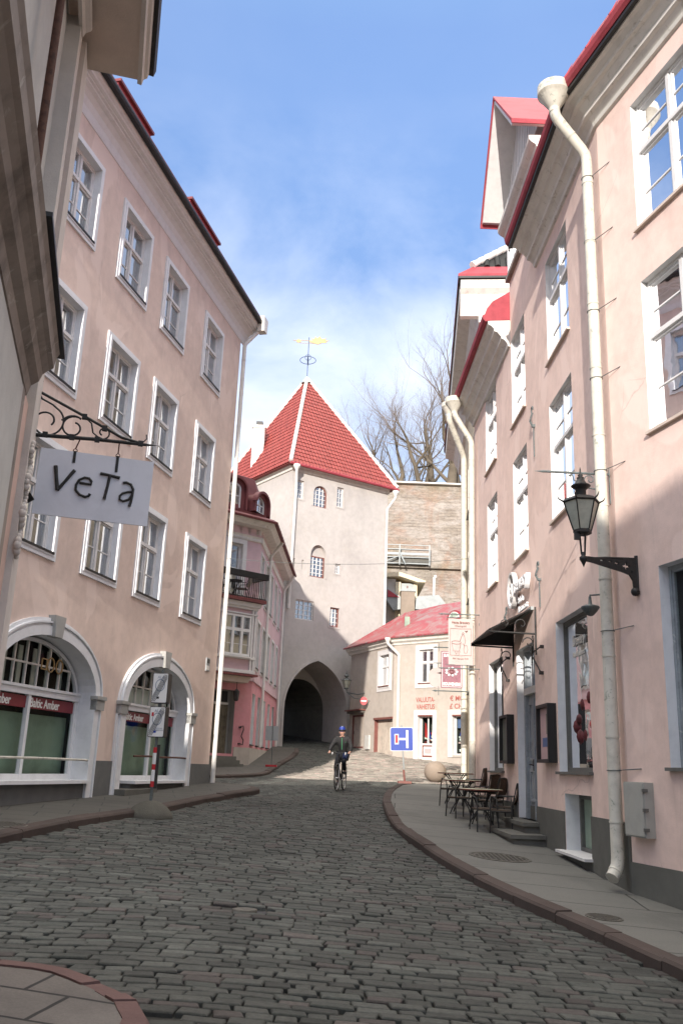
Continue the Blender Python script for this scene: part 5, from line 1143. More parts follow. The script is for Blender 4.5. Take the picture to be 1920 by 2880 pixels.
for bd_, s_, z_, h_, w_ in (('VALUUTA-', 1.41, 3.17, .32, 1.12), ('VAHETUS', 1.44, 2.84, .32, 1.08), ('\u20ac MONEY', 3.40, 3.20, .32, 1.4), ('\u00a3 CHANGE', 3.38, 2.84, .32, 1.6)): text('painted_lettering', E1, bd_, s_, z_, h_, 'redtext', Eh, d=.012, depth=.004, fit=w_, bold=.004)
q = MB(); q.box(E0, -3.0, -2.55, .0, .10, .95, 1.65, 'greywall'); q.build('meter_cupboard', Eh)
ne = thing('no_entry_sign', E0.p(-2.72, 0, 3.1), 'round red no entry sign on the cream wall above the plank door', 'road sign')
q = MB(); dF = Fr(*E0.p(-2.72, .35, 0).xy, 100); q.prism(dF, [(.19 * math.cos(t), 3.37 + .21 * math.sin(t)) for t in [k * math.pi / 14 for k in range(28)]], -.015, .015, 'signred'); q.build('disc', ne)
q = MB(); q.box(dF, -.14, .14, .016, .022, 3.34, 3.40, 'signwhite'); q.build('white_bar', ne); q = MB(); q.tube([E0.p(-2.72, 0, 3.4), E0.p(-2.72, .34, 3.38)], .018, 'irongrey', 5); q.build('arm', ne)

# street lanterns (one kind, copied)
def lantern_geo(c, sc_, m_iron, glassm, root, sides=6):
    """six sided tapered lantern standing on its base point c"""
    c = Vector(c); S = lambda L_: [(r * sc_, z * sc_) for r, z in L_]
    q = MB(); q.lathe(c, S([(.10, -.03), (.15, 0), (.15, .045), (.13, .06)]), m_iron, sides, False)
    q.lathe(c, S([(.29, .50), (.31, .52), (.27, .56), (.18, .60), (.105, .625), (.10, .63)]), m_iron, sides, False)
    q.lathe(c, S([(.085, .60), (.085, .72), (.10, .74), (.155, .78), (.16, .795), (.10, .83), (.06, .90), (.05, .915), (.065, .93), (.03, .95), (.045, .975), (.015, 1.0), (.012, 1.08), (.001, 1.12)]), m_iron, 14)
    for k in range(sides):
        a = 2 * math.pi * k / sides; ca, sa = math.cos(a), math.sin(a)
        q.tube([c + Vector((.145 * sc_ * ca, .145 * sc_ * sa, .05 * sc_)), c + Vector((.285 * sc_ * ca, .285 * sc_ * sa, .51 * sc_))], .011 * sc_, m_iron, 5)
        q.tube([c + Vector((.29 * sc_ * ca, .29 * sc_ * sa, .52 * sc_)), c + Vector((.36 * sc_ * ca, .36 * sc_ * sa, .56 * sc_)), c + Vector((.385 * sc_ * ca, .385 * sc_ * sa, .61 * sc_))], [.016 * sc_, .012 * sc_, .004 * sc_], m_iron, 5)
    q.build('lantern_frame', root)
    q = MB(); q.lathe(c, S([(.135, .05), (.275, .505)]), glassm, sides, False); q.build('lantern_glass', root)
Mt = A.p(-.47, 0, 0)
LF = Fr(Mt.x, Mt.y, -105, 1)     # plane standing off the wall: s runs out from the wall
sl_ = thing('street_lamp', (Mt.x, Mt.y, 2.5), 'black cast iron lantern on an openwork wall arm beside the right downpipe', 'street lamp')
q = MB(); quat = lambda cx_, cz_, r_: [(cx_ + r_ * (1 + .45 * math.cos(4 * t)) * .7 * math.cos(t), cz_ + r_ * (1 + .45 * math.cos(4 * t)) * .7 * math.sin(t)) for t in [k * math.pi / 16 for k in range(32)]]
arm = [(0, 2.50), (.07, 2.50), (.08, 2.62), (.13, 2.70), (.24, 2.73), (.70, 2.82), (.80, 2.83), (.80, 2.90), (.62, 2.895), (.25, 2.90), (.15, 2.94), (0, 2.95)]
q.prism(LF, arm, -.018, .018, 'iron', [quat(.185, 2.815, .055), quat(.33, 2.845, .035), quat(.43, 2.858, .024), quat(.105, 2.745, .018), [(.52, 2.855), (.58, 2.85), (.585, 2.87), (.54, 2.878)]])
q.tube([LF.p(.01, .0, 2.44), LF.p(.01, 0, 2.98)], .028, 'iron', 8); q.ball(LF.p(.05, 0, 2.47), .062, 'iron', 10, 6); q.tube([LF.p(.12, 0, 2.93), LF.p(.5, 0, 2.905), LF.p(.82, 0, 2.86)], .018, 'iron', 6)
q.lathe(LF.p(.83, 0, 2.86), [(.001, -.12), (.03, -.05), (.055, -.01), (.055, .02), (.03, .04), (.03, .09)], 'iron', 12)
for k in range(4): a = k * math.pi / 2 + .4; q.tube([LF.p(.83, 0, 2.92) + Vector((.03 * math.cos(a), .03 * math.sin(a), 0)), LF.p(.83, 0, 3.22) + Vector((.055 * math.cos(a), .055 * math.sin(a), 0))], .011, 'iron', 5)
q.box(Fr(*LF.p(.83, 0, 0).xy, 0), -.06, .0, -.12, -.05, 3.12, 3.22, 'iron')
q.build('wall_arm', sl_)
lantern_geo(LF.p(.83, 0, 3.22), .86, 'iron', 'frosted', sl_)
# second bracket
b2 = thing('sign_bracket', B.p(-.02, 0, 4.0), 'empty ornamental iron sign bracket on the right wall above the street lamp', 'bracket')
G = Fr(*B.p(.18, 0, 0).xy, -92, 1); q = MB()
q.tube([G.p(0, 0, 4.38), G.p(1.0, 0, 4.38)], .018, 'irongrey', 6); q.tube([G.p(1.0, 0, 4.38), G.p(1.14, 0, 4.38)], [.02, .002], 'irongrey', 6)
q.tube([G.p(.05, 0, 3.98), G.p(.12, 0, 4.04), G.p(.2, 0, 4.14), G.p(.32, 0, 4.15), G.p(.42, 0, 4.17), G.p(.46, 0, 4.25), G.p(.54, 0, 4.26), G.p(.56, 0, 4.34), G.p(.62, 0, 4.34)], .011, 'irongrey', 5)
for cx_, cz_, r_, s_ in ((.3, 4.28, .09, 1), (.1, 4.2, .07, -1)): q.tube([G.p(cx_ + r_ * (1 - a * .08) * math.cos(s_ * a * .62), 0, cz_ + r_ * (1 - a * .08) * math.sin(s_ * a * .62)) for a in range(11)], .009, 'irongrey', 5)
q.tube([G.p(0, 0, 3.92), G.p(0, 0, 4.46)], .016, 'irongrey', 6); q.build('scrollwork', b2)
# small lantern on the shop house
s2 = thing('wall_lantern', E0.p(-4.3, 0, 3.8), 'small green lantern on a bracket at the corner of the gate tower and cream house', 'wall lantern')
q = MB(); q.tube([E0.p(-3.4, 0, 3.85), E0.p(-3.6, .3, 3.75), E0.p(-4.0, .75, 3.85), E0.p(-4.02, .8, 4.05)], .03, 'irongrey', 6); q.tube([E0.p(-3.45, 0, 3.5), E0.p(-3.7, .45, 3.55), E0.p(-4.0, .75, 3.85)], .022, 'irongrey', 5); q.build('wall_arm', s2); lantern_geo(E0.p(-4.02, .8, 4.05), .85, 'irongrey', 'frosted', s2)

# ================================================================== BEHIND: penthouse, rampart, trees
hq = thing('hillside_house', (5.2, 58, 2), 'beige house with flat eave and chimney behind the red shop roof', 'house')
Q = Fr(0, 58, 90, 1); q = MB(); q.box(Q, 1.5, 5.2, -4, 0, 2, 11.86, 'ochre'); q.box(Q, 2.4, 3.75, 0, .25, 2, 12.1, 'cream'); q.box(Q, 3.75, 4.08, 0, .3, 2, 11.9, 'ochre'); q.build('wall', hq)
q = MB(); q.prism(Q, [(1.3, 12.30), (2.9, 12.42), (4.0, 12.50), (5.7, 11.97), (5.68, 11.87), (5.15, 11.87), (4.0, 12.22), (1.3, 12.05)], -4.3, .62, 'ochre'); q.build('roof', hq)
q = MB(); q.box(Q, 4.12, 4.95, .0, .05, 11.0, 11.86, 'metalgrey'); q.box(Q, 4.5, 4.58, .05, .08, 11.3, 11.7, 'redtrim'); q.box(Q, 4.95, 5.18, .0, .12, 9.5, 11.86, 'ochre'); q.build('window', hq)
q = MB(); q.box(Q, 4.04, 4.92, .5, 1.4, 6, 11.1, 'ball'); q.prism(Q, [(3.97, 11.08), (4.99, 11.08), (4.95, 11.2), (4.45, 11.27), (4.02, 11.2)], .45, 1.45, 'metalgrey'); q.build('chimney', hq)
q = MB(); q.prism(Q, [(3.0, 10.75), (3.0, 11.5), (4.62, 10.4), (4.62, 10.1), (3.6, 9.9)], .1, .9, 'metalgrey'); q.build('lean_to_roof', hq)
q = MB(); q.prism(Q, [(3.2, 10.75), (3.2, 11.25), (3.95, 10.75)], .88, .96, 'redmetal'); q.build('red_roof_panel', hq)
q = MB(); q.prism(Q, [(4.95, 9.9), (5.0, 10.6), (5.12, 10.74), (6.45, 10.88), (6.9, 10.3), (6.9, 9.9)], .2, 1.6, 'metalgrey'); q.build('shed_roof', hq)
q = MB(); q.tube([(6.3, 58.4, 9.8), (6.36, 58.4, 12.45)], .085, 'pipew', 12); q.tube([(6.36, 58.4, 12.45), (6.5, 58.4, 12.5)], .11, 'pipew', 12); tag(q.build('flue_pipe', base=(6.3, 58.4, 9.8)), 'tall pale flue pipe rising in front of the rampart wall', 'flue')
rp_ = MB(); rp_.box(W, -8, 26, 75, 78, 3, 24.3, 'rampart'); rp_.box(W, -8.1, 26.1, 74.6, 78.2, 24.3, 24.42, 'mortar'); rp_.box(W, -8, 26, 74.7, 75, 3, 14.2, 'rampart'); rp_.box(W, -8, 26, 74.66, 75, 16.7, 17.0, 'rampart')
tag(rp_.build('rampart_wall', base=(9, 75, 3)), 'tall weathered limestone and brick rampart wall behind the shop roof', 'rampart')
gl = MB(); gl.box(W, -40, 60, 77.9, 130, 22, 24.25, 'plinth'); tag(gl.build('hill'), kind='structure')
rl = thing('steel_railing', (6, 74.2, 16.9), 'pale steel railing and gantry against the rampart wall', 'railing'); zr = 16.9; q = MB()
for z, h_ in ((0, .07), (.55, .06), (.78, .2), (1.25, .06), (1.62, .06)): q.box(W, 3.2, 7.7, 74.2, 74.3, zr + z, zr + z + h_, 'metalgrey')
q.build('rail', rl); q = MB()
for x in (3.3, 5.1, 7.65): q = MB(); q.box(W, x - .05, x + .05, 74.1, 74.19, zr - .1, zr + 1.7, 'metalgrey'); q.build('post', rl)
q = MB(); q.tube([(5.1, 74.0, zr + .9), (5.6, 74.0, zr - .1)], .07, 'metalgrey', 6); q.build('brace', rl); q = MB(); q.tube([(5.0, 74.0, zr + .6), (3.8, 74.0, zr + .05)], .05, 'metalgrey', 6); q.build('brace', rl); q = MB(); q.box(W, 3.2, 7.6, 74.4, 74.6, zr, zr + .7, 'stone'); q.build('gutter_channel', rl)

def tree(base, h, seed, label, spread=1., lean=(0, 0), levels=6):
    rg = random.Random(seed); t = thing('bare_tree', base, label, 'tree', 'bare trees on the rampart'); b0 = Vector(base); tr_ = MB(); cr = MB()
    def br_(p, d, ln, r, lv):
        n = 3; pts = [p]; q = p.copy(); dd = d.copy()
        for i in range(n):
            dd = (dd + Vector((rg.gauss(0, .13), rg.gauss(0, .13), rg.gauss(.04, .08)))).normalized(); q = q + dd * ln / n; pts.append(q.copy())
        rr = [r * (1 - .42 * i / n) for i in range(n + 1)]
        (tr_ if lv < 3 else cr).tube(pts, rr, 'bark' if lv < 3 else 'twig', 6 if lv < 3 else 3, caps=False)
        if lv >= levels: return
        k = rg.choice([3, 4]) if lv < 2 else rg.choice([2, 3, 3, 4]) if lv < levels - 1 else rg.choice([3, 4, 5])
        for i in range(k):
            st_ = pts[rg.choice([1, 2, 3, 3])] if i else pts[-1]; ax = Vector((rg.gauss(0, 1), rg.gauss(0, 1), rg.gauss(0, .5))).normalized()
            ang = rg.uniform(.35, .95) if i else rg.uniform(.08, .3); nd = (dd + ax * math.tan(ang) * spread + Vector((0, 0, .12))).normalized()
            br_(st_, nd, ln * rg.uniform(.60, .84), rr[-1] * (rg.uniform(.5, .75) if i else .9), lv + 1)
    br_(b0, Vector((lean[0], lean[1], 1)).normalized(), h * .3, h * .032, 0)
    tr_.build('trunk', t); cr.build('crown', t); return t
tree((10.3, 80, 24.2), 19.5, 3, 'tallest bare tree on the rampart with thick trunk near the ochre house eave', .9, (-.03, 0), 7)
tree((9.0, 84, 24.2), 16.0, 21, 'bare tree with leaning limbs just left of the tallest rampart tree', 1.0, (-.10, 0), 7)
tree((7.6, 80, 24.2), 11.5, 33, 'bushy bare tree with dense twigs in the middle of the rampart row', 1.3, (-.04, 0), 7)
tree((5.4, 82, 24.2), 13.0, 8, 'slender bare tree left of the bushy one on the rampart', 1.0, (-.04, 0), 7)
tree((3.4, 85, 24.2), 11.5, 14, 'leftmost bare tree partly hidden by the red tower roof', 1.1, (-.04, 0), 6)
tree((8.7, 87, 24.2), 13.5, 19, 'bare tree with brown twigs low between the two big rampart trees', 1.3, (.05, 0), 7)
tree((11.4, 82, 24.2), 17, 27, 'dark trunked bare tree at the right end of the rampart row', 1.0, (-.05, 0), 6)

# ================================================================== NEAR LEFT BUILDING
Nn = Fr(-2.55, 6.8, -14); NE_ = Fr(-2.55, 6.8, 76, -1)
Nh = thing('near_corner_building', (-2.55, 6.8, -1.6), 'near building at the left edge with pale pilaster, dark moulded ledge and deep eave', 'building')
q = MB(); q.box(Nn, -4.9, 0, -.9, 0, -1.9, 2.62, 'pinkN'); q.box(Nn, -4.9, -.0, -.9, -.10, 2.62, 6.25, 'greywall'); q.build('wall', Nh)
q = MB(); q.box(Nn, -.34, .03, -.3, .05, -1.9, 6.1, 'pilaster'); q.box(Nn, -.44, -.34, -.3, .0, 2.9, 6.1, 'pinkN'); q.box(Nn, -.62, -.44, -.3, .02, 2.9, 6.1, 'pilaster'); q.build('pilaster', Nh)
q = MB(); q.box(Nn, -2.6, -1.0, .0, .03, -1.9, 2.5, 'greywall'); q.box(Nn, -.98, -.8, .0, .025, .6, 2.6, 'brownwood')
q.build('wall_panel', Nh)
q = MB(); q.sweep(Nn, [(-.02, 2.52), (.03, 2.54), (.05, 2.62), (.10, 2.66), (.12, 2.72), (.16, 2.76), (.19, 2.78), (.20, 2.86), (.22, 2.90), (-.02, 2.96)], -4.9, -.75, 'brownwood'); q.build('ledge', Nh)
q = MB(); q.box(Nn, -2.55, -.62, -.02, .25, 2.92, 2.95, 'black'); q.build('ledge_flashing', Nh)
q = MB(); q.tube([Nn.p(-1.9, .02, 2.95), Nn.p(-1.9, .03, 3.2), Nn.p(-2.0, .03, 6.0)], .03, 'rust', 8); q.ball(Nn.p(-1.9, .03, 3.0), .045, 'stone', 8, 6); q.build('downpipe', Nh)
q = MB(); q.sweep(Nn, [(.0, 6.0), (.03, 6.0), (.05, 6.05), (.09, 6.08), (.10, 6.11), (.0, 6.13)], -4.9, -.5, 'pilaster'); q.box(Nn, -4.9, .06, -.9, .50, 6.16, 6.21, 'soffit'); q.sweep(Nn, [(.5, 6.15), (.54, 6.14), (.555, 6.21), (.585, 6.23), (.60, 6.30), (.5, 6.32)], -4.9, .10, 'pilaster'); q.build('eave', Nh)
q = MB(); q.sweep(Nn, [(.58, 6.30), (.64, 6.29), (.66, 6.36), (.5, 6.42), (-.9, 6.52), (-.9, 6.33)], -4.9, .13, 'iron'); q.build('roof', Nh)
# carved ornament strip on the pilaster
q = MB(); rg = random.Random(4)
for k in range(26):
    z = 2.35 - k * .037; s_ = -.22 - .04 * math.sin(k * .9) - k * .004; q.ball(Nn.p(s_, .065, z), rg.uniform(.018, .034), 'pilaster', 8, 6, (1, 1, 1.2))
q.build('carved_garland', Nh)
# VeTa sign
V = Fr(-2.55, 6.8, 76, 1)
vs_ = thing('hanging_sign', (-2.55, 6.8, 2.5), 'pale blue board reading VeTa hung from a black scrolled iron bracket', 'shop sign')
q = MB(); I = 'iron'
q.tube([V.p(-.02, 0, 2.50), V.p(.5, 0, 2.525), V.p(.93, 0, 2.53)], [.017, .016, .013], I, 6); q.tube([V.p(.93, 0, 2.53), V.p(1.02, 0, 2.535)], [.012, .001], I, 6)
q.tube([V.p(-.01, 0, 2.90), V.p(.42, 0, 2.71), V.p(.72, 0, 2.57), V.p(.9, 0, 2.535)], .012, I, 6)
q.tube([V.p(-.02, 0, 2.38), V.p(-.02, 0, 3.1)], .011, I, 6); q.tube([V.p(0, 0, 2.9), V.p(.02, 0, 2.97), V.p(.05, 0, 2.98)], .008, I, 5)
def spiral(cx_, cz_, r0, r1, a0, a1, n=22): return [V.p(cx_ + (r0 + (r1 - r0) * i / n) * math.cos(a0 + (a1 - a0) * i / n), 0, cz_ + (r0 + (r1 - r0) * i / n) * math.sin(a0 + (a1 - a0) * i / n)) for i in range(n + 1)]
q.tube([V.p(.02, 0, 2.88), V.p(.06, 0, 2.82), V.p(.15, 0, 2.78)] + spiral(.12, 2.64, .13, .13, 1.05, -1.5, 12) + spiral(.12, 2.63, .12, .045, -1.6, -6.9), .0085, I, 5)
q.tube([V.p(.23, 0, 2.66)] + spiral(.325, 2.61, .095, .095, 2.6, .9, 8)[::1] , .0085, I, 5)
q.tube(spiral(.33, 2.605, .10, .045, 1.2, 7.6), .0085, I, 5)
q.tube([V.p(.42, 0, 2.70), V.p(.47, 0, 2.66), V.p(.49, 0, 2.58), V.p(.53, 0, 2.55)] + spiral(.575, 2.59, .055, .025, -1.6, 4.2, 16), .007, I, 5)
for x, z in ((.12, 2.515), (.33, 2.52), (.53, 2.525), (.88, 2.535), (.41, 2.71), (.58, 2.63)): q.box(V, x - .02, x + .02, -.02, .02, z - .02, z + .02, I)
q.tube([V.p(.9, 0, 2.55), V.p(.925, 0, 2.58), V.p(.92, 0, 2.62)], .005, I, 5)
for dz_ in (0, .05): q.tube([V.p(-.05, .02, 2.48 - dz_), V.p(-.06, .02, 2.38 - dz_), V.p(-.04, .02, 2.31 - dz_), V.p(-.02, .02, 2.36 - dz_)], .008, I, 5)
q.build('bracket', vs_)
q = MB(); bw = [(.10, 1.845), (1.0, 1.83), (1.005, 2.385), (.105, 2.40)]; q.prism(V, bw, -.008, .008, 'veta'); q.build('board', vs_)
for x in (.37, .71):
    q = MB(); zt = 2.52; q.tube([V.p(x + .03 if x < .5 else x, 0, zt), V.p(x, 0, zt - .10)], .006, 'rust', 5); q.tube([V.p(x + .016 * math.cos(t), 0, zt - .115 + .018 * math.sin(t)) for t in [k * .63 for k in range(11)]], .0035, 'rust', 4); q.box(V, x - .011, x + .011, -.014, .014, 2.30 if x < .5 else 2.26, 2.40, I); q.build('hanger', vs_)
lz = MB(); ST = lambda pts, r=.0125: lz.tube([V.p(a, .016, b_) for a, b_ in pts], [r * 1.15] + [r] * (len(pts) - 2) + [r * 1.15], 'iron', 8)
ST([(.235, 2.255), (.25, 2.17), (.272, 2.055)], .0145); ST([(.272, 2.055), (.32, 2.13), (.385, 2.235)], .0125)
ST([(.435, 2.135), (.48, 2.132), (.525, 2.13), (.527, 2.155), (.505, 2.18), (.47, 2.183), (.43, 2.16), (.41, 2.115), (.412, 2.07), (.445, 2.035), (.49, 2.022), (.515, 2.03), (.525, 2.05)], .0105)
ST([(.588, 2.232), (.66, 2.226), (.745, 2.212)], .0115); ST([(.665, 2.226), (.655, 2.13), (.64, 2.018)], .0115)
ST([(.775, 2.172), (.80, 2.18), (.84, 2.165), (.86, 2.125), (.858, 2.07), (.852, 2.02), (.842, 1.98)], .0105); ST([(.855, 2.105), (.82, 2.10), (.78, 2.085), (.76, 2.06), (.762, 2.03), (.79, 2.018), (.83, 2.035), (.855, 2.075)], .0095)
lz.build('lettering', vs_)
# black tube lamp at the left edge
tl = thing('tube_spotlight', Nn.p(-.3, 0, 1.6), 'black tubular spotlight with ring scroll at the left edge below the hanging sign', 'spotlight')
q = MB(); a_, c_ = V.p(-.22, .12, 1.70), V.p(.075, .12, 1.975); dx_ = (c_ - a_).normalized(); q.tube([a_, c_ - dx_ * .05, c_ - dx_ * .048, c_], [.055, .055, .06, .064], 'black', 18); q.tube([a_ + dx_ * .28, a_ + dx_ * .30], .064, 'black', 18); q.tube([a_ + dx_ * .12, a_ + dx_ * .14], .062, 'black', 18); q.build('barrel', tl)
q = MB(); q.tube([V.p(-.14 + .075 * math.cos(t), 0, 2.09 + .085 * math.sin(t)) for t in [k * .42 for k in range(16)]], .007, 'iron', 5); q.tube([V.p(-.1, .02, 2.02), V.p(-.02, .02, 1.95)], .01, 'iron', 5); q.build('mount', tl)

# ================================================================== STREET FURNITURE
def rounded(w, h, r, n=5):
    P = []
    for cx_, cz_, a0 in ((w / 2 - r, h / 2 - r, 0), (-w / 2 + r, h / 2 - r, 90), (-w / 2 + r, -h / 2 + r, 180), (w / 2 - r, -h / 2 + r, 270)):
        for k in range(n + 1): a = R(a0 + 90 * k / n); P.append((cx_ + r * math.cos(a), cz_ + r * math.sin(a)))
    return P
# dead end sign
bx_, by_ = 2.32, 29.6; gz = g(bx_, by_)
gz = gz + .125
ds_ = thing('dead_end_sign', (bx_, by_, gz), 'square blue dead end road sign on a pole with red foot', 'road sign')
lean_ = -.05; SF = Fr(bx_ - .1, by_, 92, 1)
def sp(poly, z, ang): return [(a * math.cos(ang) - b_ * math.sin(ang), z + a * math.sin(ang) + b_ * math.cos(ang)) for a, b_ in poly]
zc0 = gz + 1.36; an = .035
q = MB(); q.prism(SF, sp(rounded(.74, .74, .05), zc0, an), .03, .05, 'signwhite'); q.prism(SF, sp(rounded(.71, .71, .045), zc0, an), .045, .053, 'blue'); q.build('board', ds_)
q = MB()
for p_ in ([(.14, -.28), (.21, -.28), (.21, .28), (.14, .28)], [(-.10, -.03), (.15, -.03), (.15, .035), (-.10, .035)], [(-.23, -.16), (-.10, -.16), (-.10, .16), (-.23, .16)]): q.prism(SF, sp(p_, zc0, an), .05, .058, 'signwhite')
q.build('white_symbol', ds_); q = MB(); q.prism(SF, sp([(-.21, -.12), (-.12, -.12), (-.12, .13), (-.21, .13)], zc0, an), .05, .062, 'signred'); q.build('red_symbol', ds_)
q = MB(); q.tube([(bx_ + .02, by_, gz + .05), (bx_ - .12, by_, gz + 1.8)], .024, 'metalgrey', 8); q.build('pole', ds_)
q = MB(); q.tube([(bx_ + .02, by_, gz + .02), (bx_ - .02, by_, gz + .42)], .034, 'redtrim', 8); q.box(W, bx_ - .2, bx_ + .22, by_ - .2, by_ + .2, gz, gz + .07, 'redtrim'); q.build('foot', ds_)
# far sign, back to us
fx, fy = -2.42, 36.6; gz = g(fx, fy) + .1
fs_ = thing('road_sign', (fx, fy, gz), 'thin pole with grey sign back on a red foot by the rose house', 'road sign')
q = MB(); q.prism(Fr(fx, fy, 88, 1), sp(rounded(.52, .56, .03), gz + 1.28, .02), -.03, .0, 'signgrey'); q.build('board', fs_); q = MB(); q.tube([(fx + .05, fy, gz), (fx, fy, gz + 2.3)], .018, 'irongrey', 6); q.build('pole', fs_)
q = MB(); q.box(W, fx - .18, fx + .26, fy - .16, fy + .16, gz, gz + .07, 'signred'); q.build('foot', fs_)
# left parking-zone signs
px_, py_ = -3.27, 17.13; gz = g(px_, py_)
ps = thing('zone_sign_post', (px_, py_, gz), 'post with two end of zone signs and red white band on a round concrete base', 'road sign')
q = MB(); q.lathe((px_, py_, gz - .02), [(.42, 0), (.42, .035), (.39, .10), (.31, .19), (.2, .26), (.12, .29), (.05, .30)], 'concrete', 28); q.build('concrete_base', ps)
q = MB(); q.tube([(px_, py_, gz + .2), (px_ + .01, py_, gz + 2.64)], .028, 'irongrey', 10); q.build('post', ps)
q = MB(); zz = gz + .52; n_ = 6
for k in range(7):
    a, c = zz + k * .1, zz + (k + 1) * .1; q.tube([(px_, py_, a), (px_, py_, c)], .040, 'signred' if k % 3 == 0 or k == 6 else 'signwhite', 10)
q.box(W, px_ + .03, px_ + .085, py_ - .02, py_ + .02, zz - .03, zz + .75, 'black'); q.build('striped_band', ps)
SFp = Fr(px_, py_, 99, 1)
def zone(zc_, blue):
    q = MB(); q.prism(SFp, sp(rounded(.31, .56, .02), zc_, 0), -.13, .06, 'black'); ob_ = q.build('sign_box', ps)
    q = MB(); q.prism(SFp, sp(rounded(.285, .535, .016), zc_, 0), .06, .066, 'signwhite'); q.build('sign_face', ob_)
    q = MB(); ring_o = [(.095 * math.cos(t), .05 + .115 * math.sin(t)) for t in [k * math.pi / 14 for k in range(28)]]; ring_i = [(.08 * math.cos(t), .05 + .098 * math.sin(t)) for t in [k * math.pi / 14 for k in range(28)]]
    q.ring(SFp, sp(ring_o, zc_, 0), sp(ring_i, zc_, 0), .066, .069, 'greyline'); 
    for k in range(5): o_ = -.055 + k * .026; q.prism(SFp, sp([(-.135 + max(0, o_) , -.25 + max(0, -o_) * 1.5), (-.127 + max(0, o_), -.25 + max(0, -o_) * 1.5), (.132 + min(0, o_) , .25 - max(0, o_) * 1.5), (.124 + min(0, o_), .25 - max(0, o_) * 1.5)], zc_, 0), .069, .073, 'black')
    q.box(SFp, -.05, .0, .066, .07, zc_ - .2, zc_ - .16, 'black' if not blue else 'blue')
    if blue: q.box(SFp, -.11, -.07, .066, .07, zc_ + .1, zc_ + .17, 'signred')
    q.build('symbol', ob_)
    text('lettering', SFp, 'ALA', -.06, zc_ + .175, .075, 'greyline', ob_, d=.068, depth=.002)
    if blue: text('lettering', SFp, 'TASULINE\nPARKIMINE', -.03, zc_ - .13, .034, 'greyline', ob_, d=.068, depth=.002)
zone(gz + 2.30, False); zone(gz + 1.68, True)
# stone ball
q = MB(); bz = g(3.72, 33.3); q.ball((3.72, 33.3, bz + .34), .40, 'ball', 28, 18, (1, 1, .92)); tag(q.build('stone_ball', base=(3.72, 33.3, bz)), 'pale granite ball bollard on the paving left of the cafe tables', 'bollard')
# wires
q = MB(); pts = [L.p(-.1, .06, 6.45)]; a = L.p(-.05, .1, 5.63); c = B.p(12.2, .1, 4.9); c = Vector((3.9, 24.8, 5.9))
q.tube([a.lerp(c, t / 16) - Vector((0, 0, .18 * 4 * (t / 16) * (1 - t / 16))) for t in range(17)], .0065, 'irongrey', 4); tag(q.build('overhead_cable', base=a), 'thin cable strung across the street between the two pink houses', 'cable')

# café tables and chairs on the right pavement
def gzz(x, y): return g(x, y) + .12
def cafe_table(x, y, label):
    z = gzz(x, y); t = thing('cafe_table', (x, y, z), label, 'table', 'round cafe tables on the right pavement'); c = Vector((x, y, z))
    q = MB(); q.lathe(c + Vector((0, 0, .725)), [(.44, 0), (.455, .004), (.455, .026)], 'tableedge', 36); q.lathe(c + Vector((0, 0, .7515)), [(.452, 0), (.44, .006), (.001, .006)], 'tabletop', 36); q.build('table_top', t)
    for k in range(4):
        a_ = k * math.pi / 2 + .5; u_ = Vector((math.cos(a_), math.sin(a_), 0)); q = MB(); q.tube([c + u_ * .33, c + u_ * .27 + Vector((0, 0, .12)), c + u_ * .08 + Vector((0, 0, .36)), c + u_ * .2 + Vector((0, 0, .60)), c + u_ * .33 + Vector((0, 0, .725))], .014, 'iron', 6); q.build('leg', t)
    q = MB(); q.tube([c + Vector((.3 * math.cos(a_), .3 * math.sin(a_), .70)) for a_ in [k * math.pi / 10 for k in range(21)]], .012, 'iron', 5); q.build('apron_ring', t); return t
cafe_table(3.2, 19.85, 'round cafe table nearest the shop steps'); cafe_table(3.06, 21.8, 'middle one of the three round cafe tables'); cafe_table(3.18, 23.8, 'farthest round cafe table from the shop steps')
chairs = [(3.64, 19.75, -104, 'woven chair with its back to the wall at the nearest cafe table'),
          (3.58, 21.6, -138, 'woven chair against the wall at the middle cafe table'), (3.60, 23.4, -118, 'woven chair against the wall at the farthest cafe table'), (3.55, 20.75, -125, 'woven chair by the wall between the nearest and middle cafe tables')]
ch0 = None
for i, (x, y, rz, lb) in enumerate(chairs):
    z = gzz(x, y)
    if ch0 is None: ch0 = garden_chair('cafe_chair', (x, y, z), 0, lb, group='woven chairs around the cafe tables'); ch0.rotation_euler[2] = R(rz)
    else: copy_tree(ch0, (x, y, z), R(rz), lb)
def stool(x, y, rz, label):
    z = gzz(x, y); t = thing('cafe_stool', (x, y, z), label, 'seat', 'low iron seats on the street side of the cafe tables'); c = Vector((x, y, z)); Rz = Matrix.Rotation(R(rz), 3, 'Z'); Pp = lambda a, b_, h: c + Rz @ Vector((a, b_, h))
    q = MB(); vs = [Pp(-.2, -.2, .43), Pp(.2, -.2, .43), Pp(.2, .2, .43), Pp(-.2, .2, .43)]; q.add(vs + [v_ + Vector((0, 0, .025)) for v_ in vs], [(0, 1, 2, 3), (4, 5, 6, 7), (0, 1, 5, 4), (1, 2, 6, 5), (2, 3, 7, 6), (3, 0, 4, 7)], 'straw'); q.build('seat', t)
    for sx in (-1, 1):
        q = MB(); q.tube([Pp(sx * .22, -.22, 0), Pp(sx * .21, -.2, .5), Pp(sx * .21, -.15, .64), Pp(sx * .21, .12, .68), Pp(sx * .21, .2, .5), Pp(sx * .22, .26, 0)], .014, 'iron', 6); q.build('leg_loop', t)
    q = MB(); q.tube([Pp(-.21, -.2, .42), Pp(.21, -.2, .42)], .012, 'iron', 5); q.build('crossbar', t); q = MB(); q.tube([Pp(-.21, .2, .42), Pp(.21, .2, .42)], .012, 'iron', 5); q.build('crossbar', t); return t
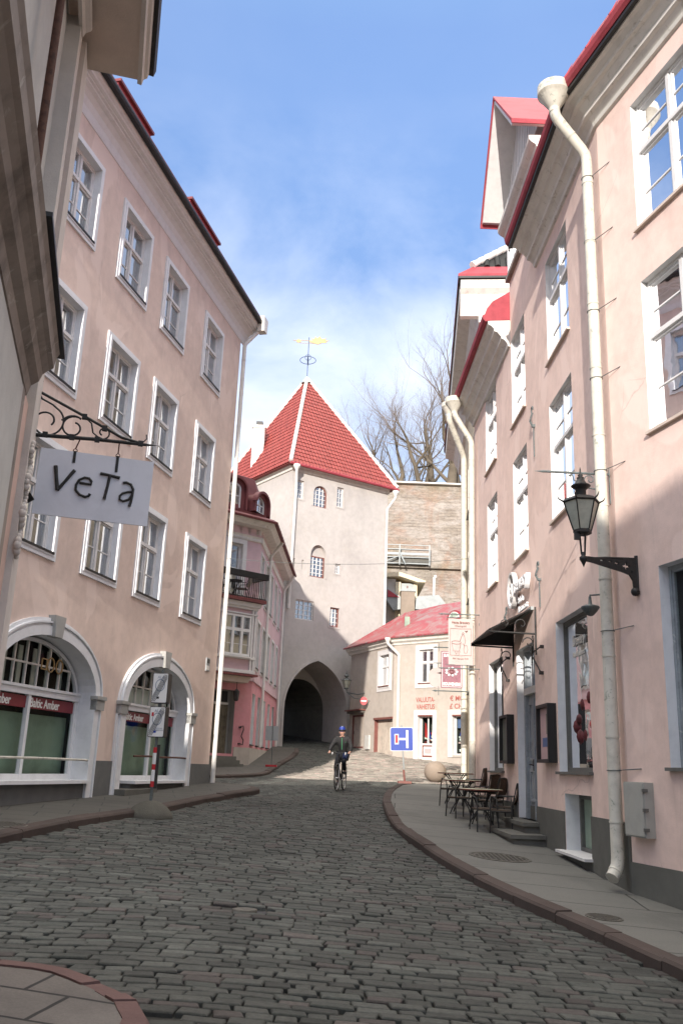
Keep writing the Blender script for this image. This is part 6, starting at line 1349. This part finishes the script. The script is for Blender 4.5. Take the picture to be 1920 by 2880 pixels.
stool(3.12, 19.0, 10, 'low iron seat tucked under the nearest cafe table'); stool(2.9, 20.95, 20, 'low iron seat tucked under the middle cafe table'); stool(2.97, 22.9, 15, 'low iron seat tucked under the farthest cafe table'); stool(3.45, 18.95, -10, 'low iron seat right of the nearest table by the steps')

# hanging banner & souvenir board
def banner(): 
    t = thing('brewery_banner', (3.87, 24.2, 2.6), 'cream cloth banner with brewery drawing hung between two iron rods', 'banner'); F_ = Fr(3.87, 24.2, 91.5, 1); X0, X1 = -.84, -.17
    q = MB(); n = 12; vs = []
    for i in range(n + 1):
        x = X0 + (X1 - X0) * i / n; dd_ = .018 * math.sin(i * .8)
        for j in range(7): z = 2.78 + 1.25 * j / 6; vs.append(F_.p(x + .01 * (1 - j / 6), dd_ * (1 - j / 9), z + .006 * math.sin(i)))
    fs = [(i * 7 + j, (i + 1) * 7 + j, (i + 1) * 7 + j + 1, i * 7 + j + 1) for i in range(n) for j in range(6)]; k = len(vs); vs2 = [v_ - F_.n * .012 for v_ in vs]
    q.add(vs, fs, 'banner', True); q.add(vs2, fs, 'banner', True); q.build('cloth', t)
    for z, nm in ((4.15, 'rod'), (2.68, 'rod')):
        q = MB(); q.tube([F_.p(.12, 0, z), F_.p(-1.0, 0, z)], .016, 'irongrey', 6); q.tube([F_.p(-1.0, 0, z), F_.p(-1.12, 0, z)], [.03, .003], 'irongrey', 6); q.tube([F_.p(.10, 0, z - .12), F_.p(.10, 0, z + .14)], .012, 'irongrey', 5); q.tube([F_.p(.08, 0, z - .02), F_.p(-.0, 0, z - .25), F_.p(.08, .0, z - .6)], .008, 'irongrey', 5)
        q.tube([F_.p(X0 - .05, 0, z - .09 if z > 3 else z + .09), F_.p(X1 + .06, 0, z - .09 if z > 3 else z + .09)], .01, 'irongrey', 5)
        for x in (X0 + .1, X1 - .08): q.tube([F_.p(x, 0, z + .06), F_.p(x, 0, z - .1 if z > 3 else z + .1)], .006, 'irongrey', 5)
        q.build(nm, t)
    kx = dict(parent=t, d=.03, depth=.002, align='CENTER'); cx_ = (X0 + X1) / 2
    text('lettering', F_, 'Hansa Brewery', cx_, 3.90, .082, 'brown_text', sx=.95, bold=.002, **kx); text('lettering', F_, 'Ollevargad\u00e4ll', cx_, 3.81, .062, 'brown_text', sx=.95, **kx); text('lettering', F_, 'Baar restoran Klubi', cx_, 2.93, .056, 'brown_text', sx=.95, **kx)
    q = MB(); cr_ = lambda P2, r=.004: q.tube([F_.p(a, .028, b_) for a, b_ in P2], r, 'redtrim', 4)
    q.ring(F_, rect(X0 + .05, X1 - .05, 3.03, 3.76), rect(X0 + .056, X1 - .056, 3.036, 3.754), .022, .028, 'redtrim')
    cr_([(cx_ - .12 + .13 * math.cos(t_ * .42), 3.38 + .045 * math.sin(t_ * .42)) for t_ in range(16)]); cr_([(cx_ - .24, 3.37), (cx_ - .2, 3.15), (cx_ - .04, 3.15), (cx_ + .0, 3.36)])
    cr_([(cx_ - .02, 3.42), (cx_ + .02, 3.55), (cx_ + .06, 3.6), (cx_ + .1, 3.56), (cx_ + .13, 3.42), (cx_ + .09, 3.3), (cx_ + .05, 3.36)]); cr_([(cx_ + .03, 3.6), (cx_ + .06, 3.66), (cx_ + .09, 3.63), (cx_ + .07, 3.59)])
    cr_([(cx_ + .1, 3.3), (cx_ + .17, 3.3), (cx_ + .19, 3.2), (cx_ + .17, 3.1), (cx_ + .1, 3.1), (cx_ + .08, 3.2), (cx_ + .1, 3.3)]); cr_([(cx_ - .15, 3.13), (cx_ - .12, 3.06), (cx_ - .08, 3.14), (cx_ - .05, 3.06), (cx_ - .02, 3.14)]); cr_([(cx_ + .12, 3.7), (cx_ + .16, 3.66), (cx_ + .19, 3.71), (cx_ + .14, 3.68)], .008)
    q.build('drawing', t)
banner()
t = thing('souvenir_board', (4.5, 29.2, 2.5), 'dull red board reading SOUVENIRS hung from iron rods behind the brewery banner', 'shop sign'); F_ = Fr(4.55, 29.2, 91.5, 1)
q = MB(); q.box(F_, -1.12, -.44, -.02, .02, 2.60, 3.78, 'souvred'); q.ring(F_, rect(-1.09, -.47, 2.63, 3.75), rect(-1.075, -.485, 2.645, 3.735), .02, .024, 'signwhite'); q.build('board', t)
for z in (3.9, 2.5): q = MB(); q.tube([F_.p(-.0, 0, z), F_.p(-1.28, 0, z)], .02, 'irongrey', 6); q.tube([F_.p(-1.28, 0, z), F_.p(-1.42, 0, z)], [.04, .003], 'irongrey', 6); q.tube([F_.p(-1.2, 0, z + .14), F_.p(-1.2, 0, z - .14)], .01, 'irongrey', 5); q.build('rod', t)
text('lettering', F_, 'SUVENIIRID', -.78, 3.60, .125, 'whitet', t, d=.026, depth=.003, sx=.80, bold=.006, align='CENTER'); text('lettering', F_, 'SOUVENIRS', -.78, 2.68, .13, 'whitet', t, d=.026, depth=.003, sx=.82, bold=.006, align='CENTER')
q = MB(); 
for k in range(9): a_ = k * .7; q.ball(F_.p(-.78 + .17 * math.cos(a_), .03, 3.12 + .12 * math.sin(a_)), .05, 'signwhite', 8, 5, (1, .25, .8))
q.tube([F_.p(-.78, .06, 3.05), F_.p(-.85, .06, 3.14), F_.p(-.82, .06, 3.19), F_.p(-.78, .06, 3.16), F_.p(-.74, .06, 3.19), F_.p(-.71, .06, 3.14), F_.p(-.78, .06, 3.05)], .012, 'redtrim', 5); q.build('emblem', t)
t = thing('round_shop_sign', (4.6, 31, 2.8), 'pale round hanging sign mostly hidden behind the souvenir board', 'shop sign'); F_ = Fr(4.7, 31.2, 91.5, 1)
q = MB(); q.prism(F_, [(-1.15 + .33 * math.cos(a_), 3.12 + .36 * math.sin(a_)) for a_ in [k * math.pi / 14 for k in range(28)]], -.02, .02, 'banner'); q.build('disc', t); q = MB(); q.tube([F_.p(0, 0, 3.62), F_.p(-1.3, 0, 3.62)], .016, 'irongrey', 5); q.tube([F_.p(-1.15, 0, 3.62), F_.p(-1.15, 0, 3.48)], .01, 'irongrey', 5); q.build('rod', t)

# ================================================================== CYCLIST
def skinned(name, verts, edges, radii, mat, parent, root_i=0, sub=2, smooth=True):
    me = bpy.data.meshes.new(name); me.from_pydata([Vector(v_) for v_ in verts], edges, []); o = bpy.data.objects.new(name, me); COL.objects.link(o)
    mo = o.modifiers.new('s', 'SKIN'); mo.use_smooth_shade = True; sv = me.skin_vertices[0].data
    for i, r_ in enumerate(radii): sv[i].radius = (r_, r_) if not isinstance(r_, tuple) else r_; sv[i].use_root = (i == root_i)
    su = o.modifiers.new('u', 'SUBSURF'); su.levels = sub; su.render_levels = sub
    bpy.context.view_layer.update(); ev = o.evaluated_get(bpy.context.evaluated_depsgraph_get()); m2 = bpy.data.meshes.new_from_object(ev); bpy.data.objects.remove(o)
    m2.materials.clear(); m2.materials.append(M[mat])
    for p_ in m2.polygons: p_.use_smooth = True
    o2 = bpy.data.objects.new(name, m2); COL.objects.link(o2); o2.parent = parent; return o2
cxp, cyp = .28, 26.7; cz_ = g(cxp, cyp)
bk = thing('bicycle', (cxp, cyp, cz_), 'dark city bicycle ridden towards the viewer in the middle of the street', 'bicycle'); pr = thing('person', (cxp, cyp, cz_), 'cyclist in black jacket, dark trousers and blue helmet riding towards the viewer', 'person')
hdg = math.atan2(-.975, -.20)
for o_ in (bk, pr): o_.rotation_euler[2] = hdg
ORG[bk.name] = Vector(); ORG[pr.name] = Vector()
def wheel(x):
    q = MB(); q.tube([Vector((x + .335 * math.cos(t_), 0, .35 + .335 * math.sin(t_))) for t_ in [k * math.pi / 18 for k in range(37)]], .019, 'rubber', 8, False); w_ = q.build('wheel', bk)
    q = MB(); q.tube([Vector((x + .312 * math.cos(t_), 0, .35 + .312 * math.sin(t_))) for t_ in [k * math.pi / 18 for k in range(37)]], .009, 'chrome', 6, False)
    for k in range(18): a_ = k * math.pi / 9; q.tube([Vector((x + .02 * math.cos(a_ + .4), .02 * (-1) ** k, .35 + .02 * math.sin(a_ + .4))), Vector((x + .31 * math.cos(a_), 0, .35 + .31 * math.sin(a_)))], .0015, 'chrome', 3, False)
    q.tube([Vector((x, -.04, .35)), Vector((x, .04, .35))], .02, 'chrome', 8); q.build('rim', w_)
wheel(.60); wheel(-.46)
q = MB()
for P2, r_ in (([(0, 0, .30), (.42, 0, .78)], .018), ([(0, 0, .30), (-.16, 0, .84)], .016), ([(-.14, 0, .78), (.40, 0, .86)], .016), ([(.405, 0, .92), (.44, 0, .74)], .02)): q.tube(P2, r_, 'black', 8)
for s_ in (-.05, .05): q.tube([(-.46, s_, .35), (0, s_ * .6, .30)], .009, 'black', 6); q.tube([(-.46, s_, .35), (-.15, s_ * .4, .80)], .008, 'black', 6); q.tube([(.60, s_, .35), (.50, s_, .60), (.44, s_ * .5, .74)], .011, 'chrome', 6)
q.build('frame', bk)
q = MB(); q.tube([(.40, 0, .92), (.385, 0, 1.0), (.44, 0, 1.02)], .014, 'black', 6); q.tube([(.36, -.30, 1.03), (.42, -.16, 1.04), (.44, 0, 1.02), (.42, .16, 1.04), (.36, .30, 1.03)], .012, 'black', 6); hb_ = q.build('handlebar', bk)
for s_ in (-1, 1): q = MB(); q.tube([(.40, s_ * .19, 1.03), (.47, s_ * .19, .98)], [.03, .015], 'chrome', 6); q.build('brake_lever', hb_)
q = MB(); q.tube([(-.16, 0, .84), (-.18, 0, .93)], .012, 'chrome', 6); q.ball((-.2, 0, .95), .1, 'black', 12, 6, (1.3, .8, .35)); q.build('saddle', bk)
q = MB(); q.tube([(0, -.06, .30), (0, .06, .30)], .02, 'chrome', 8); q.tube([(0, .06, .30), (.02, .07, .46)], .01, 'chrome', 6); q.tube([(0, -.06, .30), (-.02, -.07, .14)], .01, 'chrome', 6); q.box(W, -.03, .07, .07, .16, .45, .47, 'black'); q.box(W, -.07, .03, -.16, -.07, .13, .15, 'black'); q.build('crank', bk)
q = MB(); q.box(W, -.68, -.30, -.07, .07, .72, .735, 'redtrim')
for s_ in (-.07, .07): q.tube([(-.46, s_, .35), (-.62, s_, .73)], .006, 'chrome', 5)
q.build('rack', bk)
q = MB(); q.tube([Vector((-.46 + .37 * math.cos(t_), 0, .35 + .37 * math.sin(t_))) for t_ in [k * .2 + .6 for k in range(10)]], .022, 'black', 6); q.build('mudguard', bk); q = MB(); q.tube([Vector((.60 + .37 * math.cos(t_), 0, .35 + .37 * math.sin(t_))) for t_ in [k * .2 + .9 for k in range(8)]], .018, 'black', 6); q.build('mudguard', bk)
Vb = [(-.2, 0, 1.0), (-.16, 0, 1.14), (-.1, 0, 1.30), (-.03, 0, 1.44), (.0, 0, 1.50), (.04, 0, 1.56), (.06, 0, 1.64), (.05, 0, 1.70)]; Eb = [(i, i + 1) for i in range(7)]; Rb = [.12, .105, .12, .10, .05, .052, .078, .06]
def addc(L_, R_, frm):
    k = len(Vb)
    for i, (p_, r_) in enumerate(zip(L_, R_)): Vb.append(p_); Rb.append(r_); Eb.append((frm if i == 0 else k + i - 1, k + i))
    return len(Vb) - 1
for s_ in (1, -1):
    h_ = addc([(-.03, s_ * .17, 1.43), (.07, s_ * .255, 1.27), (.20, s_ * .30, 1.14), (.33, s_ * .295, 1.06), (.36, s_ * .285, 1.055)], [.055, .045, .036, .026, .028], 3)
    for fi, (ox, oy, oz) in enumerate(((.05, .028, -.005), (.056, .012, -.008), (.054, -.005, -.01), (.046, -.02, -.01))):
        addc([(.36 + ox * .7, s_ * (.285 + oy), 1.055 + oz), (.36 + ox, s_ * (.285 + oy), 1.035 + oz), (.36 + ox * .6, s_ * (.285 + oy), 1.012)], [.0095, .009, .008], h_)
    addc([(.36, s_ * .25, 1.04), (.385, s_ * .235, 1.02)], [.010, .009], h_)
    kn = (.24, s_ * .11, .80) if s_ > 0 else (.2, s_ * .11, .62); an_ = (.03, s_ * .11, .54) if s_ > 0 else (-.06, s_ * .11, .23)
    addc([(-.18, s_ * .09, .97), ((kn[0] - .18) / 2 + .02, s_ * .105, (kn[2] + .97) / 2), kn, ((kn[0] + an_[0]) / 2 - .01, s_ * .11, (kn[2] + an_[2]) / 2), an_, (an_[0] + .09, s_ * .115, an_[2] - .065), (an_[0] + .15, s_ * .115, an_[2] - .07)], [.085, .075, .055, .05, .035, .035, .025], 0)
skinned('body', Vb, Eb, Rb, 'skin', pr)
Vj = [(-.18, 0, 1.02), (-.16, 0, 1.14), (-.1, 0, 1.30), (-.03, 0, 1.44), (.0, 0, 1.49)]; Ej = [(0, 1), (1, 2), (2, 3), (3, 4)]; Rj = [.15, .135, .15, .125, .072]
for s_ in (1, -1):
    k = len(Vj); Vj += [(-.03, s_ * .175, 1.43), (.07, s_ * .265, 1.27), (.20, s_ * .305, 1.145), (.315, s_ * .297, 1.07)]; Rj += [.078, .066, .056, .044]; Ej += [(3, k), (k, k + 1), (k + 1, k + 2), (k + 2, k + 3)]
jk = skinned('jacket', Vj, Ej, Rj, 'jacket', pr)
Vt = [(-.2, 0, 1.0)]; Rt = [.14]; Et = []
for s_ in (1, -1):
    kn = (.24, s_ * .11, .80) if s_ > 0 else (.2, s_ * .11, .62); an_ = (.03, s_ * .11, .56) if s_ > 0 else (-.06, s_ * .11, .26); k = len(Vt)
    Vt += [(-.16, s_ * .1, .97), ((kn[0] - .18) / 2 + .02, s_ * .105, (kn[2] + .97) / 2), kn, ((kn[0] + an_[0]) / 2 - .01, s_ * .11, (kn[2] + an_[2]) / 2), an_]; Rt += [.105, .095, .075, .066, .052]; Et += [(0, k), (k, k + 1), (k + 1, k + 2), (k + 2, k + 3), (k + 3, k + 4)]
skinned('trousers', Vt, Et, Rt, 'trouser', pr)
q = MB()
for s_ in (1, -1):
    an_ = (.03, s_ * .115, .50) if s_ > 0 else (-.06, s_ * .115, .19); q.ball((an_[0] + .06, an_[1], an_[2]), .05, 'black', 12, 8, (2.5, .95, .85)); q.box(W, an_[0] - .06, an_[0] + .18, an_[1] - .04, an_[1] + .04, an_[2] - .04, an_[2] - .025, 'stone')
q.build('shoes', pr)
q = MB(); q.ball((.045, 0, 1.70), .108, 'helmet', 20, 12, (1.25, .92, .78)); q.ball((.045, 0, 1.675), .118, 'black', 20, 8, (1.22, .93, .35)); 
for s_ in (-.04, .0, .04): q.tube([(.16, s_, 1.73), (.06, s_ * 1.2, 1.79), (-.06, s_, 1.76)], .010, 'blue' if s_ else 'signwhite', 5)
q.build('helmet', pr)
q = MB(); q.ball((.125, 0, 1.60), .018, 'skin', 8, 6, (1, .7, 1.2)); q.tube([(.12, -.02, 1.565), (.127, 0, 1.563), (.12, .02, 1.565)], .005, 'redtrim', 5)
for s_ in (-1, 1): q.ball((.112, s_ * .028, 1.625), .011, 'black', 8, 5); q.ball((.06, s_ * .078, 1.61), .02, 'skin', 8, 6, (.6, .4, 1.2))
q.build('face', pr)
q = MB(); q.tube([(-.01, 0, 1.62), (-.03, 0, 1.66)], .075, 'hairbrown', 10); q.build('hair', pr)
q = MB(); q.tube([(.06, .0, 1.46), (.045, 0, 1.32), (.0, 0, 1.14)], .008, 'green', 5); q.tube([(.02, .1, 1.46), (.04, .11, 1.34)], .006, 'green', 5); q.build('zip', pr)
q = MB(); q.tube([(-.06, .1, 1.0), (.08, .12, .93), (.2, .125, .87)], [.085, .080, .065], 'bluecloth', 12); q.build('blue_overskirt', pr)

# ================================================================== BEHIND THE VIEWER: the house that shades the street
bh = thing('shading_house', (-5, -20, -1.7), 'tall pale house across the street behind the viewer, out of frame', 'house')
BF = Fr(0, -20, 90, 1); q = MB(); q.prism(BF, [(-16, -3), (14, -3), (14, 8.0), (6, 11.0), (0, 13.1), (-2.4, 13.95), (-4.5, 14.7), (-9, 15.2), (-16, 13)], 0, 9, 'cream'); q.build('wall', bh)

# ================================================================== WORLD, SUN, CAMERA
TH, EL = 11.0, 17.3
wd = bpy.data.worlds.new('World'); sc.world = wd; wd.use_nodes = True; nt = wd.node_tree; bgn = nt.nodes['Background']
sky = nt.nodes.new('ShaderNodeTexSky'); sky.sky_type = 'NISHITA'; sky.sun_disc = False; sky.sun_elevation = R(EL); sky.sun_rotation = R(180 + TH); sky.air_density = 1.0; sky.dust_density = .6; sky.ozone_density = 1.6
tc = nt.nodes.new('ShaderNodeTexCoord'); mp = nt.nodes.new('ShaderNodeMapping'); mp.inputs['Scale'].default_value = (1.5, 1.5, 1.9); mp.inputs['Location'].default_value = (.35, .2, .1)
nt.links.new(tc.outputs['Generated'], mp.inputs[0])
n1 = noise_tex(nt, mp.outputs[0], 2.6, 8, .55, .25)
sepx = nt.nodes.new('ShaderNodeSeparateXYZ'); nt.links.new(tc.outputs['Generated'], sepx.inputs[0])
band = ramp(nt, sepx.outputs['Z'], [(.18, 1.), (.52, .75), (.66, .05), (1., .0)])
cl = ramp(nt, n1, [(.36, 0.), (.72, .78)])
mm = nt.nodes.new('ShaderNodeMath'); mm.operation = 'MULTIPLY'; nt.links.new(cl, mm.inputs[0]); nt.links.new(band, mm.inputs[1])
skc = mix(nt, 1, sky.outputs[0], ramp(nt, sepx.outputs['Z'], [(.1, (.33, .32, .36)), (.38, (.37, .365, .415)), (.5, (.48, .48, .55)), (.7, (.70, .70, .80)), (.8, (1., 1., 1.))]), 'MULTIPLY')
out = mix(nt, mm.outputs[0], skc, (2.9, 3.0, 3.35))
high = ramp(nt, sepx.outputs['Z'], [(.74, 0.), (.86, 1.)])  # added bright sky overhead, out of view, as warm fill for the street
out = mix(nt, high, out, (9.3, 8.8, 8.25))
nt.links.new(out, bgn.inputs['Color']); bgn.inputs['Strength'].default_value = .15
sd = bpy.data.lights.new('sun', 'SUN'); sd.energy = 2.1; sd.angle = R(.55); sd.color = (1., .915, .855); so = bpy.data.objects.new('sun', sd); COL.objects.link(so)
a, e = R(TH), R(EL); dv = Vector((math.sin(a) * math.cos(e), math.cos(a) * math.cos(e), -math.sin(e))); so.rotation_euler = dv.to_track_quat('-Z', 'Y').to_euler(); so.location = (-8, -30, 30)
f = 2506.; th = math.atan2(718, f)
cd = bpy.data.cameras.new('camera'); co_ = bpy.data.objects.new('camera', cd); COL.objects.link(co_); sc.camera = co_
cd.sensor_fit = 'VERTICAL'; cd.sensor_height = 36; cd.lens = f / 2880 * 36; cd.clip_end = 600; cd.clip_start = .05
ex, ey = .0389, .99924
fwd = Vector((0, math.cos(th), math.sin(th))); up0 = Vector((0, -math.sin(th), math.cos(th))); rt0 = Vector((1, 0, 0))
# image right/up expressed in the levelled camera basis (the photo is rolled about two degrees)
xr_ = rt0 * ey + up0 * ex; yu_ = -rt0 * ex + up0 * ey
co_.matrix_world = Matrix(((xr_.x, yu_.x, -fwd.x, 0), (xr_.y, yu_.y, -fwd.y, 0), (xr_.z, yu_.z, -fwd.z, HZ), (0, 0, 0, 1)))
sc.view_settings.view_transform = 'Standard'; sc.view_settings.look = 'None'; sc.view_settings.exposure = 1.72; sc.view_settings.gamma = 1
sc.view_settings.use_white_balance = True; sc.view_settings.white_balance_temperature = 6650; sc.view_settings.white_balance_tint = 8
sc.render.engine = 'CYCLES'; sc.cycles.max_bounces = 12; sc.cycles.diffuse_bounces = 7; sc.cycles.transparent_max_bounces = 12
